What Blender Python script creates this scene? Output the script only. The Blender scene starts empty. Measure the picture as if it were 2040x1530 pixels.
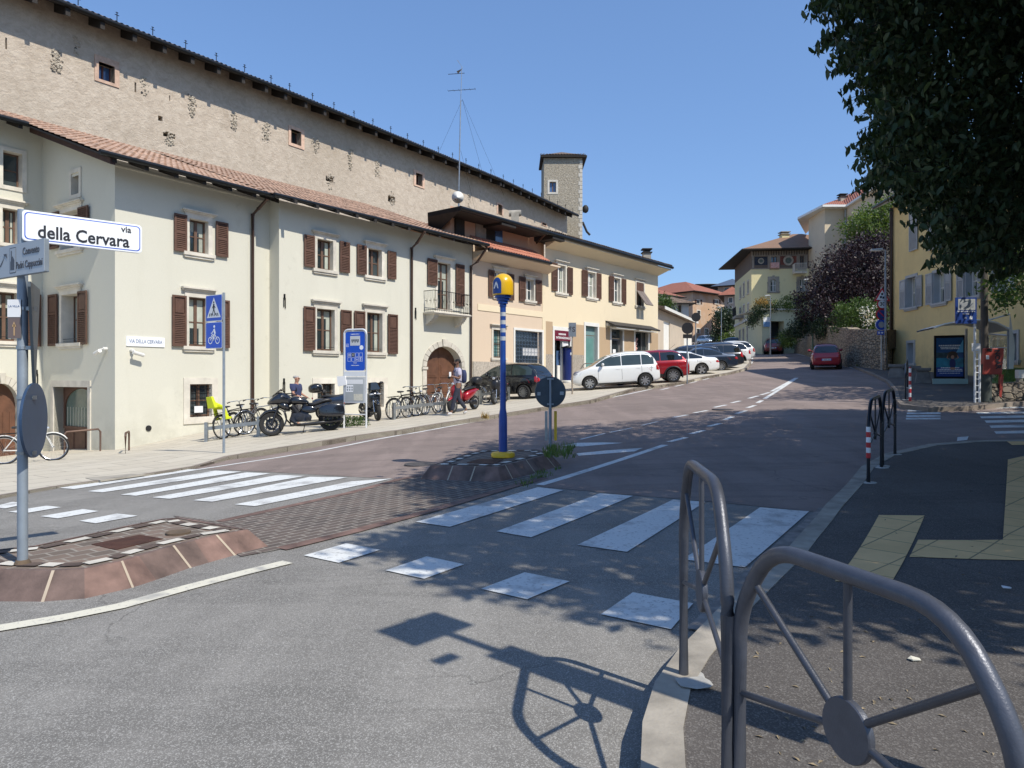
import bpy, bmesh, math, random
from mathutils import Vector as V, Matrix, Euler, noise
from mathutils.geometry import delaunay_2d_cdt
from mathutils.bvhtree import BVHTree
R=math.radians; PI=math.pi; sin=math.sin; cos=math.cos
random.seed(7)
S=bpy.context.scene; COL=S.collection
# ---------------------------------------------------------------- camera, sky, sun, exposure
F=1400.0; HZ=752.0; EYE=1.6; CU=1020.0
cam=bpy.data.cameras.new('camera'); cam.sensor_width=36; cam.lens=F/2040*36; cam.shift_y=-(765-HZ)/2040
cam.clip_start=.05; cam.clip_end=3000
camo=bpy.data.objects.new('camera',cam); COL.objects.link(camo)
camo.location=(0,0,EYE); camo.rotation_euler=(PI/2,0,0); S.camera=camo
SUN_EL=R(50); SUNH=V((.74,-.673)).normalized()
W=bpy.data.worlds.new('World'); S.world=W; W.use_nodes=True
nt=W.node_tree; bg=nt.nodes['Background']; sky=nt.nodes.new('ShaderNodeTexSky'); sky.sky_type='NISHITA'; sky.sun_disc=False
sky.sun_elevation=SUN_EL; sky.sun_rotation=math.atan2(SUNH.x,SUNH.y)
sky.air_density=1.15; sky.dust_density=.55; sky.ozone_density=2.6; sky.altitude=200
gm=nt.nodes.new('ShaderNodeGamma'); gm.inputs[1].default_value=.65; tn=nt.nodes.new('ShaderNodeMix'); tn.data_type='RGBA'; tn.blend_type='MULTIPLY'; tn.inputs[0].default_value=1; tn.inputs[7].default_value=(.80,1.08,1.52,1)
nt.links.new(sky.outputs[0],gm.inputs[0]); nt.links.new(gm.outputs[0],tn.inputs[6]); nt.links.new(tn.outputs[2],bg.inputs[0]); bg.inputs[1].default_value=.15
sl=bpy.data.lights.new('sun','SUN'); sl.energy=4.0; sl.angle=R(.55); sl.color=(1,.94,.83)
so=bpy.data.objects.new('sun',sl); COL.objects.link(so)
SD=V((SUNH.x*cos(SUN_EL),SUNH.y*cos(SUN_EL),sin(SUN_EL)))
so.rotation_euler=SD.to_track_quat('Z','Y').to_euler(); so.location=(10,-10,30)
S.view_settings.view_transform='Standard'; S.view_settings.look='None'; S.view_settings.exposure=.35; S.view_settings.gamma=1
try:
    S.cycles.max_bounces=6; S.cycles.transparent_max_bounces=8; S.cycles.use_denoising=True
except Exception: pass
# ---------------------------------------------------------------- materials
MATS={}
def new_mat(n):
    m=bpy.data.materials.new(n); m.use_nodes=True; t=m.node_tree; b=t.nodes['Principled BSDF']; MATS[n]=m; return m,t,b
def setp(b,**k):
    for a,v in k.items():
        a=a.replace('_',' ')
        if a in b.inputs: b.inputs[a].default_value=v
def nd(t,ty,**k):
    n=t.nodes.new(ty)
    for a,v in k.items():
        if hasattr(n,a): setattr(n,a,v)
        else: n.inputs[a.replace('_',' ')].default_value=v
    return n
def ramp(t,src,pts,link=None):
    r=t.nodes.new('ShaderNodeValToRGB'); e=r.color_ramp.elements
    while len(e)<len(pts): e.new(.5)
    for i,(p,c) in enumerate(pts):
        e[i].position=p; e[i].color=(c,c,c,1) if isinstance(c,(int,float)) else (*c,1)
    t.links.new(src,r.inputs[0]); return r.outputs[0]
def mix(t,fac,a,b,mode='MIX'):
    m=t.nodes.new('ShaderNodeMix'); m.data_type='RGBA'; m.blend_type=mode
    for s,x in ((m.inputs[0],fac),(m.inputs[6],a),(m.inputs[7],b)):
        if isinstance(x,(int,float)): s.default_value=x
        elif isinstance(x,tuple): s.default_value=(*x,1)
        else: t.links.new(x,s)
    return m.outputs[2]
def coords(t,scale=(1,1,1),rot=(0,0,0)):
    c=t.nodes.new('ShaderNodeTexCoord'); m=t.nodes.new('ShaderNodeMapping'); m.inputs['Scale'].default_value=scale; m.inputs['Rotation'].default_value=rot
    t.links.new(c.outputs['Object'],m.inputs[0]); return m.outputs[0]
def noi(t,co,sc,det=4,rough=.55,dist=0):
    n=nd(t,'ShaderNodeTexNoise',Scale=sc,Detail=det,Roughness=rough,Distortion=dist); t.links.new(co,n.inputs['Vector']); return n.outputs['Fac']
def bump(t,b,h,st,dist=.02):
    n=nd(t,'ShaderNodeBump',Strength=st,Distance=dist); t.links.new(h,n.inputs['Height']); t.links.new(n.outputs[0],b.inputs['Normal'])
def sc3(c,k): return tuple(min(1,x*k) for x in c)
def M(n,c,r=.6,metal=0,var=.12,sc=2.5,bmp=0,bsc=60,coat=0,spec=.5,det=5,emit=0):
    if n in MATS: return MATS[n]
    m,t,b=new_mat(n); setp(b,Roughness=r,Metallic=metal,Coat_Weight=coat,Coat_Roughness=.05,Specular_IOR_Level=spec)
    if var>0:
        co=coords(t); f=noi(t,co,sc,det)
        oi=nd(t,'ShaderNodeObjectInfo'); hv=nd(t,'ShaderNodeHueSaturation'); mr=nd(t,'ShaderNodeMapRange',To_Min=.86,To_Max=1.12); t.links.new(oi.outputs['Random'],mr.inputs['Value']); t.links.new(mr.outputs[0],hv.inputs['Value'])
        t.links.new(ramp(t,f,[(.28,sc3(c,1-var)),(.5,c),(.72,sc3(c,1+var))]),hv.inputs['Color']); t.links.new(hv.outputs[0],b.inputs['Base Color'])
        if bmp: bump(t,b,noi(t,co,bsc,3),bmp,.01)
    else: b.inputs['Base Color'].default_value=(*c,1)
    if emit: b.inputs['Emission Color'].default_value=(*c,1); b.inputs['Emission Strength'].default_value=emit
    return m
def plaster(n,c,stain=(.5,.48,.42),amt=.25,bmp=.25,sc=.6,fine=.10):
    m,t,b=new_mat(n); co=coords(t); setp(b,Roughness=.92,Specular_IOR_Level=.2)
    big=noi(t,co,sc,7,.62); st=noi(t,coords(t,(1.2,1.2,.18)),1.6,6,.6)
    col=mix(t,ramp(t,big,[(.42,0),(.72,amt)]),c,stain)
    col=mix(t,ramp(t,st,[(.55,0),(.75,amt*.7)]),col,sc3(stain,.8))
    col=mix(t,ramp(t,noi(t,co,30,3),[(.3,fine),(.7,0)]),col,sc3(c,.55))
    sp=nd(t,'ShaderNodeSeparateXYZ'); t.links.new(co,sp.inputs[0]); mz=nd(t,'ShaderNodeMapRange',From_Min=-.5,From_Max=1.6,To_Min=.75,To_Max=0); t.links.new(sp.outputs[2],mz.inputs['Value'])
    mm=nd(t,'ShaderNodeMath',operation='MULTIPLY'); t.links.new(mz.outputs[0],mm.inputs[0]); t.links.new(ramp(t,noi(t,co,1.3,7,.7),[(.38,0),(.62,1)]),mm.inputs[1]); col=mix(t,mm.outputs[0],col,sc3(stain,.7))
    rp=noi(t,co,.45,3,.5); col=mix(t,ramp(t,rp,[(.60,0),(.615,.16)]),col,sc3(c,1.12)); col=mix(t,ramp(t,noi(t,coords(t,(1,1,1),(0,0,.7)),.8,8,.75),[(.60,0),(.7,.35)]),col,sc3(stain,.75))
    t.links.new(col,b.inputs['Base Color']); bump(t,b,mix(t,.4,noi(t,co,22,6,.7),noi(t,co,2,5,.6)),bmp,.02); return m
def asphalt(n,c,speck,amt=.5,red=0,patch=.22,sscale=95):
    m,t,b=new_mat(n); co=coords(t); setp(b,Roughness=.88,Specular_IOR_Level=.3)
    v=nd(t,'ShaderNodeTexVoronoi',Scale=sscale,Randomness=1); t.links.new(co,v.inputs['Vector'])
    f=ramp(t,v.outputs['Color'],[(.55,0),(.9,amt)])
    big=noi(t,co,.35,7,.65); med=noi(t,co,4,5)
    tr=noi(t,coords(t,(1.6,.25,1),(0,0,R(32))),.9,5)
    base=mix(t,ramp(t,big,[(.3,patch),(.62,0)]),c,sc3(c,.55))
    base=mix(t,ramp(t,tr,[(.47,0),(.60,.5)]),base,sc3(c,1.35)); base=mix(t,ramp(t,noi(t,coords(t,(.5,2.2,1),(0,0,R(18))),.55,6,.6),[(.50,0),(.57,.42),(.60,.12),(.68,.5)]),base,sc3(c,.55))
    sp=nd(t,'ShaderNodeTexVoronoi',Scale=.9); t.links.new(co,sp.inputs['Vector']); base=mix(t,ramp(t,sp.outputs['Distance'],[(.03,.5),(.07,0)]),base,sc3(c,.4))
    base=mix(t,ramp(t,med,[(.3,.2),(.6,0)]),base,sc3(c,.6))
    ck=nd(t,'ShaderNodeTexVoronoi',feature='DISTANCE_TO_EDGE',Scale=.42); 
    dn=nd(t,'ShaderNodeVectorMath',operation='ADD'); nn=nd(t,'ShaderNodeTexNoise',Scale=1.7,Detail=6); t.links.new(co,nn.inputs['Vector'])
    t.links.new(co,dn.inputs[0]); t.links.new(nn.outputs['Color'],dn.inputs[1]); t.links.new(dn.outputs[0],ck.inputs['Vector'])
    cr=nd(t,'ShaderNodeMath',operation='MULTIPLY'); t.links.new(ramp(t,ck.outputs['Distance'],[(0,.75),(.0075,0)]),cr.inputs[0]); t.links.new(ramp(t,noi(t,co,.5,3),[(.48,0),(.6,1)]),cr.inputs[1])
    base=mix(t,cr.outputs[0],base,sc3(c,.35))
    dk=nd(t,'ShaderNodeTexVoronoi',Scale=sscale*1.3); t.links.new(co,dk.inputs['Vector'])
    base=mix(t,ramp(t,dk.outputs['Distance'],[(.0,0),(.55,0),(.9,.5)]),base,sc3(c,.4))
    t.links.new(mix(t,f,base,speck),b.inputs['Base Color'])
    bump(t,b,v.outputs['Distance'],.35,.004); return m
def brick(n,c1,c2,mort,w,h,ms=.02,rot=(0,0,0),bmp=.4,vert=False,off=.5,squash=1,warp=.0,nvar=.3):
    m,t,b=new_mat(n); setp(b,Roughness=.9,Specular_IOR_Level=.25)
    co=coords(t,(1,1,1),rot)
    if vert:   # wall: use distance along x/y mix and z
        s=nd(t,'ShaderNodeSeparateXYZ'); t.links.new(coords(t),s.inputs[0]); a=nd(t,'ShaderNodeMath',operation='MULTIPLY'); a.inputs[1].default_value=rot[0]; t.links.new(s.outputs[0],a.inputs[0])
        a2=nd(t,'ShaderNodeMath',operation='MULTIPLY_ADD'); a2.inputs[1].default_value=rot[1]; t.links.new(s.outputs[1],a2.inputs[0]); t.links.new(a.outputs[0],a2.inputs[2])
        cb=nd(t,'ShaderNodeCombineXYZ'); t.links.new(a2.outputs[0],cb.inputs[0]); t.links.new(s.outputs[2],cb.inputs[1]); co=cb.outputs[0]
    if warp:
        nn=nd(t,'ShaderNodeTexNoise',Scale=2.2,Detail=3); t.links.new(co,nn.inputs['Vector']); ma=nd(t,'ShaderNodeVectorMath',operation='SCALE'); ma.inputs['Scale'].default_value=warp
        t.links.new(nn.outputs['Color'],ma.inputs[0]); ad=nd(t,'ShaderNodeVectorMath',operation='ADD'); t.links.new(co,ad.inputs[0]); t.links.new(ma.outputs[0],ad.inputs[1]); co=ad.outputs[0]
    br=nd(t,'ShaderNodeTexBrick',offset=off,Scale=1,Mortar_Size=ms,Brick_Width=w,Row_Height=h,Mortar_Smooth=.2,Bias=0)
    br.inputs['Color1'].default_value=(*c1,1); br.inputs['Color2'].default_value=(*c2,1); br.inputs['Mortar'].default_value=(*mort,1)
    t.links.new(co,br.inputs['Vector'])
    f=noi(t,coords(t),3,6,.65); col=mix(t,ramp(t,f,[(.3,nvar),(.65,0)]),br.outputs['Color'],sc3(c1,.45))
    t.links.new(col,b.inputs['Base Color'])
    inv=nd(t,'ShaderNodeMath',operation='MULTIPLY_ADD'); inv.inputs[1].default_value=-1.0; inv.inputs[2].default_value=1; t.links.new(br.outputs['Fac'],inv.inputs[0])
    bump(t,b,mix(t,.35,inv.outputs[0],noi(t,coords(t),25,4)),bmp,.02); return m
def glassm(n,c=(.02,.03,.035),r=.04): return M(n,c,r,var=.25,sc=.8,spec=.9)
# ---------------------------------------------------------------- terrain
def pw(tab,x):
    if x<=tab[0][0]: return tab[0][1]
    for i in range(len(tab)-1):
        (a,p),(b,q)=tab[i],tab[i+1]
        if x<=b:
            def sl(j):
                if j<=0 or j>=len(tab)-1: return 0 if j<=0 else (tab[-1][1]-tab[-2][1])/(tab[-1][0]-tab[-2][0])
                return (tab[j+1][1]-tab[j-1][1])/(tab[j+1][0]-tab[j-1][0])
            h=b-a; t=(x-a)/h; m0=sl(i)*h; m1=sl(i+1)*h
            return (2*t**3-3*t*t+1)*p+(t**3-2*t*t+t)*m0+(-2*t**3+3*t*t)*q+(t**3-t*t)*m1
    return tab[-1][1]
BASE=[(-60,0),(2,0),(6,.02),(10,.10),(18,.44),(26,.93),(31,1.23),(45,2.1),(78,4.2),(102,5.9),(136,8.4),(200,13),(420,30),(1500,60)]
CW=[(-5,.8),(11,1),(14,.72),(26,.65),(31,.5),(45,.1),(60,0),(2000,0)]
SA,CA=sin(R(32)),cos(R(32))
def sn(x,y): return x*SA+y*CA, x*CA-y*SA
def zt(x,y):
    s,n=sn(x,y); d=-5-n; k=1.5
    d=k*math.log1p(math.exp(min(40,d/k))) if d<40 else d
    d=min(d,26)
    return pw(BASE,s)-(.03*d+.0012*d*d)*pw(CW,s)
def P(u,v,Y): return V(((u-CU)/F*Y,Y,EYE+(HZ-v)/F*Y))
def G(u,v,off=0.0):
    tx=(u-CU)/F; tz=(HZ-v)/F; Y=1.0
    while Y<420:
        Yn=Y*1.02+.02
        if EYE+tz*Yn<=zt(tx*Yn,Yn)+off:
            a,b=Y,Yn
            for _ in range(24):
                m=(a+b)/2
                if EYE+tz*m<=zt(tx*m,m)+off: b=m
                else: a=m
            return V((tx*b,b,zt(tx*b,b)+off))
        Y=Yn
    return V((tx*420,420,zt(tx*420,420)+off))
# ---------------------------------------------------------------- mesh helpers
class MB:
    def __init__(s,m=None): s.v=[]; s.f=[]; s.mi=[]; s.m=m or Matrix(); s.k=0
    def add(s,vs,fs,mi=None):
        o=len(s.v); s.v+= [s.m@V(p) for p in vs]; s.f+=[tuple(i+o for i in f) for f in fs]; s.mi+=[s.k if mi is None else mi]*len(fs); return s
    def box(s,a,b,mi=None):
        x0,y0,z0=a; x1,y1,z1=b
        return s.add([(x0,y0,z0),(x1,y0,z0),(x1,y1,z0),(x0,y1,z0),(x0,y0,z1),(x1,y0,z1),(x1,y1,z1),(x0,y1,z1)],[(0,3,2,1),(4,5,6,7),(0,1,5,4),(1,2,6,5),(2,3,7,6),(3,0,4,7)],mi)
    def hexa(s,p,mi=None): return s.add(p,[(0,3,2,1),(4,5,6,7),(0,1,5,4),(1,2,6,5),(2,3,7,6),(3,0,4,7)],mi)
    def cyl(s,a,b,r,r2=None,n=10,mi=None,cap=True):
        a=V(a); b=V(b); r2=r if r2 is None else r2; d=(b-a); 
        if d.length<1e-6: return s
        q=d.to_track_quat('Z','Y'); vs=[]
        for p,rr in ((a,r),(b,r2)):
            for i in range(n): vs.append(p+q@V((rr*cos(2*PI*i/n),rr*sin(2*PI*i/n),0)))
        fs=[(i,(i+1)%n,n+(i+1)%n,n+i) for i in range(n)]
        if cap: fs+=[tuple(range(n-1,-1,-1)),tuple(range(n,2*n))]
        return s.add(vs,fs,mi)
    def tube(s,pts,r,n=8,closed=False,mi=None):
        pts=[V(p) for p in pts]; N=len(pts); vs=[]; up=V((0,0,1))
        for i,p in enumerate(pts):
            a=pts[(i-1)%N] if (closed or i>0) else p; b=pts[(i+1)%N] if (closed or i<N-1) else p
            t=(b-a).normalized(); x=t.cross(up)
            if x.length<.05: x=t.cross(V((0,1,0)) if i==0 else prev)
            if i>0 and x.dot(prev)<-.3: x=-x
            x.normalize(); prev=x; y=t.cross(x)
            rr=r[i] if isinstance(r,(list,tuple)) else r
            vs+=[p+x*(rr*cos(2*PI*j/n))+y*(rr*sin(2*PI*j/n)) for j in range(n)]
        fs=[]
        for i in range(N if closed else N-1):
            k=(i+1)%N
            fs+=[(i*n+j,i*n+(j+1)%n,k*n+(j+1)%n,k*n+j) for j in range(n)]
        if not closed: fs+=[tuple(range(n-1,-1,-1)),tuple((N-1)*n+j for j in range(n))]
        return s.add(vs,fs,mi)
    def lathe(s,prof,c=(0,0,0),n=20,axis='Z',mi=None,cap=True):
        cap=cap and prof[0]!=prof[-1]
        vs=[]; c=V(c)
        for r,z in prof:
            for i in range(n):
                a=2*PI*i/n; p=(r*cos(a),r*sin(a),z) if axis=='Z' else ((r*cos(a),z,r*sin(a)) if axis=='Y' else (z,r*cos(a),r*sin(a)))
                vs.append(c+V(p))
        fs=[(j*n+i,j*n+(i+1)%n,(j+1)*n+(i+1)%n,(j+1)*n+i) for j in range(len(prof)-1) for i in range(n)]
        if cap and prof[0][0]>1e-5: fs.append(tuple(range(n-1,-1,-1)))
        if cap and prof[-1][0]>1e-5: fs.append(tuple((len(prof)-1)*n+i for i in range(n)))
        return s.add(vs,fs,mi)
    def ball(s,c,r,n=12,m=8,mi=None):
        rx,ry,rz=r if isinstance(r,(tuple,list)) else (r,r,r); vs=[]
        for j in range(m+1):
            p=PI*j/m
            for i in range(n): a=2*PI*i/n; vs.append((c[0]+rx*sin(p)*cos(a),c[1]+ry*sin(p)*sin(a),c[2]+rz*cos(p)))
        return s.add(vs,[(j*n+i,(j+1)*n+i,(j+1)*n+(i+1)%n,j*n+(i+1)%n) for j in range(m) for i in range(n)],mi)
    def loft(s,rings,cap=True,mi=None):
        n=len(rings[0]); vs=[p for r in rings for p in r]
        fs=[(j*n+i,j*n+(i+1)%n,(j+1)*n+(i+1)%n,(j+1)*n+i) for j in range(len(rings)-1) for i in range(n)]
        if cap: fs+=[tuple(range(n-1,-1,-1)),tuple((len(rings)-1)*n+i for i in range(n))]
        return s.add(vs,fs,mi)
    def blob(s,st,n=12,p=2.4,mi=None):   # st: (x,y,z,half width y,half height z)
        rg=[]
        for x,y,z,ry,rz in st:
            rg.append([(x,y+ry*math.copysign(abs(cos(a))**(2/p),cos(a)),z+rz*math.copysign(abs(sin(a))**(2/p),sin(a))) for a in [2*PI*i/n for i in range(n)]])
        return s.loft(rg,mi=mi)
    def prism(s,poly,h0,h1,fn,mi=None):  # poly 2d, fn(a,b,h)->3d
        n=len(poly); vs=[fn(a,b,h0) for a,b in poly]+[fn(a,b,h1) for a,b in poly]
        return s.add(vs,[tuple(range(n-1,-1,-1)),tuple(range(n,2*n))]+[(i,(i+1)%n,n+(i+1)%n,n+i) for i in range(n)],mi)
    def build(s,name,mats,parent=None,smooth=False,world=False,sub=0,bev=0,auto=None):
        me=bpy.data.meshes.new(name)
        o0=V((0,0,0))
        if world and parent is not None:
            o0=V(parent.get('org',(0,0,0)))
        me.from_pydata([tuple(V(p)-o0) for p in s.v],[],s.f); me.validate()
        if not isinstance(mats,(list,tuple)): mats=[mats]
        for m in mats: me.materials.append(m)
        if len(mats)>1 and len(me.polygons)==len(s.mi): me.polygons.foreach_set('material_index',s.mi)
        if smooth: me.polygons.foreach_set('use_smooth',[True]*len(me.polygons))
        bm=bmesh.new(); bm.from_mesh(me); bmesh.ops.recalc_face_normals(bm,faces=bm.faces)
        if smooth and auto is not None:
            for e in bm.edges:
                if len(e.link_faces)==2 and e.calc_face_angle(0)>R(auto): e.smooth=False
        bm.to_mesh(me); bm.free()
        o=bpy.data.objects.new(name,me); COL.objects.link(o)
        if parent is not None:
            o.parent=parent
            if world: o['org']=tuple(o0)
        if bev:
            md=o.modifiers.new('bevel','BEVEL'); md.width=bev; md.segments=2; md.limit_method='ANGLE'; md.angle_limit=R(40); md.harden_normals=False
        if sub:
            md=o.modifiers.new('subd','SUBSURF'); md.levels=sub; md.render_levels=sub
        return o
def tag(o,label=None,cat=None,group=None,kind=None):
    for k,v in (('label',label),('category',cat),('group',group),('kind',kind)):
        if v: o[k]=v
    return o
def thing(name,label,cat,loc=(0,0,0),rz=0,group=None,tilt=False,world=False):
    o=bpy.data.objects.new(name,None); COL.objects.link(o); o.empty_display_size=.2
    o.location=loc
    if tilt:
        x,y=loc[0],loc[1]; e=.6
        n=V((-(zt(x+e,y)-zt(x-e,y))/(2*e),-(zt(x,y+e)-zt(x,y-e))/(2*e),1)).normalized()
        fx=V((cos(rz),sin(rz),0)); fx=(fx-n*fx.dot(n)).normalized(); fy=n.cross(fx)
        o.rotation_euler=Matrix((fx,fy,n)).transposed().to_euler()
    else: o.rotation_euler=(0,0,rz)
    o['org']=tuple(loc)
    return tag(o,label,cat,group)
def copy_tree(o,parent=None):
    c=o.copy(); COL.objects.link(c); c.parent=parent
    for ch in list(o.children): copy_tree(ch,c)
    return c
def text(st,size,mat,parent,mtx,bold=0,align='CENTER',name='lettering',ext=.001,font_sx=1):
    cu=bpy.data.curves.new(name,'FONT'); cu.body=st; cu.size=size; cu.align_x=align; cu.align_y='CENTER'; cu.offset=bold; cu.extrude=ext; cu.resolution_u=3
    to=bpy.data.objects.new(name,cu); COL.objects.link(to); dg=bpy.context.evaluated_depsgraph_get()
    me=bpy.data.meshes.new_from_object(to.evaluated_get(dg)); bpy.data.objects.remove(to); bpy.data.curves.remove(cu)
    me.name=name; me.transform(mtx@Matrix.Diagonal((font_sx,1,1,1))); me.materials.clear(); me.materials.append(mat)
    o=bpy.data.objects.new(name,me); COL.objects.link(o); o.parent=parent; return o
def facem(o,x,up=V((0,0,1))):   # matrix: local X->x , local Y->up, local Z->outward
    x=V(x).normalized(); up=V(up).normalized(); z=x.cross(up)
    m=Matrix((x,up,z)).transposed().to_4x4(); m.translation=V(o); return m
def drape(name,poly,off,mat,step=1.0,skirt=0,kind='structure',parent=None,zf=None,label=None,cat=None):
    zf=zf or zt; poly=[V((p[0],p[1])) for p in poly]; pts=[]
    for i in range(len(poly)):
        a=poly[i]; b=poly[(i+1)%len(poly)]; n=max(1,int((b-a).length/step))
        pts+=[a.lerp(b,k/n) for k in range(n)]
    nb=len(pts); xs=[p.x for p in pts]; ys=[p.y for p in pts]
    x=min(xs)+step*.37
    while x<max(xs):
        y=min(ys)+step*.41
        while y<max(ys): pts.append(V((x,y))); y+=step
        x+=step
    r=delaunay_2d_cdt(pts,[],[list(range(nb))],2,1e-5)
    vs=[(p.x,p.y,zf(p.x,p.y)+off) for p in r[0]]; fs=[tuple(f) for f in r[2]]
    mb=MB(); mb.add(vs,fs)
    if skirt:
        m=len(vs); mb.add([(p.x,p.y,zf(p.x,p.y)+off) for p in pts[:nb]]+[(p.x,p.y,zf(p.x,p.y)+off-skirt) for p in pts[:nb]],[(i,(i+1)%nb,nb+(i+1)%nb,nb+i) for i in range(nb)])
    o=mb.build(name,mat,parent)
    if parent is None: tag(o,label,cat,kind=kind)
    return o
def px(lst,off=0): return [G(u,v,off).xy for u,v in lst]
def strip(line,w,side=0):  # polygon of width w round a 2d polyline
    L=[];Rr=[]
    for i,p in enumerate(line):
        a=line[max(0,i-1)]; b=line[min(len(line)-1,i+1)]; t=(b-a).normalized(); n=V((-t.y,t.x))
        if side==0: L.append(p+n*w/2); Rr.append(p-n*w/2)
        else: L.append(p+n*w*(1 if side>0 else 0)); Rr.append(p-n*w*(0 if side>0 else 1))
    return L+Rr[::-1]
def dense(line,st=1.0):
    o=[]
    for a,b in zip(line,line[1:]):
        n=max(1,int((b-a).length/st)); o+=[a.lerp(b,k/n) for k in range(n)]
    return o+[line[-1]]
# ---------------------------------------------------------------- material library
M('stone',(.62,.58,.50),.85,var=.16,sc=3,bmp=.3,bsc=30)
M('stone_dark',(.33,.30,.25),.9,var=.25,sc=3,bmp=.4,bsc=20)
M('wood',(.105,.052,.034),.65,var=.22,sc=5,bmp=.15,bsc=40)
M('wood_sash',(.13,.075,.05),.55,var=.15,sc=5)
M('wood_dark',(.02,.016,.013),.8,var=.3,sc=3)
M('door_wood',(.13,.058,.032),.6,var=.3,sc=3,bmp=.2,bsc=30)
M('shutter_grey',(.40,.42,.42),.6,var=.08)
M('white_paint',(.72,.71,.67),.6,var=.06)
M('dark',(.012,.012,.013),.7,var=.3)
M('gutter',(.045,.032,.026),.35,metal=.6,var=.2)
M('gutter_dark',(.018,.02,.022),.35,metal=.5,var=.2)
M('downpipe',(.085,.05,.038),.4,metal=.5,var=.2)
M('galv',(.36,.38,.39),.38,metal=.85,var=.18,sc=8)
M('galv_pole',(.25,.29,.33),.5,metal=.3,var=.12,sc=8)
M('rail_paint',(.078,.084,.102),.40,metal=.35,var=.16,sc=16,bmp=.12,bsc=160)
M('rail_black',(.016,.02,.028),.35,metal=.4,var=.2)
M('black_metal',(.012,.012,.014),.35,metal=.6,var=.2)
M('steel',(.55,.56,.57),.22,metal=1,var=.1)
M('chrome',(.75,.75,.76),.08,metal=1,var=0)
M('rubber',(.018,.018,.018),.85,var=.3,sc=20)
M('plastic_black',(.016,.016,.018),.45,var=.2)
M('sign_grey',(.10,.125,.155),.5,metal=.3,var=.12,sc=4)
M('sign_blue',(.006,.075,.50),.3,var=.03)
M('sign_blue_dark',(.012,.05,.24),.4,var=.05)
M('sign_white',(.80,.82,.84),.35,var=.02)
M('sign_red',(.50,.02,.03),.35,var=.03)
M('sign_yellow',(.75,.45,.02),.4,var=.05)
M('ink',(.01,.012,.02),.5,var=0)
M('paper',(.80,.80,.80),.8,var=.03)
M('skin',(.42,.22,.15),.5,var=.08)
M('skin_dark',(.22,.115,.075),.5,var=.08)
M('soil',(.12,.085,.055),.95,var=.35,sc=6,bmp=.5,bsc=30)
M('paint_white',(.72,.73,.71),.7,var=.05)
M('litter_dark',(.10,.07,.04),.9,var=.4,sc=9)
glassm('glass'); glassm('glass_b',(.045,.06,.065),.02); M('glass_blue',(.06,.12,.25),.08,var=.3,sc=1,spec=.9); M('glass_teal',(.16,.32,.32),.12,var=.15,sc=1)
M('curtain',(.38,.40,.34),.9,var=.2,sc=2)
plaster('plaster_cream',(.63,.612,.52),(.56,.54,.44),.2)
plaster('plaster_peach',(.64,.515,.39),(.55,.44,.33),.12,sc=.9)
plaster('plaster_peach2',(.55,.335,.225),(.48,.33,.25),.12,sc=.9)
plaster('plaster_yellow',(.74,.635,.455),(.7,.58,.4),.10,sc=.9)
plaster('plaster_brown',(.45,.33,.215),(.38,.29,.2),.12,sc=.9)
plaster('plaster_garage',(.55,.47,.38),(.4,.34,.28),.35)
plaster('plaster_villa',(.74,.66,.38),(.62,.56,.38),.18)
plaster('plaster_right',(.80,.62,.29),(.40,.33,.20),.3)
plaster('plaster_beige',(.66,.56,.41),(.35,.3,.22),.15)
plaster('plaster_white',(.74,.73,.70),(.6,.6,.57),.2)
plaster('plaster_orange',(.50,.33,.21),(.55,.49,.42),.8,sc=.35)
plaster('plaster_greybrown',(.36,.30,.25),(.28,.24,.2),.4)
plaster('frieze',(.17,.13,.10),(.11,.09,.09),.4)
def castle():
    m,t,b=new_mat('castle_plaster'); setp(b,Roughness=.95,Specular_IOR_Level=.15)
    s=coords(t,(1,1,1.35)); a=noi(t,s,2.6,8,.68,.6); c2=noi(t,coords(t),.16,6,.6); f=noi(t,coords(t),9,5,.7)
    col=mix(t,ramp(t,a,[(.35,0),(.62,1)]),(.44,.365,.29),(.565,.485,.395))
    col=mix(t,ramp(t,c2,[(.4,0),(.7,.5)]),col,(.37,.31,.24))
    col=mix(t,ramp(t,f,[(.6,0),(.72,.55)]),col,(.62,.56,.46))
    col=mix(t,ramp(t,noi(t,coords(t),.9,4),[(.6,0),(.75,.35)]),col,(.25,.20,.15))
    t.links.new(col,b.inputs['Base Color']); h=mix(t,.5,a,f); bump(t,b,h,1.0,.09); return m
castle()
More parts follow.
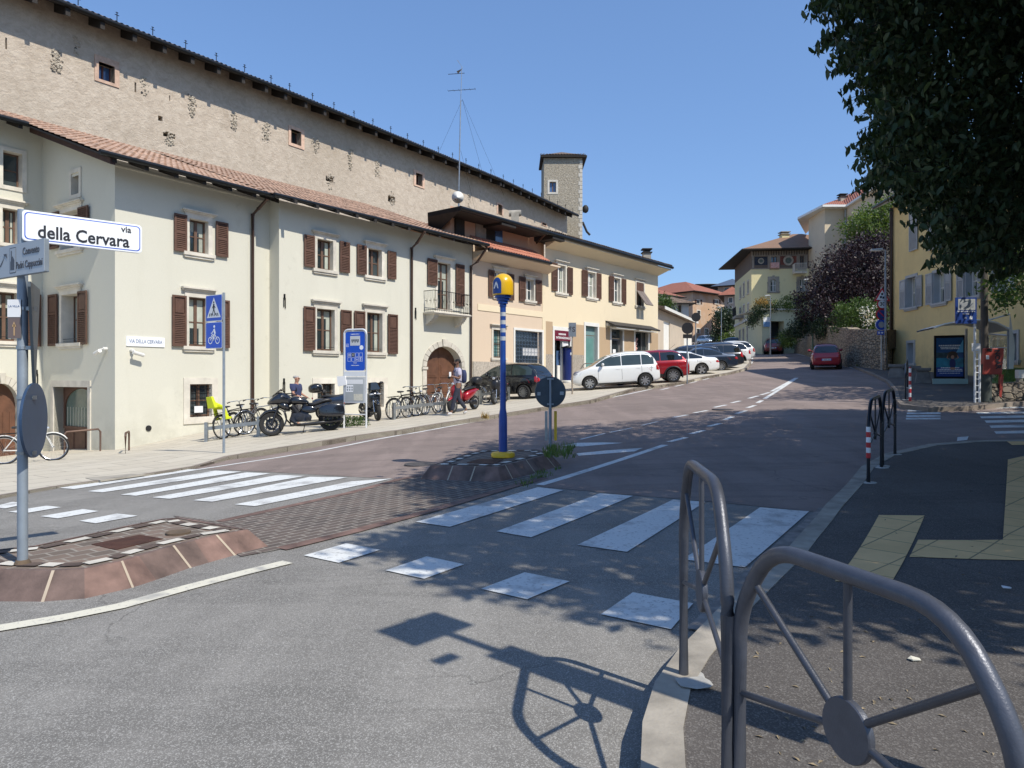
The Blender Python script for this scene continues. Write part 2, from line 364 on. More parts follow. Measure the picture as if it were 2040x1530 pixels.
def rubble(n,c,c2,dark,scale=2.2,st=.9,strat=1.8):
    m,t,b=new_mat(n); setp(b,Roughness=.92,Specular_IOR_Level=.2); co=coords(t,(1,1,strat))
    nn=nd(t,'ShaderNodeTexNoise',Scale=2.5,Detail=3); t.links.new(co,nn.inputs['Vector']); ma=nd(t,'ShaderNodeVectorMath',operation='SCALE'); ma.inputs['Scale'].default_value=.35
    t.links.new(nn.outputs['Color'],ma.inputs[0]); ad=nd(t,'ShaderNodeVectorMath',operation='ADD'); t.links.new(co,ad.inputs[0]); t.links.new(ma.outputs[0],ad.inputs[1])
    v=nd(t,'ShaderNodeTexVoronoi',feature='DISTANCE_TO_EDGE',Scale=scale); t.links.new(ad.outputs[0],v.inputs['Vector'])
    v2=nd(t,'ShaderNodeTexVoronoi',Scale=scale); t.links.new(ad.outputs[0],v2.inputs['Vector'])
    bw=nd(t,'ShaderNodeRGBToBW'); t.links.new(v2.outputs['Color'],bw.inputs[0])
    col=mix(t,bw.outputs[0],c,c2); col=mix(t,ramp(t,v.outputs['Distance'],[(0,1),(.07,0)]),col,dark)
    col=mix(t,ramp(t,noi(t,coords(t),5,5),[(.35,.4),(.6,0)]),col,sc3(c,.5))
    t.links.new(col,b.inputs['Base Color']); bump(t,b,ramp(t,v.outputs['Distance'],[(0,0),(.15,1)]),st,.06); return m
rubble('rubble_wall',(.27,.23,.18),(.17,.15,.13),(.05,.045,.04),3.6)
rubble('rubble_light',(.56,.50,.41),(.44,.38,.30),(.28,.23,.18),6,.3,1)
M('tile_clay',(.37,.245,.175),.85,var=.5,sc=3.5,bmp=.2,bsc=30)
M('tile_red',(.42,.17,.11),.85,var=.25,sc=3,bmp=.2,bsc=30)
M('tile_old',(.16,.115,.085),.9,var=.5,sc=4,bmp=.2,bsc=30)
asphalt('asphalt_grey',(.205,.195,.178),(.50,.485,.45),.62,sscale=185)
asphalt('asphalt_purple',(.235,.185,.165),(.40,.34,.31),.4,patch=.35,sscale=170)
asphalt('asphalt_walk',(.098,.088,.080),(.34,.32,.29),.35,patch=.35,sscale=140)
brick('pavement',(.53,.485,.40),(.485,.44,.36),(.27,.24,.20),1.2,.6,.014,(0,0,R(-58)),.25,warp=.02,nvar=.12)
brick('cobble',(.145,.115,.10),(.10,.085,.078),(.32,.29,.25),.22,.115,.010,(0,0,R(-52)),.7,warp=.05)
brick('island_sett',(.23,.17,.135),(.14,.115,.095),(.30,.27,.23),.19,.17,.012,(0,0,R(-52)),.6,warp=.04)
brick('porphyry',(.27,.135,.095),(.20,.115,.09),(.42,.34,.27),.75,3,.012,(0,0,R(-58)),.35,warp=.03,nvar=.45)
M('porphyry_kerb',(.165,.102,.082),.8,var=.5,sc=4,bmp=.35,bsc=45)
M('porphyry_kerb2',(.13,.088,.073),.8,var=.5,sc=4,bmp=.35,bsc=45)
M('kerb_stone',(.30,.27,.225),.85,var=.34,sc=4,bmp=.3,bsc=50)
M('kerb_dark',(.24,.20,.165),.9,var=.25,sc=2,bmp=.3,bsc=40)
brick('tactile',(.82,.555,.27),(.76,.51,.24),(.30,.24,.13),.4,.4,.008,(0,0,R(-40)),.4,off=0,nvar=.25)
M('grass',(.10,.17,.03),.9,var=.35,sc=3)
def worn(n,c,lo,hi):
    m,t,b=new_mat(n); setp(b,Roughness=.75); co=coords(t)
    f=ramp(t,noi(t,co,26,6,.75),[(lo,0),(hi,1)]); g=ramp(t,noi(t,co,2.2,6,.6),[(.32,.25),(.47,1)])
    mm=nd(t,'ShaderNodeMath',operation='MULTIPLY'); t.links.new(f,mm.inputs[0]); t.links.new(g,mm.inputs[1])
    k=nd(t,'ShaderNodeMath',operation='MAXIMUM'); k.inputs[1].default_value=.0; t.links.new(mm.outputs[0],k.inputs[0])
    t.links.new(mix(t,k.outputs[0],(.27,.265,.26),c),b.inputs['Base Color']); return m
worn('marking',(.66,.67,.65),.34,.45); worn('marking_cream',(.64,.61,.5),.34,.45)
m_=MATS
# ---------------------------------------------------------------- ground, road, pavements
def off_walk(x,y):  # dropped kerb at the near crossing
    d=math.hypot(x-2.55,y-6.2); return zt(x,y)-(.085*(1-min(1,d/1.9))**.7 if d<1.9 else 0)
_a,_b=G(-40,985,.05).xy,G(345,930,.05).xy
def off_left(x,y):  # pavement lowered at the left end of the crossing
    p=V((x,y)); d=_b-_a; t=max(0,min(1,(p-_a).dot(d)/d.length_squared)); q=(p-_a-d*t).length; return zt(x,y)-(.095*(1-q/1.9)**.6 if q<1.9 else 0)
gr=MB(); xs=[-420+i*14 for i in range(66)]; ys=[-60+i*14 for i in range(62)]
gr.add([(x,y,zt(x,y)-.35-(4 if y>20 and x<-40 else 0)) for y in ys for x in xs],[(j*66+i,j*66+i+1,(j+1)*66+i+1,(j+1)*66+i) for j in range(61) for i in range(65)])
tag(gr.build('ground',m_['soil']),kind='structure')
drape('road',[(-45,-12),(14,-12),(60,6),(60,20),(-45,45)],0,m_['asphalt_grey'],1.0)
near=px([(395,934),(560,942),(700,950),(790,955),(850,951),(1050,955),(1078,970),(1262,987),(1440,1002),(1640,1022)])
drape('uphill_road',near+[V((4.2,7.2)),V((30,9)),V((70,10)),V((120,235)),V((-5,235)),V((-12,60)),V((-20,22))],.005,m_['asphalt_purple'],1.2)
KL=[(-330,1022),(-120,995),(0,978),(120,958),(240,943),(309,934),(395,920.6),(456,906),(525,898),(600,886),(700,870),(800,857),(870,845),(993,826),(1080,812),(1181,797),(1263,774),(1311,768),(1365,760),(1408,750),(1456,742),(1487,734),(1497,722),(1494,707),(1480,696)]
kl=px(KL,.12); kd=dense(kl,.6)
drape('left_pavement',kl+[V((22,72)),V((8,70)),V((-34,50)),V((-40,20)),V((-30,2))],.12,m_['pavement'],.7,skirt=.3,zf=off_left)
drape('left_kerb',strip(kd[:-10],.16,-1)if False else strip(kd,.16,1),.128,m_['kerb_dark'],.6,skirt=.3,zf=off_left)
KR=[(1276,1530),(1280,1440),(1305,1360),(1352,1295),(1435,1210),(1515,1128),(1590,1055),(1645,1006),(1690,962),(1716,930),(1762,904),(1850,885),(1940,878),(2060,876),(2400,873)]
kr=[V((1.25,-4)),V((.95,-.5)),V((.62,1.2))]+px(KR,.12); krd=dense(kr,.4)
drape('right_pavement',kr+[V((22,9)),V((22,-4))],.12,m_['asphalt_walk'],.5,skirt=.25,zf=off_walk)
drape('right_kerb',strip(krd,.17,-1),.127,m_['kerb_stone'],.4,skirt=.25,zf=off_walk)
KB=[(1560,694),(1600,702),(1650,713),(1700,728),(1740,743),(1772,758),(1788,775),(1793,795),(1803,806),(1850,811),(1920,809),(2040,799),(2300,786)]
kb=px(KB,.12)
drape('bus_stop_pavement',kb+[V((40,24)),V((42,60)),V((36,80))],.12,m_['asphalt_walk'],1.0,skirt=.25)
drape('bus_stop_kerb',strip(dense(kb,.8),.12,-1),.127,m_['kerb_dark'],.8,skirt=.25)
drape('brick_strip',px([(345,1028),(436,1040),(700,982),(790,957),(850,944),(1060,950),(1090,952),(1014,972),(700,1061),(549,1097),(480,1110)]),.007,m_['cobble'],.7)
drape('brick_strip_edge',strip(dense(px([(436,1040),(700,982),(790,957),(845,946)]),.6),.14),.010,m_['porphyry_kerb'],.5)
drape('brick_strip_edge',strip(dense(px([(560,1095),(700,1061),(860,1018),(1014,972),(1085,953)]),.6),.16),.010,m_['porphyry_kerb'],.5)
drape('cobble_gutter',strip(dense(px([(1398,1262),(1470,1190),(1545,1110),(1600,1062),(1650,1016)]),.4),.2),.016,M('sett_grey',(.26,.24,.22),.8,var=.4,sc=7,bmp=.4,bsc=30),.4)
# tactile paving
for pl in ([(1751,1024),(1842,1028),(1775,1150),(1663,1146)],[(1829,1067),(2100,1079),(2100,1117),(1812,1097)],[(2008,916),(2040,909),(2120,905),(2110,1078),(1998,1074)],[(2006,880),(2060,880),(2080,886),(2016,887)]):
    drape('tactile_paving',px(pl,.12),.126,m_['tactile'],.35,zf=off_walk)
# ---------------------------------------------------------------- markings
Z0=lambda l:[(x/2.914,900+y/2.914) for x,y in l]; Z3=lambda l:[(700+x/2.04,800+y/2.04) for x,y in l]; Z5=lambda l:[(1640+x/3.6425,740+y/3.6425) for x,y in l]
def paint(pl,mat='marking',off=.0085,step=.6): return drape('road_marking',px(pl),off,m_[mat],step)
for pl in ([(828,1041),(1072,971.6),(1122.5,977.5),(896,1051)],[(989,1060),(1195,984),(1261,989),(1058,1072)],[(1150,1087),(1342,996),(1405,1001),(1249,1101)],[(1360,1116),(1514,1012),(1612,1020),(1484,1132)],
  [(605,1108),(690,1084),(758,1097),(675,1123)],[(768,1138),(850,1110),(925,1126),(845,1155)],[(958,1175),(1045,1142),(1135,1160),(1050,1196)],[(1197,1226),(1261,1182),(1381,1204),(1337,1256)],[(467,1006),(700,960),(782,954),(508,1009.5)]): paint(pl)
for pl in ([(340,212),(1080,103),(1165,105),(430,219)],[(508,232),(1250,112),(1400,118),(595,238)],[(700,252),(1430,122),(1570,128),(790,258)],[(885,268),(1620,136),(1770,143),(985,276)],[(1120,285),(1800,148),(2020,151),(1230,293)],
  [(-60,326),(70,294),(170,302),(30,332)],[(48,352),(270,316),(355,325),(140,361)],[(235,378),(480,336),(575,348),(335,390)],[(460,405),(680,362),(800,375),(555,419)]): paint(Z0(pl))
def line(pl,w,mat='marking',off=.0085): return drape('road_marking',strip(dense(px(pl),.7),w),off,m_[mat],.7)
line([(395,936),(480,923),(560,911),(700,886),(830,862),(960,838),(1080,816),(1160,802),(1220,792),(1300,775)],.13)
line([(-160,1275),(-60,1262),(0,1253),(120,1233),(240,1209),(377,1171),(480,1144),(573,1121)],.15,'marking_cream')
line([(1075,967),(1325,887)],.15); 
DS=[(1332,881,1367,872),(1376,865,1402,858),(1411,850,1435,844),(1444,837,1460,830),(1467,824.5,1486,818.6),(1489,813,1504,808),(1509,803,1518,798),(1523,795,1588,753),(1342,832,1369,827),(1383,823,1410,818),(1423,812,1447,807),(1457,803,1475,799),(1492,794,1510,789),(1516,787,1533,782),(1537,780,1586,753),
 (1316,777,1333,773),(1345,770,1362,766),(1374,763.5,1389,760),(1400,757,1412,754),(1422,752,1436,749),(1443,747,1455,744),(1461,742,1471,739),(1476,737,1484,733.5),(1488,731,1494,727),(1496,725,1499,719),(1499,715,1497,709)]
for a,b,c,d in DS: line([(a,b),(c,d)],.14)
line([(1156,876),(1205,864)],.08); line([(1215,862),(1259,853)],.08); line([(1278,848),(1312,840)],.08)
line([(1586,705),(1615,711),(1677,727),(1722,740),(1766,758),(1786,768)],.13)
paint([(1117,889),(1150,883),(1200,882),(1242,883),(1160,890)]); paint([(1148,904),(1210,898),(1281,893),(1264,900),(1153,909)])
for a,b,c in ((1060,265,272),(1110,300,310),(1135,328,342),(1170,358,375),(1205,395,412),(1240,437,455)): paint(Z5([(a,b),(1700,b-12),(1700,c-8),(a+14,c)]))
for a,b,c in ((615,260,274),(612,281,291),(607,300,312),(603,320,332),(600,339,351)): paint(Z5([(a,b),(850,b-1),(852,c-2),(a,c)]))
paint(Z5([(975,480),(1055,473),(1045,500),(970,508)]))
# ---------------------------------------------------------------- traffic islands
def island(name,top,hgt,out,setts=True,seg=.55):
    t2=[p for p in px(top,hgt)]; c=sum(t2,V((0,0)))/len(t2)
    tp=dense(t2+[t2[0]],.18)[:-1]; n=len(tp)
    area=sum(tp[i].x*tp[(i+1)%n].y-tp[(i+1)%n].x*tp[i].y for i in range(n)); sg=1 if area>0 else -1
    root=tag(drape(name,t2,hgt,m_['island_sett'],.4),kind='structure'); root['org']=(0,0,0)
    k=MB(); outp=[]
    for i in range(n):
        t=(tp[(i+2)%n]-tp[(i-2)%n]).normalized(); outp.append(tp[i]+V((t.y,-t.x))*out*sg)
    ring=lambda pts,h:[(p.x,p.y,zt(p.x,p.y)+h) for p in pts]
    a=ring(tp,hgt+.006); b=ring(outp,-.02); ins=ring([p.lerp(c,.0)-(q-p)*.18 for p,q in zip(tp,outp)],hgt+.006)
    L=0; 
    mats=[m_['porphyry_kerb'],m_['porphyry_kerb2'],M('joint',(.40,.33,.25),.9,var=.1)]
    vs=a+b+ins; k.add(vs,[],0)
    cnt=0; lim=.5; cur=0
    for i in range(n):
        j=(i+1)%n; ln=(tp[j]-tp[i]).length; cnt+=ln
        mi=cur%2
        if cnt>lim: cnt=0; lim=random.uniform(.28,.6); cur+=1; 
        k.f.append((i,j,n+j,n+i)); k.mi.append(mi); k.f.append((2*n+i,2*n+j,j,i)); k.mi.append(mi)
        if cnt==0:
            A=V(a[i]); B=V(b[i]); d=(V(a[j])-A).normalized()*.022; up=(A-B).cross(d).normalized()*.004
            if up.z<0: up=-up
            k.add([A+up,A+d+up,B+d+up,B+up],[(0,1,2,3)],2)
    k.build('kerb',mats,root,world=True)
    if setts:
        w=MB(); dkk=MB(); s=0; pts=dense([p-(q-p).normalized()*.17 for p,q in zip(tp,outp)]+[tp[0]-(outp[0]-tp[0]).normalized()*.17],.14)
        for i in range(0,len(pts)-1):
            A=pts[i]; B=pts[i+1]; d=(B-A); 
            if d.length<.05: continue
            nn=V((d.y,-d.x)).normalized()*.055*sg; s+=1
            q=[A+d*.06-nn,B-d*.06-nn,B-d*.06+nn,A+d*.06+nn]; h=hgt+.011
            (w if s%2 else dkk).add([(p.x,p.y,zt(p.x,p.y)+h) for p in q],[(0,1,2,3)])
        w.build('white_setts',m_['stone'],root,world=True); dkk.build('dark_setts',M('sett_dark',(.10,.07,.055),.8,var=.3),root,world=True)
    return root
I1=island('traffic_island',[(-260,1118),(0,1137),(103,1138.5),(168,1135),(240,1120),(343,1089),(429,1068),(494,1056),(440,1046),(357,1032),(325,1034),(240,1051),(154,1070),(69,1088),(-150,1110)],.17,.22)
I2=island('traffic_island',[(858,928),(991,931),(1097,905),(1072,896),(960,897),(925,905)],.2,.2)
def cover(pl,off,mat,name,label,cat,th=.004,zf=None):
    p=px(pl,off); c=sum(p,V((0,0)))/len(p); o=drape(name,p,off+th,mat,.3,skirt=.03,zf=zf); del o['kind']; return tag(o,label,cat)
cover(Z0([(530,538),(810,483),(948,506),(670,570)]),.172,M('rust',(.075,.03,.018),.7,metal=.4,var=.4,sc=6,bmp=.3,bsc=50),'manhole_cover','rusty rectangular manhole cover in the near island paving','manhole cover')
cover([(930,922),(955,914),(1003,916),(985,925)],.202,m_['rust'],'manhole_cover','dark rectangular manhole cover on the far island beside the beacon','manhole cover')
cover([(170,944),(262,935),(290,937),(200,949)],.121,m_['stone_dark'],'drain_grate','long dark drain grate in left pavement by the crossing','drain grate',th=.012,zf=off_left)
def disc(u,v,r,mat,name,label,cat,off=.016):
    c=G(u,v,off); m=MB(); m.lathe([(0,.004),(r*.8,.004),(r,.0),(r,-.02)],tuple(c),24); return tag(m.build(name,mat),label,cat)
disc(838,924,.30,M('iron_cover',(.10,.09,.085),.6,metal=.5,var=.3,sc=12),'manhole_cover','round iron manhole cover in the purple road left of the far island','manhole cover')
disc(1440,815,.32,m_['iron_cover'],'manhole_cover','round grey manhole cover between the dashed lane lines up the road','manhole cover')
disc(355,1059,.11,m_['soil'],'planting_hole','round broken hole with soil in the near island paving','hole',.19)
# ---------------------------------------------------------------- facades
class Fac:
    def __init__(s,A,B):
        s.A=V(A[:2]); s.B=V(B[:2]); s.d=(s.B-s.A).normalized(); s.L=(s.B-s.A).length; n=V((s.d.y,-s.d.x)); s.n=n if n.dot(-s.A)>0 else -n
    def s(s,u,o=0):
        t=(u-CU)/F; A=s.A+s.n*o; return (t*A.y-A.x)/(s.d.x-t*s.d.y)
    def Y(s,u,o=0): return s.A.y+s.n.y*o+s.d.y*s.s(u,o)
    def z(s,u,v,o=0): return EYE+(HZ-v)/F*s.Y(u,o)
    def pt(s,a,o,z): p=s.A+s.d*a+s.n*o; return V((p.x,p.y,z))
    def pp(s,u,v,o=0): return s.pt(s.s(u,o),o,s.z(u,v,o))
    def box(s,mb,a0,a1,o0,o1,z0,z1,mi=None):
        return mb.hexa([s.pt(a0,o0,z0),s.pt(a1,o0,z0),s.pt(a1,o1,z0),s.pt(a0,o1,z0),s.pt(a0,o0,z1),s.pt(a1,o0,z1),s.pt(a1,o1,z1),s.pt(a0,o1,z1)],mi)
    def wall(s,mb,a0,a1,z0,z1,holes,dep=.25,mi=None):
        xs=sorted({a0,a1}|{h[i] for h in holes for i in (0,1) if a0<h[i]<a1}); zs=sorted({z0,z1}|{h[i] for h in holes for i in (2,3) if z0<h[i]<z1})
        for i in range(len(xs)-1):
            for j in range(len(zs)-1):
                cx=(xs[i]+xs[i+1])/2; cz=(zs[j]+zs[j+1])/2
                if any(h[0]<cx<h[1] and h[2]<cz<h[3] for h in holes): continue
                mb.add([s.pt(xs[i],0,zs[j]),s.pt(xs[i+1],0,zs[j]),s.pt(xs[i+1],0,zs[j+1]),s.pt(xs[i],0,zs[j+1])],[(0,1,2,3)],mi)
        for h in holes:
            c=[(h[0],h[2]),(h[1],h[2]),(h[1],h[3]),(h[0],h[3])]; d=h[4] if len(h)>4 else dep
            for k in range(4):
                (x,z),(x2,z2)=c[k],c[(k+1)%4]; mb.add([s.pt(x,0,z),s.pt(x2,0,z2),s.pt(x2,-d,z2),s.pt(x,-d,z)],[(0,1,2,3)],mi)
    def rect(s,u0,u1,v0,v1):
        um=(u0+u1)/2; return (s.s(u0),s.s(u1),s.z(um,v1),s.z(um,v0))
def shutter(f,par,r,mat,slat=True,o=.05,half=False,name='shutter'):
    a0,a1,z0,z1=r; m=MB(); fr=.06; t=.04
    f.box(m,a0,a0+fr,o,o+t,z0,z1); f.box(m,a1-fr,a1,o,o+t,z0,z1)
    zm=z0+(z1-z0)*(.62 if half else .5)
    for z in (z0,zm-fr/2,z1-fr): f.box(m,a0+fr,a1-fr,o,o+t,z,z+fr)
    def slats(za,zb):
        n=max(3,int((zb-za)/.055)); h=(zb-za)/n
        for i in range(n):
            z=za+h*i; m.hexa([f.pt(a0+fr,o+.005,z+h*.75),f.pt(a1-fr,o+.005,z+h*.75),f.pt(a1-fr,o+.036,z+.0),f.pt(a0+fr,o+.036,z+.0),f.pt(a0+fr,o+.005,z+h*.95),f.pt(a1-fr,o+.005,z+h*.95),f.pt(a1-fr,o+.036,z+h*.3),f.pt(a0+fr,o+.036,z+h*.3)])
    f.box(m,a0+fr,a1-fr,o+.001,o+.006,z0+fr,z1-fr)
    if half: f.box(m,a0+fr+.03,a1-fr-.03,o+.008,o+.03,zm+fr,z1-fr-.05); slats(z0+fr,zm-fr/2)
    else: slats(z0+fr,zm-fr/2); slats(zm+fr/2,z1-fr)
    return m.build(name,m_[mat],par,world=True)
def win(f,par,r,fw=.13,sill=True,cor=0,dep=.22,sash='wood_sash',stone='stone',rows=2,glass='glass',shl=None,shr=None,smat='wood',half=False,curt=True,bars=False,rail=False,split=True,shut_closed=False,name='window'):
    a0,a1,z0,z1=r; m=MB(); e=.035
    f.box(m,a0-fw,a0+.006,-dep*.9,e,z0-.002,z1); f.box(m,a1-.006,a1+fw,-dep*.9,e,z0-.002,z1); f.box(m,a0-fw,a1+fw,-dep*.9,e+.003,z1-.006,z1+fw)
    if sill: f.box(m,a0-fw-.08,a1+fw+.08,-dep*.9,e+.07,z0-.10,z0+.006); f.box(m,a0-fw-.03,a1+fw+.03,-.02,e+.03,z0-.17,z0-.10)
    else: f.box(m,a0-fw,a1+fw,-dep*.9,e+.003,z0-fw,z0+.006)
    if cor:
        f.box(m,a0-fw-.02,a1+fw+.02,-.02,e+.02,z1+fw,z1+fw+.05*cor); f.box(m,a0-fw-.08,a1+fw+.08,-.02,e+.07,z1+fw+.05*cor,z1+fw+.09*cor); f.box(m,a0-fw-.12,a1+fw+.12,-.02,e+.12,z1+fw+.09*cor,z1+fw+.13*cor)
    w=m.build(name,m_[stone],par,world=True)
    s=MB(); t=.055; o0=-dep; o1=-dep+.05
    f.box(s,a0,a1,o0,o1,z0,z0+t+.02); f.box(s,a0,a1,o0,o1,z1-t,z1); f.box(s,a0,a0+t,o0,o1,z0+t,z1-t); f.box(s,a1-t,a1,o0,o1,z0+t,z1-t)
    if split: am=(a0+a1)/2; f.box(s,am-.05,am+.05,o0,o1+.012,z0+t,z1-t)
    for k in range(1,rows): z=z0+(z1-z0)*k/rows; f.box(s,a0+t,a1-t,o0,o1-.01,z-.018,z+.018)
    s.build('sash',m_[sash],w,world=True)
    g=MB(); f.box(g,a0+.01,a1-.01,-dep+.005,-dep+.02,z0+.02,z1-.02); g.build('pane',m_[glass] if glass!='glass' or random.random()<.5 else m_['glass_b'],w,world=True)
    if curt and random.random()<.85:
        c=MB(); k=random.uniform(.35,.8); f.box(c,a0+t+.02,a0+t+(a1-a0)*.16,-dep+.021,-dep+.024,z0+.08,z1-.07); f.box(c,a1-t-(a1-a0)*.22,a1-t-.02,-dep+.021,-dep+.024,z0+.08,z1-.07)
        if random.random()<.6: f.box(c,a0+t+.02,a1-t-.02,-dep+.0215,-dep+.0245,z0+(z1-z0)*k,z1-.07)
        c.build('curtain',m_['curtain'],w,world=True)
    if bars:
        b=MB(); n=max(3,int((a1-a0)/.13))
        for i in range(1,n): x=a0+(a1-a0)*i/n; b.cyl(f.pt(x,-.05,z0),f.pt(x,-.05,z1),.009,n=5)
        n=max(3,int((z1-z0)/.15))
        for i in range(1,n): z=z0+(z1-z0)*i/n; b.cyl(f.pt(a0,-.045,z),f.pt(a1,-.045,z),.009,n=5)
        b.build('grille',m_['black_metal'],w,world=True)
    if rail:
        b=MB(); b.cyl(f.pt(a0,-.03,z0+.14),f.pt(a1,-.03,z0+.14),.01,n=6); b.cyl(f.pt(a0,-.03,z0+.07),f.pt(a1,-.03,z0+.07),.006,n=6); b.build('window_rail',m_['black_metal'],w,world=True)
    for q in (shl,shr):
        if q: shutter(f,w,q,smat,half=half)
    return w
def tiles(name,A,B,up,ln,mat,par=None,tw=.2,tl=.38,amp=.045,under='wood_dark',thick=.05,flip=False,kind=None,world=True):
    """pantile roof: eave A->B (3d), slope vector up (unit, 3d) and length ln"""
    A=V(A); B=V(B); up=V(up).normalized(); d=(B-A); L=d.length; d.normalize(); n=d.cross(up).normalized()
    if n.z<0: n=-n
    nx=max(2,int(L/tw)); ny=max(1,int(ln/tl)); prof=[(0,0),(.12,.55),(.3,.95),(.45,1),(.6,.8),(.78,.1),(.9,-.1)]; xs=[]
    for i in range(nx): 
        for a,h in prof: xs.append(((i+a)*L/nx,h))
    xs.append((L,0)); m=MB(); vs=[]; rows=0
    for j in range(ny):
        for e in (0,1):
            y=(j+e)*ln/ny; lift=.028 if e==0 else 0; jit=random.uniform(-.01,.01)
            for x,h in xs: vs.append(A+d*x+up*(y+(jit if e==0 else 0))+n*(h*amp+lift+noise.noise(V((x*1.3,y*2,A.z)))*.012))
            rows+=1
    K=len(xs); m.add(vs,[(r*K+i,r*K+i+1,(r+1)*K+i+1,(r+1)*K+i) for r in range(rows-1) for i in range(K-1)])
    o=m.build(name,mat if not isinstance(mat,str) else m_[mat],par,world=world)
    if under:
        b=MB(); q=[A,B,B+up*ln,A+up*ln]; b.add([p-n*.04 for p in q]+[p-n*(.04+thick) for p in q],[(0,1,2,3),(4,5,6,7),(0,1,5,4),(1,2,6,5),(2,3,7,6),(3,0,4,7)])
        b.build('roof_deck',m_[under],par,world=world)
    return o
def house(name,label,cat,A,group=None): 
    h=thing(name,label,cat,(A[0],A[1],zt(A[0],A[1])),group=group); return h
def downpipe(par,pts,r=.055,mat='downpipe'):
    m=MB(); m.tube(pts,r,8); 
    for p in pts[1:]: m.cyl(V(p)-V((0,0,.03)),V(p)+V((0,0,.03)),r+.012,n=8)
    return m.build('downpipe',m_[mat],par,world=True,smooth=True,auto=50)
def gutter(par,pts,r=.075,mat='gutter_dark'):
    m=MB(); m.tube(pts,r,8); return m.build('gutter',m_[mat],par,world=True,smooth=True,auto=60)
def plate(u,D,al): 
    t=(u-CU)/F; Y=D/(sin(R(al))-t*cos(R(al))); return V((t*Y,Y))
def arch_fill(f,mb,a0,a1,zs,z1,o=0,n=16,mi=None,dep=.35):
    """spandrels between a semicircular/elliptic arch springing at zs, crown z1, inside rect hole"""
    c=(a0+a1)/2; r=(a1-a0)/2; h=z1-zs
    for i in range(n):
        t0=PI-PI*i/n; t1=PI-PI*(i+1)/n; x0=c+r*cos(t0); x1=c+r*cos(t1); y0=zs+h*sin(t0); y1=zs+h*sin(t1)
        mb.add([f.pt(x0,o,y0),f.pt(x1,o,y1),f.pt(x1,o,z1+.001),f.pt(x0,o,z1+.001)],[(0,1,2,3)],mi)
        mb.add([f.pt(x0,o,y0),f.pt(x1,o,y1),f.pt(x1,-dep,y1),f.pt(x0,-dep,y0)],[(0,1,2,3)],mi)
def arch_ring(f,mb,a0,a1,z0,zs,z1,w=.22,o0=-.05,o1=.04,n=13,gap=.012,jambs=3):
    c=(a0+a1)/2; r=(a1-a0)/2; h=z1-zs
    for i in range(n):
        t0=PI-PI*i/n-gap; t1=PI-PI*(i+1)/n+gap; ww=w*(1.35 if i==n//2 else 1); oo=o1+(.03 if i==n//2 else 0); q=[]
        for k,o in ((0,o0),(1,oo)):
            q+=[f.pt(c+(r)*cos(t0),o,zs+h*sin(t0)),f.pt(c+r*cos(t1),o,zs+h*sin(t1)),f.pt(c+(r+ww)*cos(t1),o,zs+(h+ww)*sin(t1)),f.pt(c+(r+ww)*cos(t0),o,zs+(h+ww)*sin(t0))]
        mb.hexa(q)
    for side in (a0-w,a1):
        f.box(mb,side-.04,side+w+.04,o0,o1+.04,zs-.12,zs-.01)
        for k in range(jambs):
            za=z0+(zs-.12-z0)*k/jambs; zb=z0+(zs-.12-z0)*(k+1)/jambs-gap; f.box(mb,side,side+w,o0,o1,za,zb)
# ================================================================ left cream house
D2=21.0; A2=plate(556,D2,36.6); B2=plate(941,D2,36.6)
n2=V((-cos(R(36.6)),sin(R(36.6)))); Bj=A2+n2*.56
D1=Bj.y*sin(R(34))-Bj.x*cos(R(34)); C1=plate(229,D1,34)
w1=V((-cos(R(34)),sin(R(34)))); Ci=C1+w1*4.6; E0=Ci-V((sin(R(34)),cos(R(34))))*7
f1=Fac(C1,Bj); fs=Fac(C1,Ci); f0=Fac(Ci,E0); fj=Fac(A2,Bj); f2=Fac(A2,B2)
LH=house('cream_house','long cream plastered house with brown shutters and a stone arched door','house',C1)
zb=-2.2; ZE=7.9
w=MB(); 
def hs(f,L): return [f.rect(*q) for q in L]
W1=[(376,414.5,438,505),(375,414.5,592.5,690.6),(377,421.8,764.8,831)]
h1=hs(f1,W1); f1.wall(w,0,f1.L,zb,ZE,h1)
Ws=[(143.5,159,344.5,388),(122,160,421,497),(124,159,586,684)]
dr=fs.rect(176.5,108,771,905); ds_=(min(dr[0],dr[1]),max(dr[0],dr[1]),dr[2],dr[3])
def fix(r): return (min(r[0],r[1]),max(r[0],r[1]),r[2],r[3])
hS=[fix(r) for r in hs(fs,Ws)]+[ds_]; fs.wall(w,0,fs.L,zb,ZE-.1,hS,.4); w.add([fs.pt(0,0,ZE-.1),fs.pt(fs.L,0,ZE-.1),fs.pt(fs.L,0,ZE+.15+.37*fs.L),fs.pt(0,0,ZE+.15)],[(0,1,2,3)])
# f0 runs from inner corner towards the left, out of frame
def r0(u0,u1,v0,v1): return fix(f0.rect(u0,u1,v0,v1))
W0=[r0(5,44,303,372),r0(4,37,416,486),r0(-8,35,582,680)]; a0r=r0(-30,37,764,925); f0.wall(w,0,f0.L,zb,ZE+1.9,W0+[a0r],.3)
fj.wall(w,0,fj.L,zb,ZE,[])
W2=[(631,663,477.5,538),(732.5,760,496,551),(871,896.5,523.6,617),(630,666,615.6,699),(730,761,623,702),(631,666,764,800),(732,764,762,812)]
h2=hs(f2,W2); por=f2.rect(849,919,690,806); spr=f2.z(884,731)
f2.wall(w,0,f2.L,zb,ZE-.15,h2+[(por[0],por[1],zb,por[3],.4)]); arch_fill(f2,w,por[0],por[1],spr,por[3])
fe=Fac(B2,B2+V((-cos(R(36.6)),sin(R(36.6))))*9); fe.wall(w,0,7,zb,ZE-.1,[]); w.add([fe.pt(0,0,ZE-.1),fe.pt(7,0,ZE-.1),fe.pt(7,0,ZE+.1+.37*7),fe.pt(0,0,ZE+.1)],[(0,1,2,3)])
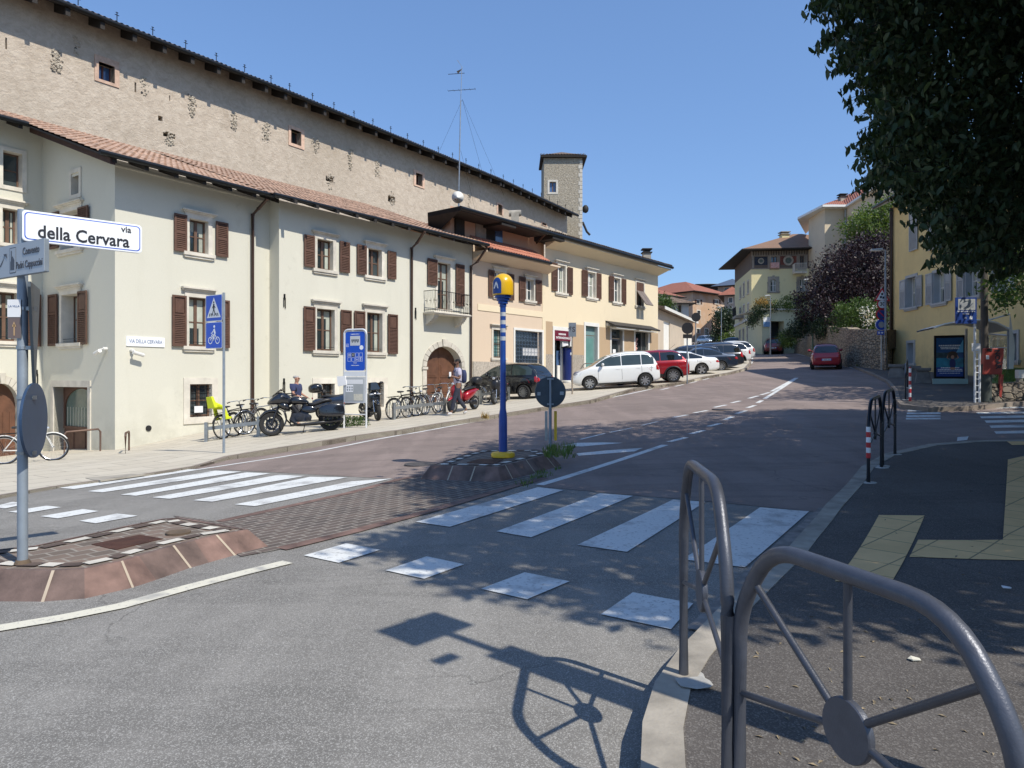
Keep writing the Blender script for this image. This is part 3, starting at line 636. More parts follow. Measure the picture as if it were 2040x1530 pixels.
ag=(a0r[0],a0r[1]); arch_fill(f0,w,a0r[0],a0r[1],a0r[3]-.75,a0r[3])
w.build('wall',m_['plaster_cream'],LH,world=True)
def sh(f,u0,u1,v0,v1): return fix(f.rect(u0,u1,v0,v1))
win(f1,LH,h1[0],cor=1,shl=sh(f1,345,370,427,501),shr=sh(f1,428,452,443,512))
win(f1,LH,h1[1],cor=1.3,half=True,shl=sh(f1,341,369,588.5,690),shr=sh(f1,430,455,598,693),rail=True)
win(f1,LH,h1[2],fw=.2,sill=False,bars=True,curt=False,dep=.2)
pn=MB(); f1.box(pn,f1.s(388),f1.s(405),-.03,-.02,f1.z(396,822),f1.z(396,809)); pn.build('notice',m_['paper'],LH,world=True)
win(fs,LH,hS[0],fw=.12,sill=False,curt=False,split=False,dep=.4)
win(fs,LH,hS[1],cor=1,shl=sh(fs,160,180,412,490),shr=sh(fs,104,121,424,496),dep=.35)
win(fs,LH,hS[2],cor=1.2,shl=sh(fs,159.5,177,580,686.6),shr=sh(fs,100.6,118,587,689.4),half=True,rail=True,dep=.38)
win(f0,LH,W0[0],fw=.12,sill=False,curt=False,split=False,dep=.3); win(f0,LH,W0[1],cor=1.2,dep=.3)
win(f0,LH,W0[2],cor=1.4,dep=.3,shl=sh(f0,38,72,580,688) if False else None,shr=None,rail=True)
shutter(f0,LH,sh(f0,48,80,586,690),'wood',half=True)
# side door
a,b,c,d=ds_; sd=MB(); fs.box(sd,a-.16,a,-.3,.04,c-.5,d+.2); fs.box(sd,b,b+.16,-.3,.04,c-.5,d+.2); fs.box(sd,a,b,-.3,.043,d,d+.2)
do=sd.build('door',m_['stone'],LH,world=True)
dd=MB(); c0=zb+1; zh=c+(d-c)*.38; fs.box(dd,a,b,-.33,-.3,c-.6,zh); 
for k in range(3): x0=a+(b-a)*(k+.12)/3; x1=a+(b-a)*(k+.88)/3; fs.box(dd,x0,x1,-.3,-.28,c+.05,zh-.12)
fs.box(dd,a,a+.08,-.33,-.27,zh,d); fs.box(dd,b-.08,b,-.33,-.27,zh,d); fs.box(dd,a,b,-.33,-.265,zh-.04,zh+.04)
arch_fill(fs,dd,a+.08,b-.08,d-.65,d-.05,o=-.28,dep=.33); fs.box(dd,a,b,-.33,-.28,d-.05,d)
dd.build('door_leaf',m_['wood'],do,world=True)
g=MB(); fs.box(g,a,b,-.34,-.325,zh,d); g.build('pane',M('glass_green',(.10,.14,.12),.15,var=.2),do,world=True)
g=MB()
for k in range(11): x=a+.18+(b-a-.36)*k/10; fs.box(g,x-.025,x+.025,-.324,-.318,zh+.02,zh+(d-zh)*.5)
g.build('blind',m_['curtain'],do,world=True)
# archway door on far left
x0,x1,c,d=a0r; dd=MB(); f0.box(dd,x0,x1,-.3,-.25,c-.8,d)
for k in range(5): f0.box(dd,x0+(x1-x0)*(k+.1)/5,x0+(x1-x0)*(k+.9)/5,-.25,-.23,c-.5,d-.9)
dl=dd.build('door',m_['door_wood'],LH,world=True); rg=MB(); arch_ring(f0,rg,x0,x1,c-.8,d-.75,d,.25); rg.build('door_surround',m_['stone'],dl,world=True)
# seg 2 windows
win(f2,LH,h2[0],cor=1,shl=sh(f2,604,624.6,469,532),shr=sh(f2,675,694.5,482,543))
win(f2,LH,h2[1],cor=1,shl=sh(f2,709.5,728,488.5,547),shr=sh(f2,770.5,787,501,556))
bd=win(f2,LH,h2[2],cor=1,rows=3,shl=sh(f2,850,869,516,568),shr=sh(f2,906.5,923,527,610),sill=False,name='balcony_door')
win(f2,LH,h2[3],cor=1.4,half=True,rail=True,shl=sh(f2,603,625.5,611,699),shr=sh(f2,677,698,618,702))
win(f2,LH,h2[4],cor=1.4,half=True,rail=True,shl=sh(f2,704,725,620,702),shr=sh(f2,771,790,626.5,705))
win(f2,LH,h2[5],fw=.2,sill=False,bars=True,curt=False); win(f2,LH,h2[6],fw=.2,sill=False,bars=True,curt=False)
# portal
x0,x1,c,d=por; rg=MB(); arch_ring(f2,rg,x0,x1,c-.6,spr,d,.24); pt_=rg.build('arched_door',m_['stone'],LH,world=True)
for k in (0,1):
    dd=MB(); xa=x0+(x1-x0)*k/2+.01; xb=x0+(x1-x0)*(k+1)/2-.01; f2.box(dd,xa,xb,-.42,-.36,c-.6,d)
    for za,zc in ((c-.3,c+.35),(c+.45,c+1.1),(c+1.2,c+1.75)): f2.box(dd,xa+.1,xb-.1,-.36,-.335,za,zc); f2.box(dd,xa+.18,xb-.18,-.335,-.32,za+.08,zc-.08)
    dd.build('door_leaf',m_['door_wood'],pt_,world=True)
# balcony
bz=f2.z(880,622,.9); ba0=f2.s(862.5,.55); ba1=f2.s(938,.55)-.1; bo=.62
bm_=MB(); f2.box(bm_,ba0,ba1,0,bo,bz-.05,bz+.06); f2.box(bm_,ba0-.04,ba1+.04,0,bo+.04,bz+.0,bz+.03)
for q in (ba0+.12,ba1-.42):
    for k in range(6): f2.box(bm_,q,q+.26,0,bo*.85*(1-(k/6)**1.6),bz-.05-.07*(k+1),bz-.05-.07*k)
bal=bm_.build('balcony',m_['stone'],LH,world=True); rl=MB(); zr=bz+.95
cor_=[f2.pt(ba0+.03,0,zr),f2.pt(ba0+.03,bo-.03,zr),f2.pt(ba1-.03,bo-.03,zr),f2.pt(ba1-.03,0,zr)]
for h in (0,-.82): rl.tube([p+V((0,0,h)) for p in cor_],.016,6)
for a_,b_ in zip(cor_,cor_[1:]):
    n=max(3,int((b_-a_).length/.11))
    for i in range(n+1):
        p=a_.lerp(b_,i/n); 
        rl.tube([p,p-V((0,0,.3)),p-V((0,0,.45))+(V((.02,-.02,0)) if i%2 else V((-.02,.02,0))),p-V((0,0,.6)),p-V((0,0,.87))],.009,5)
        if i%2: rl.ball(tuple(p-V((0,0,.42))),.028,6,5)
rl.build('railing',m_['black_metal'],bal,world=True)
# roof: one pitch behind a bent gutter line
OH=.95
def gp(f,u,v,o=OH): return f.pp(u,v,o)
ga=gp(f1,206,300.5); gb=gp(f1,350,341.5); ge=gp(f1,546,391.5); gf=gp(f2,546,391.5); gg=gp(f2,660,426); gh=gp(f2,974,488)
ga.z=gb.z=ge.z=(ga.z+gb.z+ge.z)/3; gk=(ge+gf)/2; gk.z=(ge.z+gh.z)/2
SL=.37
def upv(f): u=V((-f.n.x,-f.n.y,SL)); return u.normalized()
tiles('roof',ga,ge,upv(f1),8.8,'tile_clay',LH); tiles('roof',gk,gh,upv(f2),8.8,'tile_clay',LH)
d1=V((f1.d.x,f1.d.y,0)); gl0=f0.pt(-.0,OH,0); gl1=f0.pt(f0.L,OH,0)
dist=(V((gl0.x,gl0.y))-V((ga.x,ga.y))).dot(V((-f1.n.x,-f1.n.y))); zl=ga.z+SL*dist
gl0=V((gl0.x,gl0.y,zl))+d1*.2; gl0e=V((ga.x,ga.y,0))-V((f1.n.x,f1.n.y,0))*dist; gl0e.z=zl; gl1.z=zl
tiles('roof',gl1,gl0e,upv(f1),6,'tile_clay',LH)
gutter(LH,[ga-d1*.1,ge]); gutter(LH,[gk,gh]); gutter(LH,[gl1,gl0e])

def rafters(par,f,z,a0,a1,stp=.9,o=OH,drop=.16,w_=.12,sl=SL):
    a=a0
    while a<a1: 
        mb=MB(); mb.hexa([f.pt(a,o-.08,z-drop-.02),f.pt(a+w_,o-.08,z-drop-.02),f.pt(a+w_,-.05,z-drop+(o)*sl-.04),f.pt(a,-.05,z-drop+(o)*sl-.04),f.pt(a,o-.08,z-.05),f.pt(a+w_,o-.08,z-.05),f.pt(a+w_,-.05,z+o*sl-.05),f.pt(a,-.05,z+o*sl-.05)]); mb.build('rafter',m_['wood_dark'],par,world=True); a+=stp
rafters(LH,f1,ga.z,-.5,f1.L); rafters(LH,f2,(gk.z+gh.z)/2,0,f2.L+.4); rafters(LH,f0,zl,0,f0.L)
sb=MB(); dz=f1.pt(-.55,OH-.1,ga.z); 
sb.hexa([dz+V((0,0,-.24)),dz+d1*.14+V((0,0,-.24)),dz+d1*.14-V((f1.n.x,f1.n.y,0))*5+V((0,0,5*SL-.24)),dz-V((f1.n.x,f1.n.y,0))*5+V((0,0,5*SL-.24)),dz,dz+d1*.14,dz+d1*.14-V((f1.n.x,f1.n.y,0))*5+V((0,0,5*SL)),dz-V((f1.n.x,f1.n.y,0))*5+V((0,0,5*SL))])
sb.build('barge_board',M('wood_redbrown',(.06,.028,.02),.7,var=.3,sc=4),LH,world=True)
# plinth darker strip + cornice line
cm=MB(); f1.box(cm,0,f1.L,0,.03,ga.z-.02,ga.z+.03); cm.build('eave_moulding',m_['plaster_cream'],LH,world=True)
def pipe(f,u,vt,vb,ug,vg,par,o=.09,og=OH-.05):
    a=f.s(u,o); downpipe(par,[f.pp(ug,vg,og)-V((0,0,.05)),f.pt(f.s(ug,og)*.35+a*.65,og*.45,f.z(u,vt,o)+.12),f.pt(a,o,f.z(u,vt,o)-.05),f.pt(a,o,f.z(u,vb,o))])
pipe(f1,503.5,425,850,533,393,LH); pipe(f2,820.5,492,812,846,458,LH); pipe(f2,938.5,528,800,971,490,LH)
# wall plaques, tie-rod anchors, cameras
for f,u,v in ((f2,567,600),(f2,566,768),(f2,828,625),(f0,73,752)):
    m=MB(); c=f.pp(u,v,.02); m.tube([c+V((0,0,.25)),c+V((0,0,.1))],.035,6); m.tube([c+V((f.d.x*.03,f.d.y*.03,.12)),c+V((f.d.x*.03,f.d.y*.03,-.25))],.018,6); m.tube([c-V((f.d.x*.03,f.d.y*.03,-.12)),c-V((f.d.x*.03,f.d.y*.03,.2))],.018,6)
    m.build('wall_anchor',m_['black_metal'],LH,world=True)
def plaque(f,u0,u1,v0,v1,txt,th=.03):
    r=fix(f.rect(u0,u1,v0,v1)); m=MB(); f.box(m,r[0],r[1],.0,th,r[2],r[3]); o=thing('street_plaque','white stone street name plaque on the cream house corner','plaque',tuple(f.pt((r[0]+r[1])/2,0,(r[2]+r[3])/2)))
    m.build('slab',m_['sign_white'],o,world=True); text(txt,(r[3]-r[2])*.55,M('ink_blue',(.12,.17,.3),.6,var=0),o,facem(V((f.n.x,f.n.y,0))*(th+.004),(f.d.x,f.d.y,0)),.001,font_sx=.68); return o
plaque(f1,251,327,671.5,690.5,'· VIA DELLA CERVARA ·')
def cctv(f,u,v,lab,side):
    c=f.pp(u,v,.0); o=thing('security_camera',lab,'camera',tuple(c)); n=V((f.n.x,f.n.y,0)); d=V((f.d.x,f.d.y,0))*side
    m=MB(); m.tube([V((0,0,0)),n*.12],.05,8); m.tube([n*.1,n*.22+V((0,0,-.03))],.02,6); m.build('bracket',m_['white_paint'],o)
    m=MB(); p=n*.22+V((0,0,-.06)); m.cyl(p-d*.05,p+d*.25-V((0,0,.08)),.055,n=10); m.cyl(p+d*.24-V((0,0,.078)),p+d*.27-V((0,0,.09)),.04,n=10); m.build('camera_body',m_['white_paint'],o)
cctv(fs,213,695,'white security camera on the shaded corner wall of the cream house',1); cctv(f1,261,698,'white security camera under the street name plaque',1)
vt=MB(); c=f1.pp(295.5,853,.0); q=V((f1.n.x,f1.n.y,0)); vt.cyl(c,c+q*.03,.085,n=16); vt.build('vent',m_['dark'],LH,world=True)
# ================================================================ rubble-plastered long hall behind, and its tower
HC=17.0; EV=[(-330,-179),(-120,-95),(118,0),(560,176),(1000,358),(1152,428.5)]
ev=[V(((u-CU)/F*F*HC/(HZ-v),F*HC/(HZ-v))) for u,v in EV]
CS=house('old_hall','very long old hall with rough rubble plaster and a dark overhanging eave','building',ev[2])
OC=1.3; segs=[]; WP=[]
for i,p in enumerate(ev):
    a=ev[max(0,i-1)]; b=ev[min(len(ev)-1,i+1)]; t=(b-a).normalized(); WP.append(p+V((-t.y,t.x))*OC)
wm=MB(); castW=[((188,237,116,168),(196,228,128,162)),((574.5,605.6,254,294),(579,599.4,260,288)),((824,845,341,373),(828,841,346,370)),((989.5,1002,405,428),(991.5,1000,408,428)),((1078,1089,443,450),(1080,1088,444.5,449))]
slots=[(325,349,264,274),(315,324,231,241),(10.5,14,75,98),(268,271.5,164,184),(337,339,190,201),(649,664,352,362),(773,787,391,403)]
cf=[Fac(WP[i],WP[i+1]) for i in range(len(WP)-1)]
def cfor(u):
    for f in cf:
        s=f.s(u)
        if -.01<=s<=f.L+.01: return f
    return cf[-1]
hol={id(f):[] for f in cf}
for o_,i_ in castW: f=cfor((o_[0]+o_[1])/2); hol[id(f)].append(f.rect(*i_))
for q in slots: f=cfor((q[0]+q[1])/2); hol[id(f)].append(f.rect(*q))
for f in cf: f.wall(wm,0,f.L,-4,HC+EYE+.5,hol[id(f)],.5)
e=cf[-1]; wm.add([e.pt(e.L,0,-4),e.pt(e.L,-14,-4),e.pt(e.L,-14,HC+EYE),e.pt(e.L,0,HC+EYE)],[(0,1,2,3)])
wm.build('wall',m_['castle_plaster'],CS,world=True)
M('stone_pink',(.58,.40,.30),.85,var=.2,sc=5,bmp=.3,bsc=40)
for k,(o_,i_) in enumerate(castW):
    f=cfor((o_[0]+o_[1])/2); O=f.rect(*o_); I=f.rect(*i_); m=MB()
    for (a,b,c,d) in ((O[0],I[0],O[2],O[3]),(I[1],O[1],O[2],O[3]),(I[0],I[1],I[3],O[3]),(I[0],I[1],O[2],I[2])):
        if b-a>.02 and d-c>.02: f.box(m,a,b,-.3,.05,c,d)
    w_=m.build('window',m_['stone_pink'],CS,world=True)
    if k<4:
        g=MB(); f.box(g,I[0],I[1],-.5,-.45,I[2],I[3]); g.build('pane',m_['glass_blue'] if k==0 else m_['glass'],w_,world=True)
        s=MB(); am=(I[0]+I[1])/2; f.box(s,am-.04,am+.04,-.45,-.4,I[2],I[3]); f.box(s,I[0],I[0]+.05,-.45,-.4,I[2],I[3]); f.box(s,I[1]-.05,I[1],-.45,-.4,I[2],I[3]); s.build('sash',M('sash_red',(.16,.05,.03),.6),w_,world=True)
for f in cf:
    for h in hol[id(f)]:
        m=MB(); f.box(m,h[0]-.02,h[1]+.02,-.7,-.52,h[2]-.02,h[3]+.02); m.build('recess',m_['dark'],CS,world=True)
# decayed plaster patches where the masonry shows
rnd=random.Random(3)
for (u0,u1,v0,v1,n) in [(96,126,99,143,60),(372,392,190,233,55),(458,473,224,259,40),(520,540,244,283,50),(690,705,297,338,40),(745,756,321,351,30),(619,639,274,306,32),(930,938,388,418,16),(322,352,262,290,26),(649,668,345,378,18),(772,790,380,408,18),(140,160,70,110,16),(275,300,155,190,14)]:
    f=cfor((u0+u1)/2); r=f.rect(u0,u1,v0,v1); m=MB(); dk=MB(); ca=(r[0]+r[1])/2; cz=(r[2]+r[3])/2
    for i in range(int(n*1.6)):
        a=rnd.gauss(0,.42); z=rnd.uniform(-1,1); 
        if abs(a)>1.0-.35*abs(z): continue
        a=ca+a*(r[1]-r[0])/2; z=cz+z*(r[3]-r[2])/2; s=rnd.uniform(.03,.085); c=f.pt(a,.0,z); m.ball(tuple(c),(s*rnd.uniform(.8,1.6),s*.7,s*rnd.uniform(.5,1)),6,4)
    m.build('exposed_rubble',m_['rubble_light'],CS,world=True)
    for i in range(n//9):
        a=ca+rnd.gauss(0,.35)*(r[1]-r[0])/2; z=rnd.uniform(r[2],r[3]); s=rnd.uniform(.03,.07); c=f.pt(a,.012,z); dk.add([c+V((f.d.x,f.d.y,0))*(s*cos(t)*rnd.uniform(.6,1.5))+V((0,0,s*sin(t)*rnd.uniform(.6,1.3))) for t in [k*PI/3 for k in range(6)]],[(0,1,2,3,4,5)])
    dk.build('mortar_gaps',m_['dark'],CS,world=True)
# eave: rafters, deck, tiles, snow guards
up_=lambda f: V((-f.n.x,-f.n.y,.42)).normalized()
for i,f in enumerate(cf):
    A=V((*ev[i],HC+EYE)); B=V((*ev[i+1],HC+EYE)); tiles('roof',A,B,up_(f),3.2,'tile_old',CS,thick=.12,tw=.26,amp=.07)
    gutter(CS,[A+V((0,0,-.06)),B+V((0,0,-.06))],.11)
    rafters(CS,f,HC+EYE,.3,f.L,1.5,OC,.5,.2,.42)
    a=1.0
    while a<f.L:
        sg=MB(); c=f.pt(a,OC-.5,HC+EYE+.35); sg.cyl(c,c+V((0,0,.42)),.022,n=5); d=V((f.d.x,f.d.y,0))*.1; sg.cyl(c+V((0,0,.28))-d,c+V((0,0,.28))+d,.02,n=4); sg.cyl(c+V((0,0,.4))-d*.6,c+V((0,0,.4))+d*.6,.02,n=4); a+=1.75; sg.build('snow_guard',m_['black_metal'],CS,world=True)
# tower
def boxhouse(name,label,cat,fr,dep,z0,z1,mat,holes=[],n=None):
    pass
YT=76.0; xa=(1083.5-CU)/F*YT; xb=(1160-CU)/F*YT; zt1=EYE+(HZ-309)/F*YT
TW=house('stone_tower','square stone tower with a low tiled hip roof rising behind the old hall','tower',(xa,YT))
ft=Fac((xa,YT),(xb,YT)); ftr=Fac((xb,YT),(xb+.22,YT+4.2)); ftl=Fac((xa,YT),(xa-.1,YT+4.2)); m=MB(); tw_=ft.rect(1094.5,1108,362,383)
ft.wall(m,0,ft.L,0,zt1,[tw_],.3); ftr.n=V((1,0)); ftr.wall(m,0,4.2,0,zt1,[]); ftl.wall(m,0,4.2,0,zt1,[]); 
rubble('tower_stone',(.50,.45,.36),(.40,.35,.27),(.24,.2,.15),5,.6,1.6); m.build('wall',m_['tower_stone'],TW,world=True)
q=MB(); 
for k in range(34): z=zt1-.6-k*.45; l=.42 if k%2 else .28; ft.box(q,ft.L-l,ft.L+.02,-.3,.03,z-.4,z)
q.build('quoins',m_['stone'],TW,world=True)
win(ft,TW,tw_,fw=.2,sill=False,dep=.28,rows=1,curt=False,glass='glass_blue')
rb=MB(); o=.38; z=zt1-.15; cx=(xa+xb)/2; cy=YT+2.1
rb.box((xa-o,YT-o,z-.15),(xb+o+.1,YT+4.2+o,z+.03)); rb.build('eave',m_['wood_dark'],TW,world=True)
tiles('roof',(xa-o,YT-o,z+.05),(xb+o,YT-o,z+.05),(0,1,.42),.9,'tile_old',TW,tw=.3,amp=.07)
hp=MB(); pk=V((cx,cy,z+1.15)); c4=[V((xa-o,YT-o,z+.04)),V((xb+o,YT-o,z+.04)),V((xb+o,YT+4.2+o,z+.04)),V((xa-o,YT+4.2+o,z+.04))]; hp.add(c4+[pk],[(0,1,4),(1,2,4),(2,3,4),(3,0,4)]); hp.build('hip_roof',m_['tile_old'],TW,world=True)
bb=MB(); bb.ball((xb+.45,YT+1,EYE+(HZ-412)/F*YT),(.35,.3,.45),10,8); bb.cyl((xb+.15,YT+1,EYE+(HZ-418)/F*YT),(xb+.5,YT+1,EYE+(HZ-418)/F*YT),.06); bb.build('bell',m_['dark'],TW,world=True,smooth=True)
bb=MB(); bb.tube([(xb+.1,YT+.6,EYE+(HZ-440)/F*YT),(xb+.55,YT+.6,EYE+(HZ-459)/F*YT),(xb+.9,YT+.6,EYE+(HZ-466)/F*YT)],.13,6); bb.build('bracket',m_['dark'],TW,world=True)
# ================================================================ peach house (low front, upper storey set back)
AP=V(B2)+V((sin(R(37)),cos(R(37))))*.02; al=R(38); dP=V((sin(al),cos(al))); BP=AP+dP*5.86; CPt=BP+dP*13.25
fp=Fac(AP,BP); fc=Fac(BP,CPt)
PH=house('peach_house','peach house with red tiled lean-to roof and a folding blue shop grille','house',AP); m=MB()
zc=fp.z(1080,535)-.0
hp_=[fp.rect(985,1006,541,590),fp.rect(1047,1063,556.5,599),fp.rect(982,1003,657,713),fp.rect(1025.5,1079.5,659.5,735)]
hp_[3]=(hp_[3][0],hp_[3][1],-2,hp_[3][3]); 
band=fp.z(1010,619); 
ZPE=fp.pp(975,489,.85).z
fp.wall(m,0,fp.L,-2,ZPE+.1,hp_,.22); m.build('wall',m_['plaster_peach'],PH,world=True)
b_=MB(); fp.box(b_,.35,fp.L-.0,0,.03,fp.z(1040,628),fp.z(1040,616)); fp.box(b_,fp.L-.3,fp.L,0,.028,-1.5,ZPE); b_.build('pilaster_band',m_['plaster_yellow'],PH,world=True)
b_=MB(); fp.box(b_,0,hp_[3][0]-.12,0,.05,-2,fp.z(980,721)); 
b_.build('plinth',M('granite',(.36,.32,.27),.8,var=.35,sc=14),PH,world=True)
win(fp,PH,hp_[0],cor=.8,fw=.1,sash='white_paint',shl=sh(fp,972,983,538,591),shr=sh(fp,1009,1022,546,598),smat='wood')
win(fp,PH,hp_[1],cor=.8,fw=.1,sash='white_paint',shl=sh(fp,1033,1045,551.5,600),shr=sh(fp,1066,1077,558,605))
win(fp,PH,hp_[2],cor=1,fw=.12,split=False,bars=True,glass='glass_teal')
g_=MB(); x0,x1,c,d=hp_[3]; fp.box(g_,x0-.12,x0,-.1,.04,-2,d); fp.box(g_,x1,x1+.12,-.1,.04,-2,d); fp.box(g_,x0-.12,x1+.12,-.1,.045,d,d+.12); gs=g_.build('shop_front',m_['white_paint'],PH,world=True)
g_=MB(); fp.box(g_,x0,x1,-.34,-.3,c,d); g_.build('shop_window',m_['glass'],gs,world=True)
g_=MB(); n=18
for i in range(n+1): x=x0+(x1-x0)*i/n; g_.cyl(fp.pt(x,-.1,c+1),fp.pt(x,-.1,d),.013,n=4)
for j in range(15):
    z=d-.19*j-.08
    for i in range(n): 
        if (i+j)%2: x=x0+(x1-x0)*i/n; y=x+(x1-x0)/n; g_.cyl(fp.pt(x,-.1,z),fp.pt(y,-.1,z-.09),.008,n=3); 
        else: x=x0+(x1-x0)*i/n; y=x+(x1-x0)/n; g_.cyl(fp.pt(x,-.1,z-.09),fp.pt(y,-.1,z),.008,n=3)
g_.build('folding_grille',M('grille_blue',(.13,.18,.26),.5,metal=.4,var=.1),gs,world=True)
g_=MB(); fp.box(g_,x0+1.0,x0+2.3,-.29,-.28,d-1.25,d-.85); g_.build('shop_sign',m_['paper'],gs,world=True)
ea=fp.pp(973,487,.85); eb=fp.pp(1098,529,.85); eb.z=ea.z=(ea.z+eb.z)/2
tiles('roof',ea,eb,V((-fp.n.x,-fp.n.y,.62)),1.5,'tile_red',PH,under='plaster_peach'); gutter(PH,[ea-V((0,0,.05)),eb-V((0,0,.05))])
b_=MB(); fp.box(b_,.0,fp.L+.25,-.0,.8,ea.z-.16,ea.z-.08); b_.hexa([fp.pt(0,.02,ea.z-.45),fp.pt(fp.L+.2,.02,ea.z-.45),fp.pt(fp.L+.2,.03,ea.z-.45),fp.pt(0,.03,ea.z-.45),fp.pt(0,.02,ea.z-.16),fp.pt(fp.L+.2,.02,ea.z-.16),fp.pt(fp.L+.2,.72,ea.z-.16),fp.pt(0,.72,ea.z-.16)])
b_.build('soffit',m_['plaster_peach'],PH,world=True)
# upper storey set back
SB=-.3; fu=Fac(AP-V(fp.n)*-SB-dP*1.2,BP-V(fp.n)*-SB+dP*.3)
zr0=fc.pp(1090,459,.9).z
uw=MB(); fu.wall(uw,0,fu.L,ZPE-.2,zr0+.3,[],.1); fl=Fac(fu.A,fu.A-fu.n*5); fl.wall(uw,0,5,ZPE-.2,zr0-.3,[]); uw.build('upper_wall',m_['plaster_peach2'],PH,world=True)
u_=MB(); r=fu.rect(986,1000,436,500); fu.box(u_,r[0],r[1],0,.04,ZPE-1,r[3]-.1); u_.build('blue_panel',m_['glass_blue'],PH,world=True)
u_=MB(); r=fu.rect(947,967,433,490); fu.box(u_,r[0],r[1],0,.05,ZPE-1,r[3]); u_.build('upper_door',m_['stone_dark'],PH,world=True)
u_=MB(); r=fu.rect(968,985,433,490); fu.box(u_,r[0],r[1],0,.03,ZPE-1,r[3]); u_.build('upper_frame',m_['wood_dark'],PH,world=True); u_=MB(); r=fu.rect(905,922,433,490); fu.box(u_,r[0],r[1],0,.12,ZPE-1,r[3]-.1); u_.build('upper_frame',m_['wood_dark'],PH,world=True)
# shared dark roof of peach + yellow house
YH=house('yellow_house','pale yellow two-storey house with brown shutters, shops and a long awning','house',BP); m=MB()
Wc=[(1109,1126,528.5,583.5),(1170,1186,542.5,593),(1222,1235,554,602),(1267,1282,563,609.5)]
hc=hs(fc,Wc); Gc=[(1104,1135,659,760),(1166,1190,650,745),(1217.5,1240,657,745),(1265,1291,662,705)]; gc=hs(fc,Gc)
gc=[(a,b,(-.5 if k<3 else c),d) for k,(a,b,c,d) in enumerate(gc)]
fc.wall(m,0,fc.L,-1,zr0+.15,hc+gc,.25); fce=Fac(CPt,CPt+V((-fc.n.x,-fc.n.y))*8); fce.wall(m,0,8,-1,zr0+.1,[]); 
m.build('wall',m_['plaster_yellow'],YH,world=True)
b_=MB(); zb_=fc.z(1200,652); xs_=[0]+[v for g_ in gc for v in (g_[0]-.16,g_[1]+.16)]+[fc.L]
for i in range(0,len(xs_),2):
    if xs_[i+1]-xs_[i]>.05: fc.box(b_,xs_[i],xs_[i+1],.0,.012,-1,zb_)
b_.build('painted_dado',m_['plaster_brown'],YH,world=True)
b_=MB(); fc.box(b_,0,gc[0][0]-.17,0,.04,-1,fc.z(1095,706)); fc.box(b_,gc[0][1]+.17,gc[1][0]-.17,0,.04,-1,fc.z(1150,707)); b_.build('plinth',m_['granite'],YH,world=True)
win(fc,YH,hc[0],cor=.8,fw=.12,sash='white_paint',shl=sh(fc,1098,1108.5,524,579),shr=sh(fc,1129,1139,533,587))
win(fc,YH,hc[1],cor=.8,fw=.12,sash='white_paint',shl=sh(fc,1158,1168.5,538,590),shr=sh(fc,1187,1196,545,596))
win(fc,YH,hc[2],cor=.8,fw=.12,sash='white_paint',shl=sh(fc,1212,1221,550,600),shr=sh(fc,1237,1245.5,556,606))
w4=win(fc,YH,hc[3],cor=.8,fw=.12,sash='wood_sash',curt=False); r=hc[3]; zm=r[2]+(r[3]-r[2])*.62; 
for k in (0,1):
    q=MB(); a0=r[0]+(r[1]-r[0])*k/2; a1=a0+(r[1]-r[0])/2-.03; fc.box(q,a0,a1,-.04,.02,zm,r[3]); q.build('shutter',m_['wood'],w4,world=True)
    q=MB(); q.hexa([fc.pt(a0,.02,zm),fc.pt(a1,.02,zm),fc.pt(a1,.7,zm-.95),fc.pt(a0,.7,zm-.95),fc.pt(a0,.06,zm+.02),fc.pt(a1,.06,zm+.02),fc.pt(a1,.74,zm-.92),fc.pt(a0,.74,zm-.92)]); q.build('propped_shutter',M('shutter_worn',(.16,.13,.115),.7,var=.2),w4,world=True)
def shop(r,kids,name='shop_door',fr='white_paint',fw=.16):
    g=MB(); x0,x1,c,d=r; fc.box(g,x0-fw,x0,-.2,.035,c,d); fc.box(g,x1,x1+fw,-.2,.035,c,d); fc.box(g,x0-fw,x1+fw,-.2,.04,d,d+fw*1.3); o=g.build(name,m_[fr],YH,world=True)
    for nm,mt,(a,b,zz0,zz1,o0,o1) in kids:
        k=MB(); L=x1-x0; fc.box(k,x0+L*a,x0+L*b,o0,o1,zz0 if zz0 is not None else c,zz1); k.build(nm,m_[mt],o,world=True)
    return o
d=gc[0][3]; 
so_=shop(gc[0],[('interior','dark',(0,1,None,d,-.5,-.45)),('glass_door','glass',(.08,.25,None,d-.6,-.15,-.12)),('fridge','white_paint',(.3,.5,None,d-1.9,-.3,-.1)),('goods','glass_blue',(.3,.55,d-2,d-1.1,-.32,-.2)),('doorpost','white_paint',(.52,.58,None,d-.5,-.15,0)),('notices','paper',(.62,.95,d-1.5,d-.55,-.1,-.05))])
sg_=MB(); fc.box(sg_,gc[0][0],gc[0][1],.0,.06,d-.55,d); sgo=sg_.build('shop_sign',M('maroon',(.16,.012,.03),.4,var=.1),so_,world=True)
k=MB(); [fc.box(k,gc[0][0]+.35+.12*i,gc[0][0]+.43+.12*i,.061,.066,d-.24,d-.15) for i in range(6)]; k.build('small_print',m_['pinkish'] if 'pinkish' in MATS else m_['paper'],sgo,world=True)
text('INTERNAZIONALE',.16,m_['paper'],sgo,facem(fc.pt((gc[0][0]+gc[0][1])/2,.068,d-.40)-V(YH['org']),(fc.d.x,fc.d.y,0)),.004)
M('door_teal',(.12,.26,.24),.35,var=.12); M('frame_teal',(.16,.26,.26),.5,var=.1); M('frame_grey',(.12,.12,.12),.5)
d=gc[1][3]; shop(gc[1],[('door_leaf','frame_teal',(0,1,None,d-.55,-.25,-.2)),('pane','door_teal',(.14,.86,None,d-.7,-.19,-.18)),('transom','frame_teal',(0,1,d-.5,d,-.24,-.2)),('handle','black_metal',(.12,.16,d-2.2,d-1.7,-.18,-.1))])
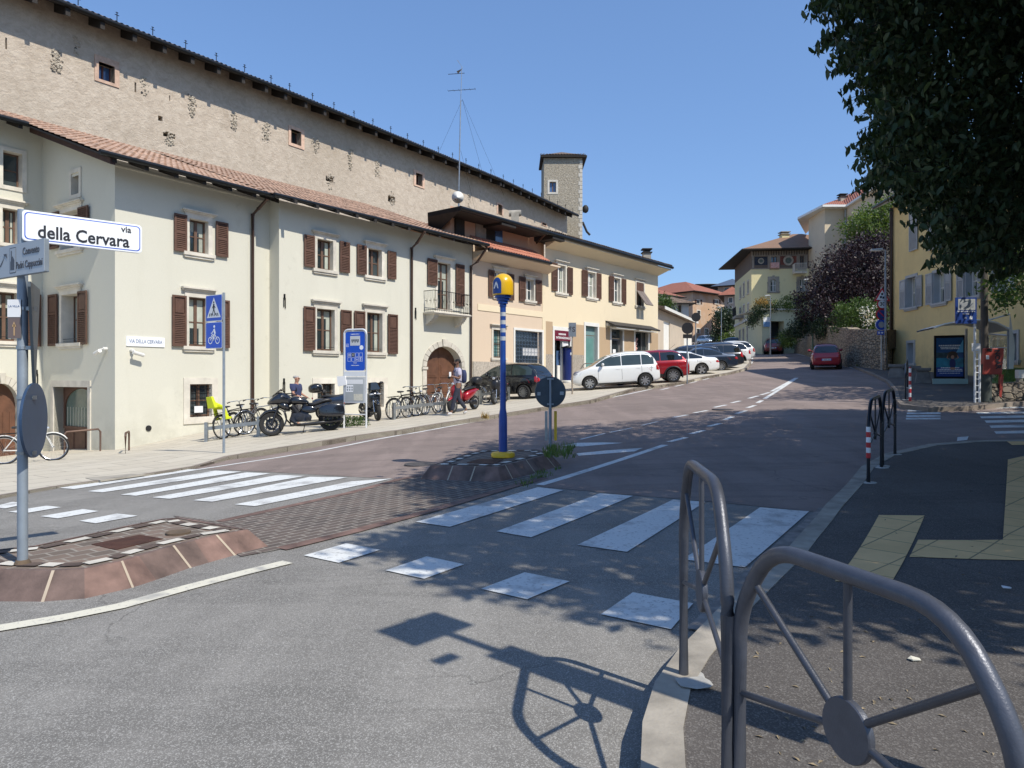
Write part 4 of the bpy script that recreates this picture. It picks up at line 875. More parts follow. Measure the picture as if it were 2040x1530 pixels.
d=gc[2][3]; shop(gc[2],[('door_leaf','frame_grey',(0,1,None,d-.55,-.25,-.2)),('pane','glass',(.14,.86,None,d-.65,-.19,-.18)),('transom','glass',(0,1,d-.5,d,-.24,-.2)),('notice','paper',(.35,.6,d-1.5,d-1.2,-.17,-.16))])
d=gc[3][3]; so_=shop(gc[3],[('pane','glass',(0,1,None,d,-.25,-.2)),('mullion','frame_grey',(.62,.68,None,d,-.2,-.15))],name='shop_window')
k=MB(); 
for i in range(9): k.ball(tuple(fc.pt(gc[3][0]+.25+.1*(i%3)+.05*i/3,-.18,gc[3][2]+.15+.1*i)),(.09,.03,.09),6,5)
k.build('flower_sticker',M('pinkish',(.6,.33,.28),.6,var=.3,sc=8),so_,world=True)
aw=MB(); az=fc.z(1204,637); aa=fc.s(1206); ab=fc.s(1305,.3)
aw.hexa([fc.pt(aa,0,az-.12),fc.pt(ab,0,az-.12),fc.pt(ab,.65,az-.42),fc.pt(aa,.65,az-.42),fc.pt(aa,0,az-.04),fc.pt(ab,0,az-.04),fc.pt(ab,.7,az-.34),fc.pt(aa,.7,az-.34)])
awo=aw.build('awning',M('awning_dark',(.035,.032,.03),.7,var=.2),YH,world=True)
k=MB(); fc.box(k,aa+.1,ab-.1,.0,.14,az-.34,az-.14); fc.box(k,aa+.3,(aa+ab)/2-.2,.14,.6,az-.5,az-.45); fc.box(k,(aa+ab)/2+.2,ab-.3,.14,.6,az-.5,az-.45); k.build('awning_cassette',m_['white_paint'],awo,world=True)
ra=fc.pp(1090,459,.9); rb_=fc.pp(1340,531.5,.9); ra.z=rb_.z=(ra.z+rb_.z)/2; r0_=ra-V((dP.x,dP.y,0))*((ra-fc.pp(917,407,.9)).length)
gx=fc.s(917,.9); r0_=fc.pt(gx,.9,ra.z)
upc=V((-fc.n.x,-fc.n.y,.33)).normalized()
tiles('roof',ra,rb_,upc,4,'tile_old',YH,under='plaster_yellow',amp=.07); gutter(YH,[r0_-V((0,0,.08)),rb_-V((0,0,.08))],.1)
b_=MB(); fc.box(b_,0,fc.L+.3,.0,.82,ra.z-.26,ra.z-.18); b_.hexa([fc.pt(0,.0,ra.z-.6),fc.pt(fc.L,.0,ra.z-.6),fc.pt(fc.L,.02,ra.z-.6),fc.pt(0,.02,ra.z-.6),fc.pt(0,.0,ra.z-.26),fc.pt(fc.L+.2,.0,ra.z-.26),fc.pt(fc.L+.2,.75,ra.z-.26),fc.pt(0,.75,ra.z-.26)]); b_.build('soffit',m_['plaster_yellow'],YH,world=True)
# roof over the peach upper storey: falls away behind, open gable with dark timbers
dk=V((-fc.n.x,-fc.n.y,0)); q0=r0_; q1=ra; gl=q0+dk*2.0; gr_=q1+dk*2.0; m=MB(); D_=V((0,0,.2))
m.add([q0,q1,gr_,gl]+[p-D_ for p in (q0,q1,gr_,gl)],[(0,1,2,3),(4,7,6,5),(0,4,5,1),(1,5,6,2),(2,6,7,3),(3,7,4,0)])
l0=q0+V((-1.4,2.0,-.72)); l1=l0+dk*.3
m.add([q0,gl,l1,l0]+[p-D_ for p in (q0,gl,l1,l0)],[(0,1,2,3),(4,7,6,5),(0,4,5,1),(1,5,6,2),(2,6,7,3),(3,7,4,0)]); m.build('upper_roof',m_['wood_dark'],PH,world=True)
rf=MB()
for k in range(2): p=q0+V((dP.x,dP.y,0))*(2.9+k*4.2)-V((0,0,.32)); rf.hexa([p,p+V((dP.x,dP.y,0))*1.1,p+V((dP.x,dP.y,0))*1.1+dk*1.4,p+dk*1.4]+[z_+V((0,0,.24)) for z_ in (p,p+V((dP.x,dP.y,0))*1.1,p+V((dP.x,dP.y,0))*1.1+dk*1.4,p+dk*1.4)]); 
rf.build('roof_timbers',m_['wood_dark'],PH,world=True)
pk_=fp.pt(fp.s(1066,.1),.1,0); downpipe(PH,[fc.pp(1091,461,.8),fc.pp(1075,478,.1),fc.pp(1066.5,487,-.5),fc.pp(1065,510,-.5)],.06)
def chimney(par,c,w,h,mat,cap='rust',lab=None,nm='chimney'):
    m=MB(); x,y,z=c; m.box((x-w/2,y-w/2,z-1.5),(x+w/2,y+w/2,z+h)); o=m.build(nm,m_[mat],par,world=True)
    k=MB(); k.box((x-w*.65,y-w*.65,z+h),(x+w*.65,y+w*.65,z+h+.08)); k.box((x-w*.4,y-w*.4,z+h+.08),(x+w*.4,y+w*.4,z+h+.25)); k.box((x-w*.65,y-w*.65,z+h+.25),(x+w*.65,y+w*.65,z+h+.33)); k.build('chimney_cap',m_[cap],o,world=True); return o
p=fc.pp(1288,505,-2.2); chimney(YH,(p.x,p.y,p.z-.6),.55,.6,'stone_dark','dark'); 
p=P(940,468,34.5); chimney(PH,(p.x,p.y,p.z-.2),.42,.35,'plaster_peach2','dark')
m=MB(); p=P(1026,426,44); m.box((p.x-.24,p.y-.3,p.z-.7),(p.x+.24,p.y+.3,p.z-.02)); m.tube([p+V((-.38,0,.02)),p+V((.38,0,.05))],.20,12); m.build('vent_hood',m_['stone_dark'],YH,world=True)
# ================================================================ buildings further up
def simple(name,label,cat,A,B,dep,z0,z1,mat,wins=[],roof=None,wk={},fr=None,side=None):
    f=fr or Fac(A,B); o=house(name,label,cat,f.A); m=MB(); hh=[fix(f.rect(*q)) for q in wins]; f.wall(m,0,f.L,z0,z1,hh,.2)
    fl_=Fac(f.A,f.A-f.n*dep); fr_=Fac(f.B,f.B-f.n*dep); fl_.n=-f.d; fr_.n=V(f.d); fl_.wall(m,0,dep,z0,z1,[fix(fl_.rect(*q)) for q in (side or [])],.2); fr_.wall(m,0,dep,z0,z1,[])
    m.build('wall',m_[mat],o,world=True)
    for r in hh: win(f,o,r,**wk)
    for q in (side or []): win(fl_,o,fix(fl_.rect(*q)),**wk)
    if roof: hiproof(o,f,dep,z1,*roof)
    return o,f,fl_
def hiproof(o,f,dep,z1,ov,h,mat,ridge=.5,under='wood_dark'):
    c=[f.pt(-ov,ov,z1),f.pt(f.L+ov,ov,z1),f.pt(f.L+ov,-dep-ov,z1),f.pt(-ov,-dep-ov,z1)]; k=min(f.L,dep)/2
    if f.L>dep: r=[f.pt(dep/2,-dep/2,z1+h),f.pt(f.L-dep/2,-dep/2,z1+h)]
    else: r=[f.pt(f.L/2,-f.L/2,z1+h),f.pt(f.L/2,-dep+f.L/2,z1+h)]
    m=MB(); fs_=[(0,1,5,4),(1,2,5),(2,3,4,5),(3,0,4)] if f.L>dep else [(0,1,4),(1,2,5,4),(2,3,5),(3,0,4,5)]
    m.add([p+V((0,0,.1)) for p in c]+r,fs_); m.build('roof',m_[mat],o,world=True)
    e=MB(); e.add(c+[p+V((0,0,.12)) for p in c],[(0,1,2,3),(0,4,5,1),(1,5,6,2),(2,6,7,3),(3,7,4,0)]); e.build('eave',m_[under],o,world=True)
def striped(n,c,c2,w,ang):
    m,t,b=new_mat(n); setp(b,Roughness=.85); co=coords(t,(1,1,1),(0,0,ang)); wv=nd(t,'ShaderNodeTexWave',Scale=.5/w,Distortion=.6,Detail=2); t.links.new(co,wv.inputs['Vector'])
    col=mix(t,wv.outputs['Fac'],c,c2); col=mix(t,ramp(t,noi(t,coords(t),1.2,5),[(.35,.4),(.65,0)]),col,sc3(c,.5)); t.links.new(col,b.inputs['Base Color']); bump(t,b,wv.outputs['Fac'],.8,.05)
striped('roof_villa',(.36,.22,.14),(.17,.10,.07),.3,0); striped('roof_red',(.40,.15,.09),(.26,.09,.06),.3,.4)
# garage block with white panels
GA=V(CPt)+V((.15,.2)); go=house('garage_block','low beige rendered block with tall white panels beside the yellow house','building',GA)
gA=plate(1311,0,0) if False else V(((1311-CU)/F*49,49)); gB=V(((1378-CU)/F*62,62)); fg=Fac(gA,gB); m=MB(); zg=fg.z(1345,636)
pr=[fg.rect(1322,1335,640,705),fg.rect(1360,1368,680,705)]
fg.wall(m,0,fg.L,0,fg.z(1311,616),[(a,b,0,d) for a,b,c,d in pr[:1]],.15); m.build('wall',m_['plaster_garage'],go,world=True)
k=MB(); a,b,c,d=pr[0]; fg.box(k,a,b,-.14,-.1,0,d); k.build('white_panel',m_['white_paint'],go,world=True); k=MB(); fg.box(k,fg.s(1362),fg.s(1377),.0,.03,0,fg.z(1369,672)); k.build('white_panel',m_['white_paint'],go,world=True)
k=MB(); zz=fg.z(1311,616); k.hexa([fg.pt(-.2,.5,zz),fg.pt(fg.L+.3,.5,zz),fg.pt(fg.L+.3,-6,zz+1.2),fg.pt(-.2,-6,zz+1.2),fg.pt(-.2,.5,zz+.18),fg.pt(fg.L+.3,.5,zz+.18),fg.pt(fg.L+.3,-6,zz+1.4),fg.pt(-.2,-6,zz+1.4)]); k.build('roof',m_['tile_old'],go,world=True)
k=MB(); fg.box(k,-.2,fg.L+.3,.5,.54,zz-.02,zz+.19); k.build('fascia',m_['white_paint'],go,world=True)
WK=dict(fw=.12,rows=2,curt=False)
def far(name,label,cat,u0,u1,Y0,Y1,vtop,mat,wins,roof,dep=9,side=None,zb=None,wk=WK):
    A=V(((u0-CU)/F*Y0,Y0)); B=V(((u1-CU)/F*Y1,Y1)); z1=EYE+(HZ-vtop)/F*Y0; return simple(name,label,cat,A,B,dep,(zt(*A)-6) if zb is None else zb,z1,mat,wins,roof,wk,side=side)
far('white_house','white house with red roof edge seen above the garage block','house',1290,1350,105,110,586,'plaster_white',[],(1.0,2.0,'roof_red'),14)
far('white_house','smaller white gabled house behind the garage block tree','house',1318,1372,93,93,606,'plaster_white',[(1351,1357,608,622)],(.8,1.2,'tile_old'),10)
o,f,fl=far('orange_house','faded orange and grey plastered house with a red hip roof at the street bend','house',1380,1444,150,158,582,'plaster_orange',[(1388,1394,598,605),(1424,1431,598,605),(1389,1395,619,628),(1425,1431,620,628),(1388,1394,655,663),(1404,1411,655,672)],(1.6,3.4,'roof_red'),16,side=[(1360,1364,603,611),(1371,1376,599,607)],wk=dict(fw=.18,rows=1,curt=False))
for u in (1384.5,1395,1420.5,1432): shutter(f,o,fix(f.rect(u,u+3,597,606)),'wood')
far('grey_house','grey brown house with small windows right of the orange house','house',1443,1472,140,139,590,'plaster_greybrown',[(1452,1459,593,603),(1453,1459,612,623)],(1.2,2.0,'roof_red'),12)
far('brown_block','dark flat topped block with brown roof on the skyline','building',1394,1438,190,190,568,'wood_dark',[],(1.5,.8,'tile_old'),12)
far('grey_block','grey modern block with a sloping pale roof behind the villa','building',1430,1476,175,172,572,'plaster_greybrown',[(1443,1453,573,580)],(1.5,2.2,'galv'),14)
m=MB()
for u,v0,v1,Y in ((1340,572,585,104),(1364,578,588,100),(1374,575,588,120),(1416,580,590,150)):
    pass
# ---- villa with painted frieze
VA=V(((1497-CU)/F*77.5,77.5)); VB=VA+V((.993,-.115))*13; fv=Fac(VA,VB); VL=VA+V((.16,.987))*12; fvl=Fac(VA,VL); zf0=EYE+(HZ-535.5)/F*77.5; ze=EYE+(HZ-501)/F*77.5
VI=house('villa','pale yellow villa with a dark painted frieze, arched windows and tiled hip roof','house',VA); m=MB()
aw1=[fix(fv.rect(1534.5,1547,556,581)),fix(fv.rect(1592,1604.5,556,581))]; uw1=[fix(fv.rect(1536,1548.5,511,534)),fix(fv.rect(1593,1602,509,534))]
sw=[fix(fvl.rect(u,u+2.6,a,b)) for u,a,b in ((1489.5,560,584),(1481,564,590),(1474,572,594),(1489.5,605,634),(1481,608,636),(1473.5,614,636),(1488,652,680),(1480,655,682),(1473,658,684))]
fv.wall(m,0,fv.L,3,zf0,[a for a in aw1],.3); fvl.wall(m,0,fvl.L,3,zf0,[s_ for s_ in sw if s_[3]<zf0],.25); m.build('wall',m_['plaster_villa'],VI,world=True)
for a in aw1:
    g=MB(); r_=(a[1]-a[0])/2; c_=(a[0]+a[1])/2; arch_fill(fv,g,a[0],a[1],a[3]-r_,a[3]+.0,o=.02,dep=.3); g.build('arch_head',m_['stone_dark'],VI,world=True)
    w_=win(fv,VI,a,fw=.28,stone='stone_dark',sash='white_paint',rows=2,curt=True); g=MB(); arch_ring(fv,g,a[0],a[1],a[2],a[3]-r_,a[3],.3,-.02,.05,9,.001,1); g.build('arch_surround',m_['stone_dark'],w_,world=True)
for s_ in sw: win(fvl,VI,s_,fw=.15,rows=2,curt=False)
m=MB(); fv.wall(m,0,fv.L,zf0,ze,uw1,.3); fvl.wall(m,0,fvl.L,zf0,ze,[],.3); m.build('frieze',m_['frieze'],VI,world=True)
m=MB(); fv.box(m,-.03,fv.L,.0,.05,zf0-.06,zf0+.06); fv.box(m,0,fv.L,0,.04,ze-.55,ze-.45); 
for u in (1500,1531.5,1551.5,1589,1606): a=fv.s(u); fv.box(m,a-.12,a+.12,0,.04,zf0+.06,ze-.55)
n=48
for i in range(n): a=fv.L*i/n; fv.box(m,a,a+.12,0,.12,ze-.45,ze-.02)
m.build('frieze_moulding',M('frieze_stone',(.30,.25,.2),.85,var=.2),VI,world=True)
for (u0,u1),mt,rr in (((1503,1529),'frieze_blue',.45),((1554,1587),'frieze_red',.75)):
    a=fv.s(u0); b=fv.s(u1); m=MB(); fv.box(m,a,b,0,.03,fv.z(1530,528),fv.z(1530,511.5)); pn=m.build('painted_panel',M(mt,(.03,.035,.05) if mt=='frieze_blue' else (.16,.05,.035),.85,var=.5,sc=5),VI,world=True)
    m=MB(); c_=fv.pt((a+b)/2,.04,(fv.z(1530,528)+fv.z(1530,511.5))/2); q=V((fv.n.x,fv.n.y,0)); m.cyl(c_,c_+q*.03,rr*.72,n=20); m.build('medallion',M('medal',(.38,.33,.26),.85,var=.3,sc=4),pn,world=True)
    m=MB(); m.cyl(c_+q*.03,c_+q*.045,rr*.45,n=16); m.build('medallion_centre',M('medal2',(.10,.12,.10),.85,var=.4,sc=5),pn,world=True)
for a in uw1: win(fv,VI,a,fw=.15,stone='frieze_stone',rows=2,curt=False)
m=MB(); fv.box(m,uw1[0][0]-.1,uw1[0][1]+.1,.1,.45,uw1[0][2]-.05,uw1[0][2]+.55); m.build('window_box_awning',m_['pinkish'],VI,world=True)
m=MB(); ba=fv.s(1584,1); bb_=fv.s(1607,1); zb2=fv.z(1595,541,1); fv.box(m,ba,bb_,0,1.1,zb2-.15,zb2); bo_=m.build('balcony',m_['stone'],VI,world=True); m=MB()
for p,q in ((fv.pt(ba,1.05,zb2),fv.pt(bb_,1.05,zb2)),(fv.pt(ba,0,zb2),fv.pt(ba,1.05,zb2))):
    m.tube([p+V((0,0,.9)),q+V((0,0,.9))],.03,5)
    for i in range(15): r_=p.lerp(q,i/14); m.cyl(r_,r_+V((0,0,.9)),.018,n=4)
m.build('railing',m_['stone'],bo_,world=True)
hiproof(VI,Fac(VA,VB),12,ze,1.25,3.0,'roof_villa')
p=P(1562.5,481,81.5); chimney(VI,(p.x,p.y,p.z-.2),.85,.95,'plaster_villa','stone_dark')
m=MB(); c_=fvl.pp(1478,598,.0); fvl.box(m,fvl.s(1478)-1.2,fvl.s(1478)+1.2,0,.9,c_.z-2.2,c_.z-1.9); bo_=m.build('balcony',m_['stone_dark'],VI,world=True); m=MB()
for i in range(22): a=fvl.s(1478)-1.2+2.4*i/21; m.cyl(fvl.pt(a,.85,c_.z-1.9),fvl.pt(a,.9,c_.z-.9),.03,n=4)
m.tube([fvl.pt(fvl.s(1478)-1.2,.9,c_.z-.9),fvl.pt(fvl.s(1478)+1.2,.9,c_.z-.9)],.04,5); m.build('railing',m_['black_metal'],bo_,world=True)
m=MB(); fvl.box(m,0,fvl.L,0,.12,fvl.z(1485,642),fvl.z(1485,637)); m.build('string_course',m_['stone'],VI,world=True)
# annex with planted terrace
XA=V(((1518-CU)/F*71.5,71.5)); XB=V(((1612-CU)/F*72,72)); fx=Fac(XA,XB); AN=house('terrace_annex','low pale green annex with a planted roof terrace in front of the villa','building',XA); m=MB()
za=fx.z(1518,616); hx=[fix(fx.rect(1536,1562,640,712))]; hx=[(hx[0][0],hx[0][1],3,hx[0][3])]
plaster('plaster_green',(.60,.60,.42),(.45,.45,.32),.2)
fx.wall(m,0,fx.L,3,za,hx,1.2); fxl=Fac(XA,XA+V((.1,.995))*6); fxl.wall(m,0,6,3,za,[]); m.build('wall',m_['plaster_green'],AN,world=True)
m=MB(); fx.box(m,-.2,fx.L,-.0,.25,za-.08,za+.06); fx.box(m,-.1,fx.L,-6,0,za-.05,za); m.build('terrace_edge',m_['stone'],AN,world=True)
m=MB(); fx.box(m,hx[0][0],hx[0][1],-1.25,-1.2,3,hx[0][3]); ga_=m.build('gateway',m_['dark'],AN,world=True)
m=MB(); fx.box(m,hx[0][0]+.2,hx[0][1]-.2,-1.0,-.9,zt(*XA)-.2,zt(*XA)+1.9); m.build('gate',M('gate_grey',(.06,.07,.08),.5,metal=.3),ga_,world=True)
m=MB(); fx.box(m,fx.s(1521,.2),fx.s(1535,.2),.16,.2,fx.z(1527,651,.2),fx.z(1527,632,.2)); sg2=m.build('wall_sign',m_['sign_white'],AN,world=True)
m=MB(); fx.box(m,fx.s(1521,.2),fx.s(1535,.2),.2,.21,fx.z(1527,651,.2),fx.z(1527,641,.2)); m.build('sign_band',M('blue_pale',(.16,.3,.5),.5),sg2,world=True)
# ---- beige block on the right
BA=V(((1643-CU)/F*72,72)); BL=V(((1611-CU)/F*76.6,76.6)); BM=V(((1684-CU)/F*72,72)); BR=V(((1800-CU)/F*60,60)); zB=EYE+(HZ-416)/F*72
BB=house('beige_block','tall plain beige block with pale eave behind the purple tree','building',BA); m=MB()
for a,b in ((BL,BA),(BA,BM),(BM,BR)):
    f=Fac(a,b); hh=[]
    if b is BR: hh=[fix(f.rect(1687,1694,440,452)),fix(f.rect(1704,1712,434,446)),fix(f.rect(1730,1740,470,490))]
    f.wall(m,0,f.L,2,zB,hh,.25)
    for r in hh: win(f,BB,r,fw=.1,rows=1,curt=False)
m.build('wall',m_['plaster_beige'],BB,world=True)
m=MB(); E_=[BL+V((-1.1,.3)),BA+V((-.6,-.9)),BM+V((-.3,-.9)),BR+V((-1.0,-.6))]; Bk=[BL+V((3,8)),BA+V((2,6)),BM+V((3,6)),BR+V((7,4))]
for i in range(3): m.hexa([V((*E_[i],zB)),V((*E_[i+1],zB)),V((*Bk[i+1],zB)),V((*Bk[i],zB)),V((*E_[i],zB+.22)),V((*E_[i+1],zB+.22)),V((*Bk[i+1],zB+.25)),V((*Bk[i],zB+.25))])
m.build('eave',m_['white_paint'],BB,world=True)
m=MB(); m.add([V((*E_[0],zB+.23)),V((*E_[1],zB+.23)),V((*E_[2],zB+.23)),V((*E_[3],zB+.23)),V((*Bk[3],zB+4.0)),V((36,77.5,zB+2.4)),V((35.5,80,zB+2))],[(0,1,5,6),(1,2,5),(2,3,4,5)]); m.build('roof',m_['roof_red'],BB,world=True)
p=P(1678,398,75); chimney(BB,(p.x,p.y,p.z-.3),.65,.55,'stone_dark','dark')
downpipe(BB,[V((*BM,zB-.1))+V((-.15,-.3,0)),V((*BM,5))+V((-.15,-.3,0))],.1,'shutter_grey')
# ---- yellow building on the right
RA=V(((1778-CU)/F*38,38)); RB=RA+V((-.092,-.996))*15; fr=Fac(RA,RB); zR=EYE+(HZ-408)/F*38
RH=house('ochre_house','ochre yellow building with pale grey shutters behind the bus shelter','house',RA); m=MB()
R2=[(1807,1826,552,612),(1861,1884,541,603),(1925,1950,527,590),(1995,2014,512,574)]; R3=[(1855,1868,440,489)]; RG=[(1809,1821,683,724),(2018,2027,664,718)]
r2=[fix(fr.rect(*q)) for q in R2]; r3=[fix(fr.rect(*q)) for q in R3]; rg_=[fix(fr.rect(*q)) for q in RG]
fr.wall(m,0,fr.L,0,zR,r2+r3+rg_,.32); fre=Fac(RA,RA+V((.996,-.092))*8); fre.wall(m,0,8,0,zR,[]); m.build('wall',m_['plaster_right'],RH,world=True)
SG=dict(fw=.13,sash='white_paint',stone='shutter_grey',smat='shutter_grey',dep=.3,rows=2)
SH=[((1795,1806,558,616),(1826.5,1839,549,611)),((1847,1860,545,607),(1884.5,1898,540,600)),((1909,1923,536,595),(1950.5,1965,522,582)),((1979,1993,521,584),(2015,2030,505,567))]
for r,(l,g) in zip(r2,SH): win(fr,RH,r,half=True,shl=sh(fr,*l),shr=sh(fr,*g),**SG)
for r in r3: win(fr,RH,r,half=True,shl=None,**SG)
shutter(fr,RH,sh(fr,1814,1830,421,499),'shutter_grey',half=True); shutter(fr,RH,sh(fr,1852,1860,440,487),'shutter_grey',half=True,o=.06)
for r in rg_: win(fr,RH,r,**SG)
tA=fr.pt(-.6,.75,zR+.0); tB=fr.pt(fr.L,.75,zR+.0); tiles('roof',tA,tB,V((-fr.n.x,-fr.n.y,.45)),4,'tile_clay',RH,under='shutter_grey'); gutter(RH,[tA,tB])
downpipe(RH,[V((*RA,zR-.2))+V((-.12,-.1,0)),V((*RA,zt(*RA)))+V((-.12,-.1,0))],.09,'gutter')
for k,(u0,u1,vt_,vb_) in enumerate([(1772,1800,726,752),(1800,1812,728,752),(1812,1832,729,757),(1826,1852,733,763)]):
    c0=G(u0,vb_,.12); c1=G(u1,vb_,.12); f=Fac(c0,c1); zt_=EYE+(HZ-vt_)/F*c0.y; m=MB(); zb3=c0.z-.2
    m.hexa([f.pt(-.1,.12,zb3),f.pt(f.L+.1,.12,zb3),f.pt(f.L+.1,-.7,zb3),f.pt(-.1,-.7,zb3),f.pt(.02,0,zt_-.12),f.pt(f.L-.02,0,zt_-.12),f.pt(f.L-.02,-.6,zt_-.12),f.pt(.02,-.6,zt_-.12)]); f.box(m,-.05,f.L+.05,-.6,.07,zt_-.12,zt_)
    m.build('stone_buttress',M('planter_stone',(.19,.18,.165),.9,var=.3,sc=3,bmp=.5,bsc=20),RH,world=True,bev=.02)
# ---- retaining wall, low wall, lawn
def rubblewall(name,label,cat,line,hs_,th,mat,seed=1,zf=None):
    o=thing(name,label,cat,(line[0].x,line[0].y,zt(*line[0])-.3)); m=MB(); L=dense(line,.9); hh=[]; tot=sum((b-a).length for a,b in zip(L,L[1:])); s=0
    rg=[]
    for i,p in enumerate(L):
        a=L[max(0,i-1)]; b=L[min(len(L)-1,i+1)]; t=(b-a).normalized(); n=V((t.y,-t.x)); n=n if n.dot(-p)>0 else -n; k=i/(len(L)-1); h=pw(hs_,k); zz=zt(*p)
        j=noise.noise(V((p.x*.7,p.y*.7,seed)))*.09
        rg.append([V((p.x,p.y,zz-.5))+V((n.x,n.y,0))*.12,V((p.x,p.y,zz+h*.5))+V((n.x,n.y,0))*(.07+j),V((p.x,p.y,zz+h+j*1.5)),V((p.x,p.y,zz+h+j*1.5))-V((n.x,n.y,0))*th,V((p.x,p.y,zz-.5))-V((n.x,n.y,0))*th])
    m.loft(rg); m.build('masonry',m_[mat],o,world=True); 
    return o,L
rubble('retaining_stone',(.46,.38,.275),(.32,.265,.195),(.06,.05,.04),2.3,1.2,2.8)
rl_=[G(u,v,.12).xy for u,v in ((1562,697),(1600,705),(1640,716),(1690,728),(1762,738))]
rubblewall('retaining_wall','tall rubble retaining wall of layered stone beside the uphill road','wall',[p+V((.2,.25)) for p in rl_]+[V((24.2,43))],[(0,2.9),(.3,2.6),(.6,2.5),(1,2.0)],.6,'retaining_stone')
lw=[G(u,v,.12).xy for u,v in ((1972,800),(2010,799),(2060,797),(2200,792))]
LW,_=rubblewall('low_stone_wall','low rubble stone wall edging the lawn by the red mailbox','wall',lw,[(0,.62),(.2,.64),(1,.66)],.4,'rubble_wall',4)
ter=rl_[::-1]
LN=MB(); gp_=[G(u,v,.12) for u,v in ((1972,798),(2010,797),(2060,796),(2200,791))]; bk=[V((fr.pt(fr.L*.55,.1,0).x,26,0)),]
drape('lawn',[g.xy+V((0,.3)) for g in gp_]+[V((31,27)),V((20.8,29)),V((17.2,24.4))],.6,m_['grass'],.6,skirt=.8)
drape('garden_terrace',[p+V((.5,.6)) for p in rl_]+[V((30,46)),V((52,60)),V((60,100)),V((34,92))],2.2,m_['soil'],1.5,skirt=1.0)
# ================================================================ street furniture
def railing(u0,v0,u1=None,v1=None,label='',A=None,B=None,mat='rail_paint',off=.12,tape=False,H=1.1,r=.024,bolt=True):
    A=A or G(u0,v0,off); B=B or G(u1,v1,off); d=B-A; Lh=math.hypot(d.x,d.y); rz=math.atan2(d.y,d.x); o=thing('guard_rail',label,'railing',tuple(A),rz,group='tubular guard rails with round hubs'); dz=d.z
    Z=lambda x,z:(x,0,z+dz*x/Lh); c=Lh*.17; m=MB(); pts=[]
    key=[(0,0),(0,H*.72),(c,H*.985),(Lh-c,H*.985),(Lh,H*.72),(Lh,0)]
    def rnd_(key,rad,n=6):
        out=[V((key[0][0],key[0][1]))]
        for i in range(1,len(key)-1):
            p=V(key[i]); a=(V(key[i-1])-p); b=(V(key[i+1])-p); ra=min(rad,a.length*.45,b.length*.45); p0=p+a.normalized()*ra; p1=p+b.normalized()*ra
            for k in range(n+1): t=k/n; out.append(p0*(1-t)**2+p*2*t*(1-t)+p1*t*t)
        out.append(V(key[-1])); return out
    m.tube([Z(p.x,p.y) for p in rnd_(key,.13)],r,14); m.build('arch_tube',m_[mat],o,smooth=True,auto=60)
    hx,hz=Lh/2,H*.53; s=MB(); s2=r*.46
    for x,z in ((Lh/2,H*.985),(c*.5,H*.84),(Lh-c*.5,H*.84),(0,H*.42),(Lh,H*.42)): s.cyl(Z(hx,hz),Z(x,z),s2,n=8)
    s.build('spokes',m_[mat],o,smooth=True,auto=60)
    h=MB(); q=Z(hx,hz); h.lathe([(0,-.012),(.085,-.012),(.088,-.008),(.088,.008),(.085,.012),(0,.012)],q,28,'Y'); h.build('hub_disc',m_[mat],o,smooth=True,auto=30)
    f=MB(); 
    for x in (0,Lh): f.lathe([(0,.006),(.10,.004),(.12,-.02)],Z(x,0),14)
    f.build('footing',M('concrete',(.42,.41,.38),.9,var=.2,sc=9,bmp=.3),o)
    if tape:
        for k in range(6):
            t=MB(); t.cyl((0,0,.32+k*.068),(0,0,.32+(k+1)*.068),r+.004,n=12); t.build('red_tape' if k%2==0 else 'white_tape',m_['sign_red' if k%2==0 else 'sign_white'],o)
    return o
RA_far=G(1362,1345,.12); ga_=V((.745,2.43,zt(.745,2.4)+.12)); railing(0,0,A=RA_far,B=ga_,label='near grey guard rail seen edge on, at the corner of the kerb',r=.024)
rb0=V((.92,2.80,0)); rb1=V((1.62,1.62,0))
rb0=V((.80,2.42,0)); 
def ptat(u,Y): return V(((u-CU)/F*Y,Y,0))
B0=ptat(1473,2.42); B1=ptat(2042,1.48); 
for p in (B0,B1): p.z=zt(p.x,p.y)+.12
railing(0,0,A=B0,B=B1,label='nearest large grey guard rail at the bottom right of the pavement',r=.026,H=.95)
railing(1730,961,1756,931,'dark guard rail with red and white tape at its foot, on the right kerb',mat='rail_black',tape=True,H=1.08)
railing(1758,928,1783,905,'dark guard rail behind the taped one on the right kerb',mat='rail_black',H=1.1)
o=railing(1804,796,1808,772,'dark guard rail at the far corner of the side street',mat='rail_black',H=1.05)
railing(1156,768,1202,769,'thin grey guard rail standing in front of the white hatchback',mat='galv',off=.13,H=1.12)
m=MB(); c=G(1813,799,.12); o=thing('bollard','thin red and white striped bollard at the far side street corner','bollard',tuple(c))
for k in range(8): m=MB(); m.cyl((0,0,k*.12),(0,0,(k+1)*.12),.035,n=10); m.build('red_band' if k%2==0 else 'white_band',m_['sign_red' if k%2==0 else 'sign_white'],o)
m=MB(); m.lathe([(.035,.96),(.02,1.0),(0,1.01)],(0,0,0),10); m.build('cap',m_['sign_red'],o)
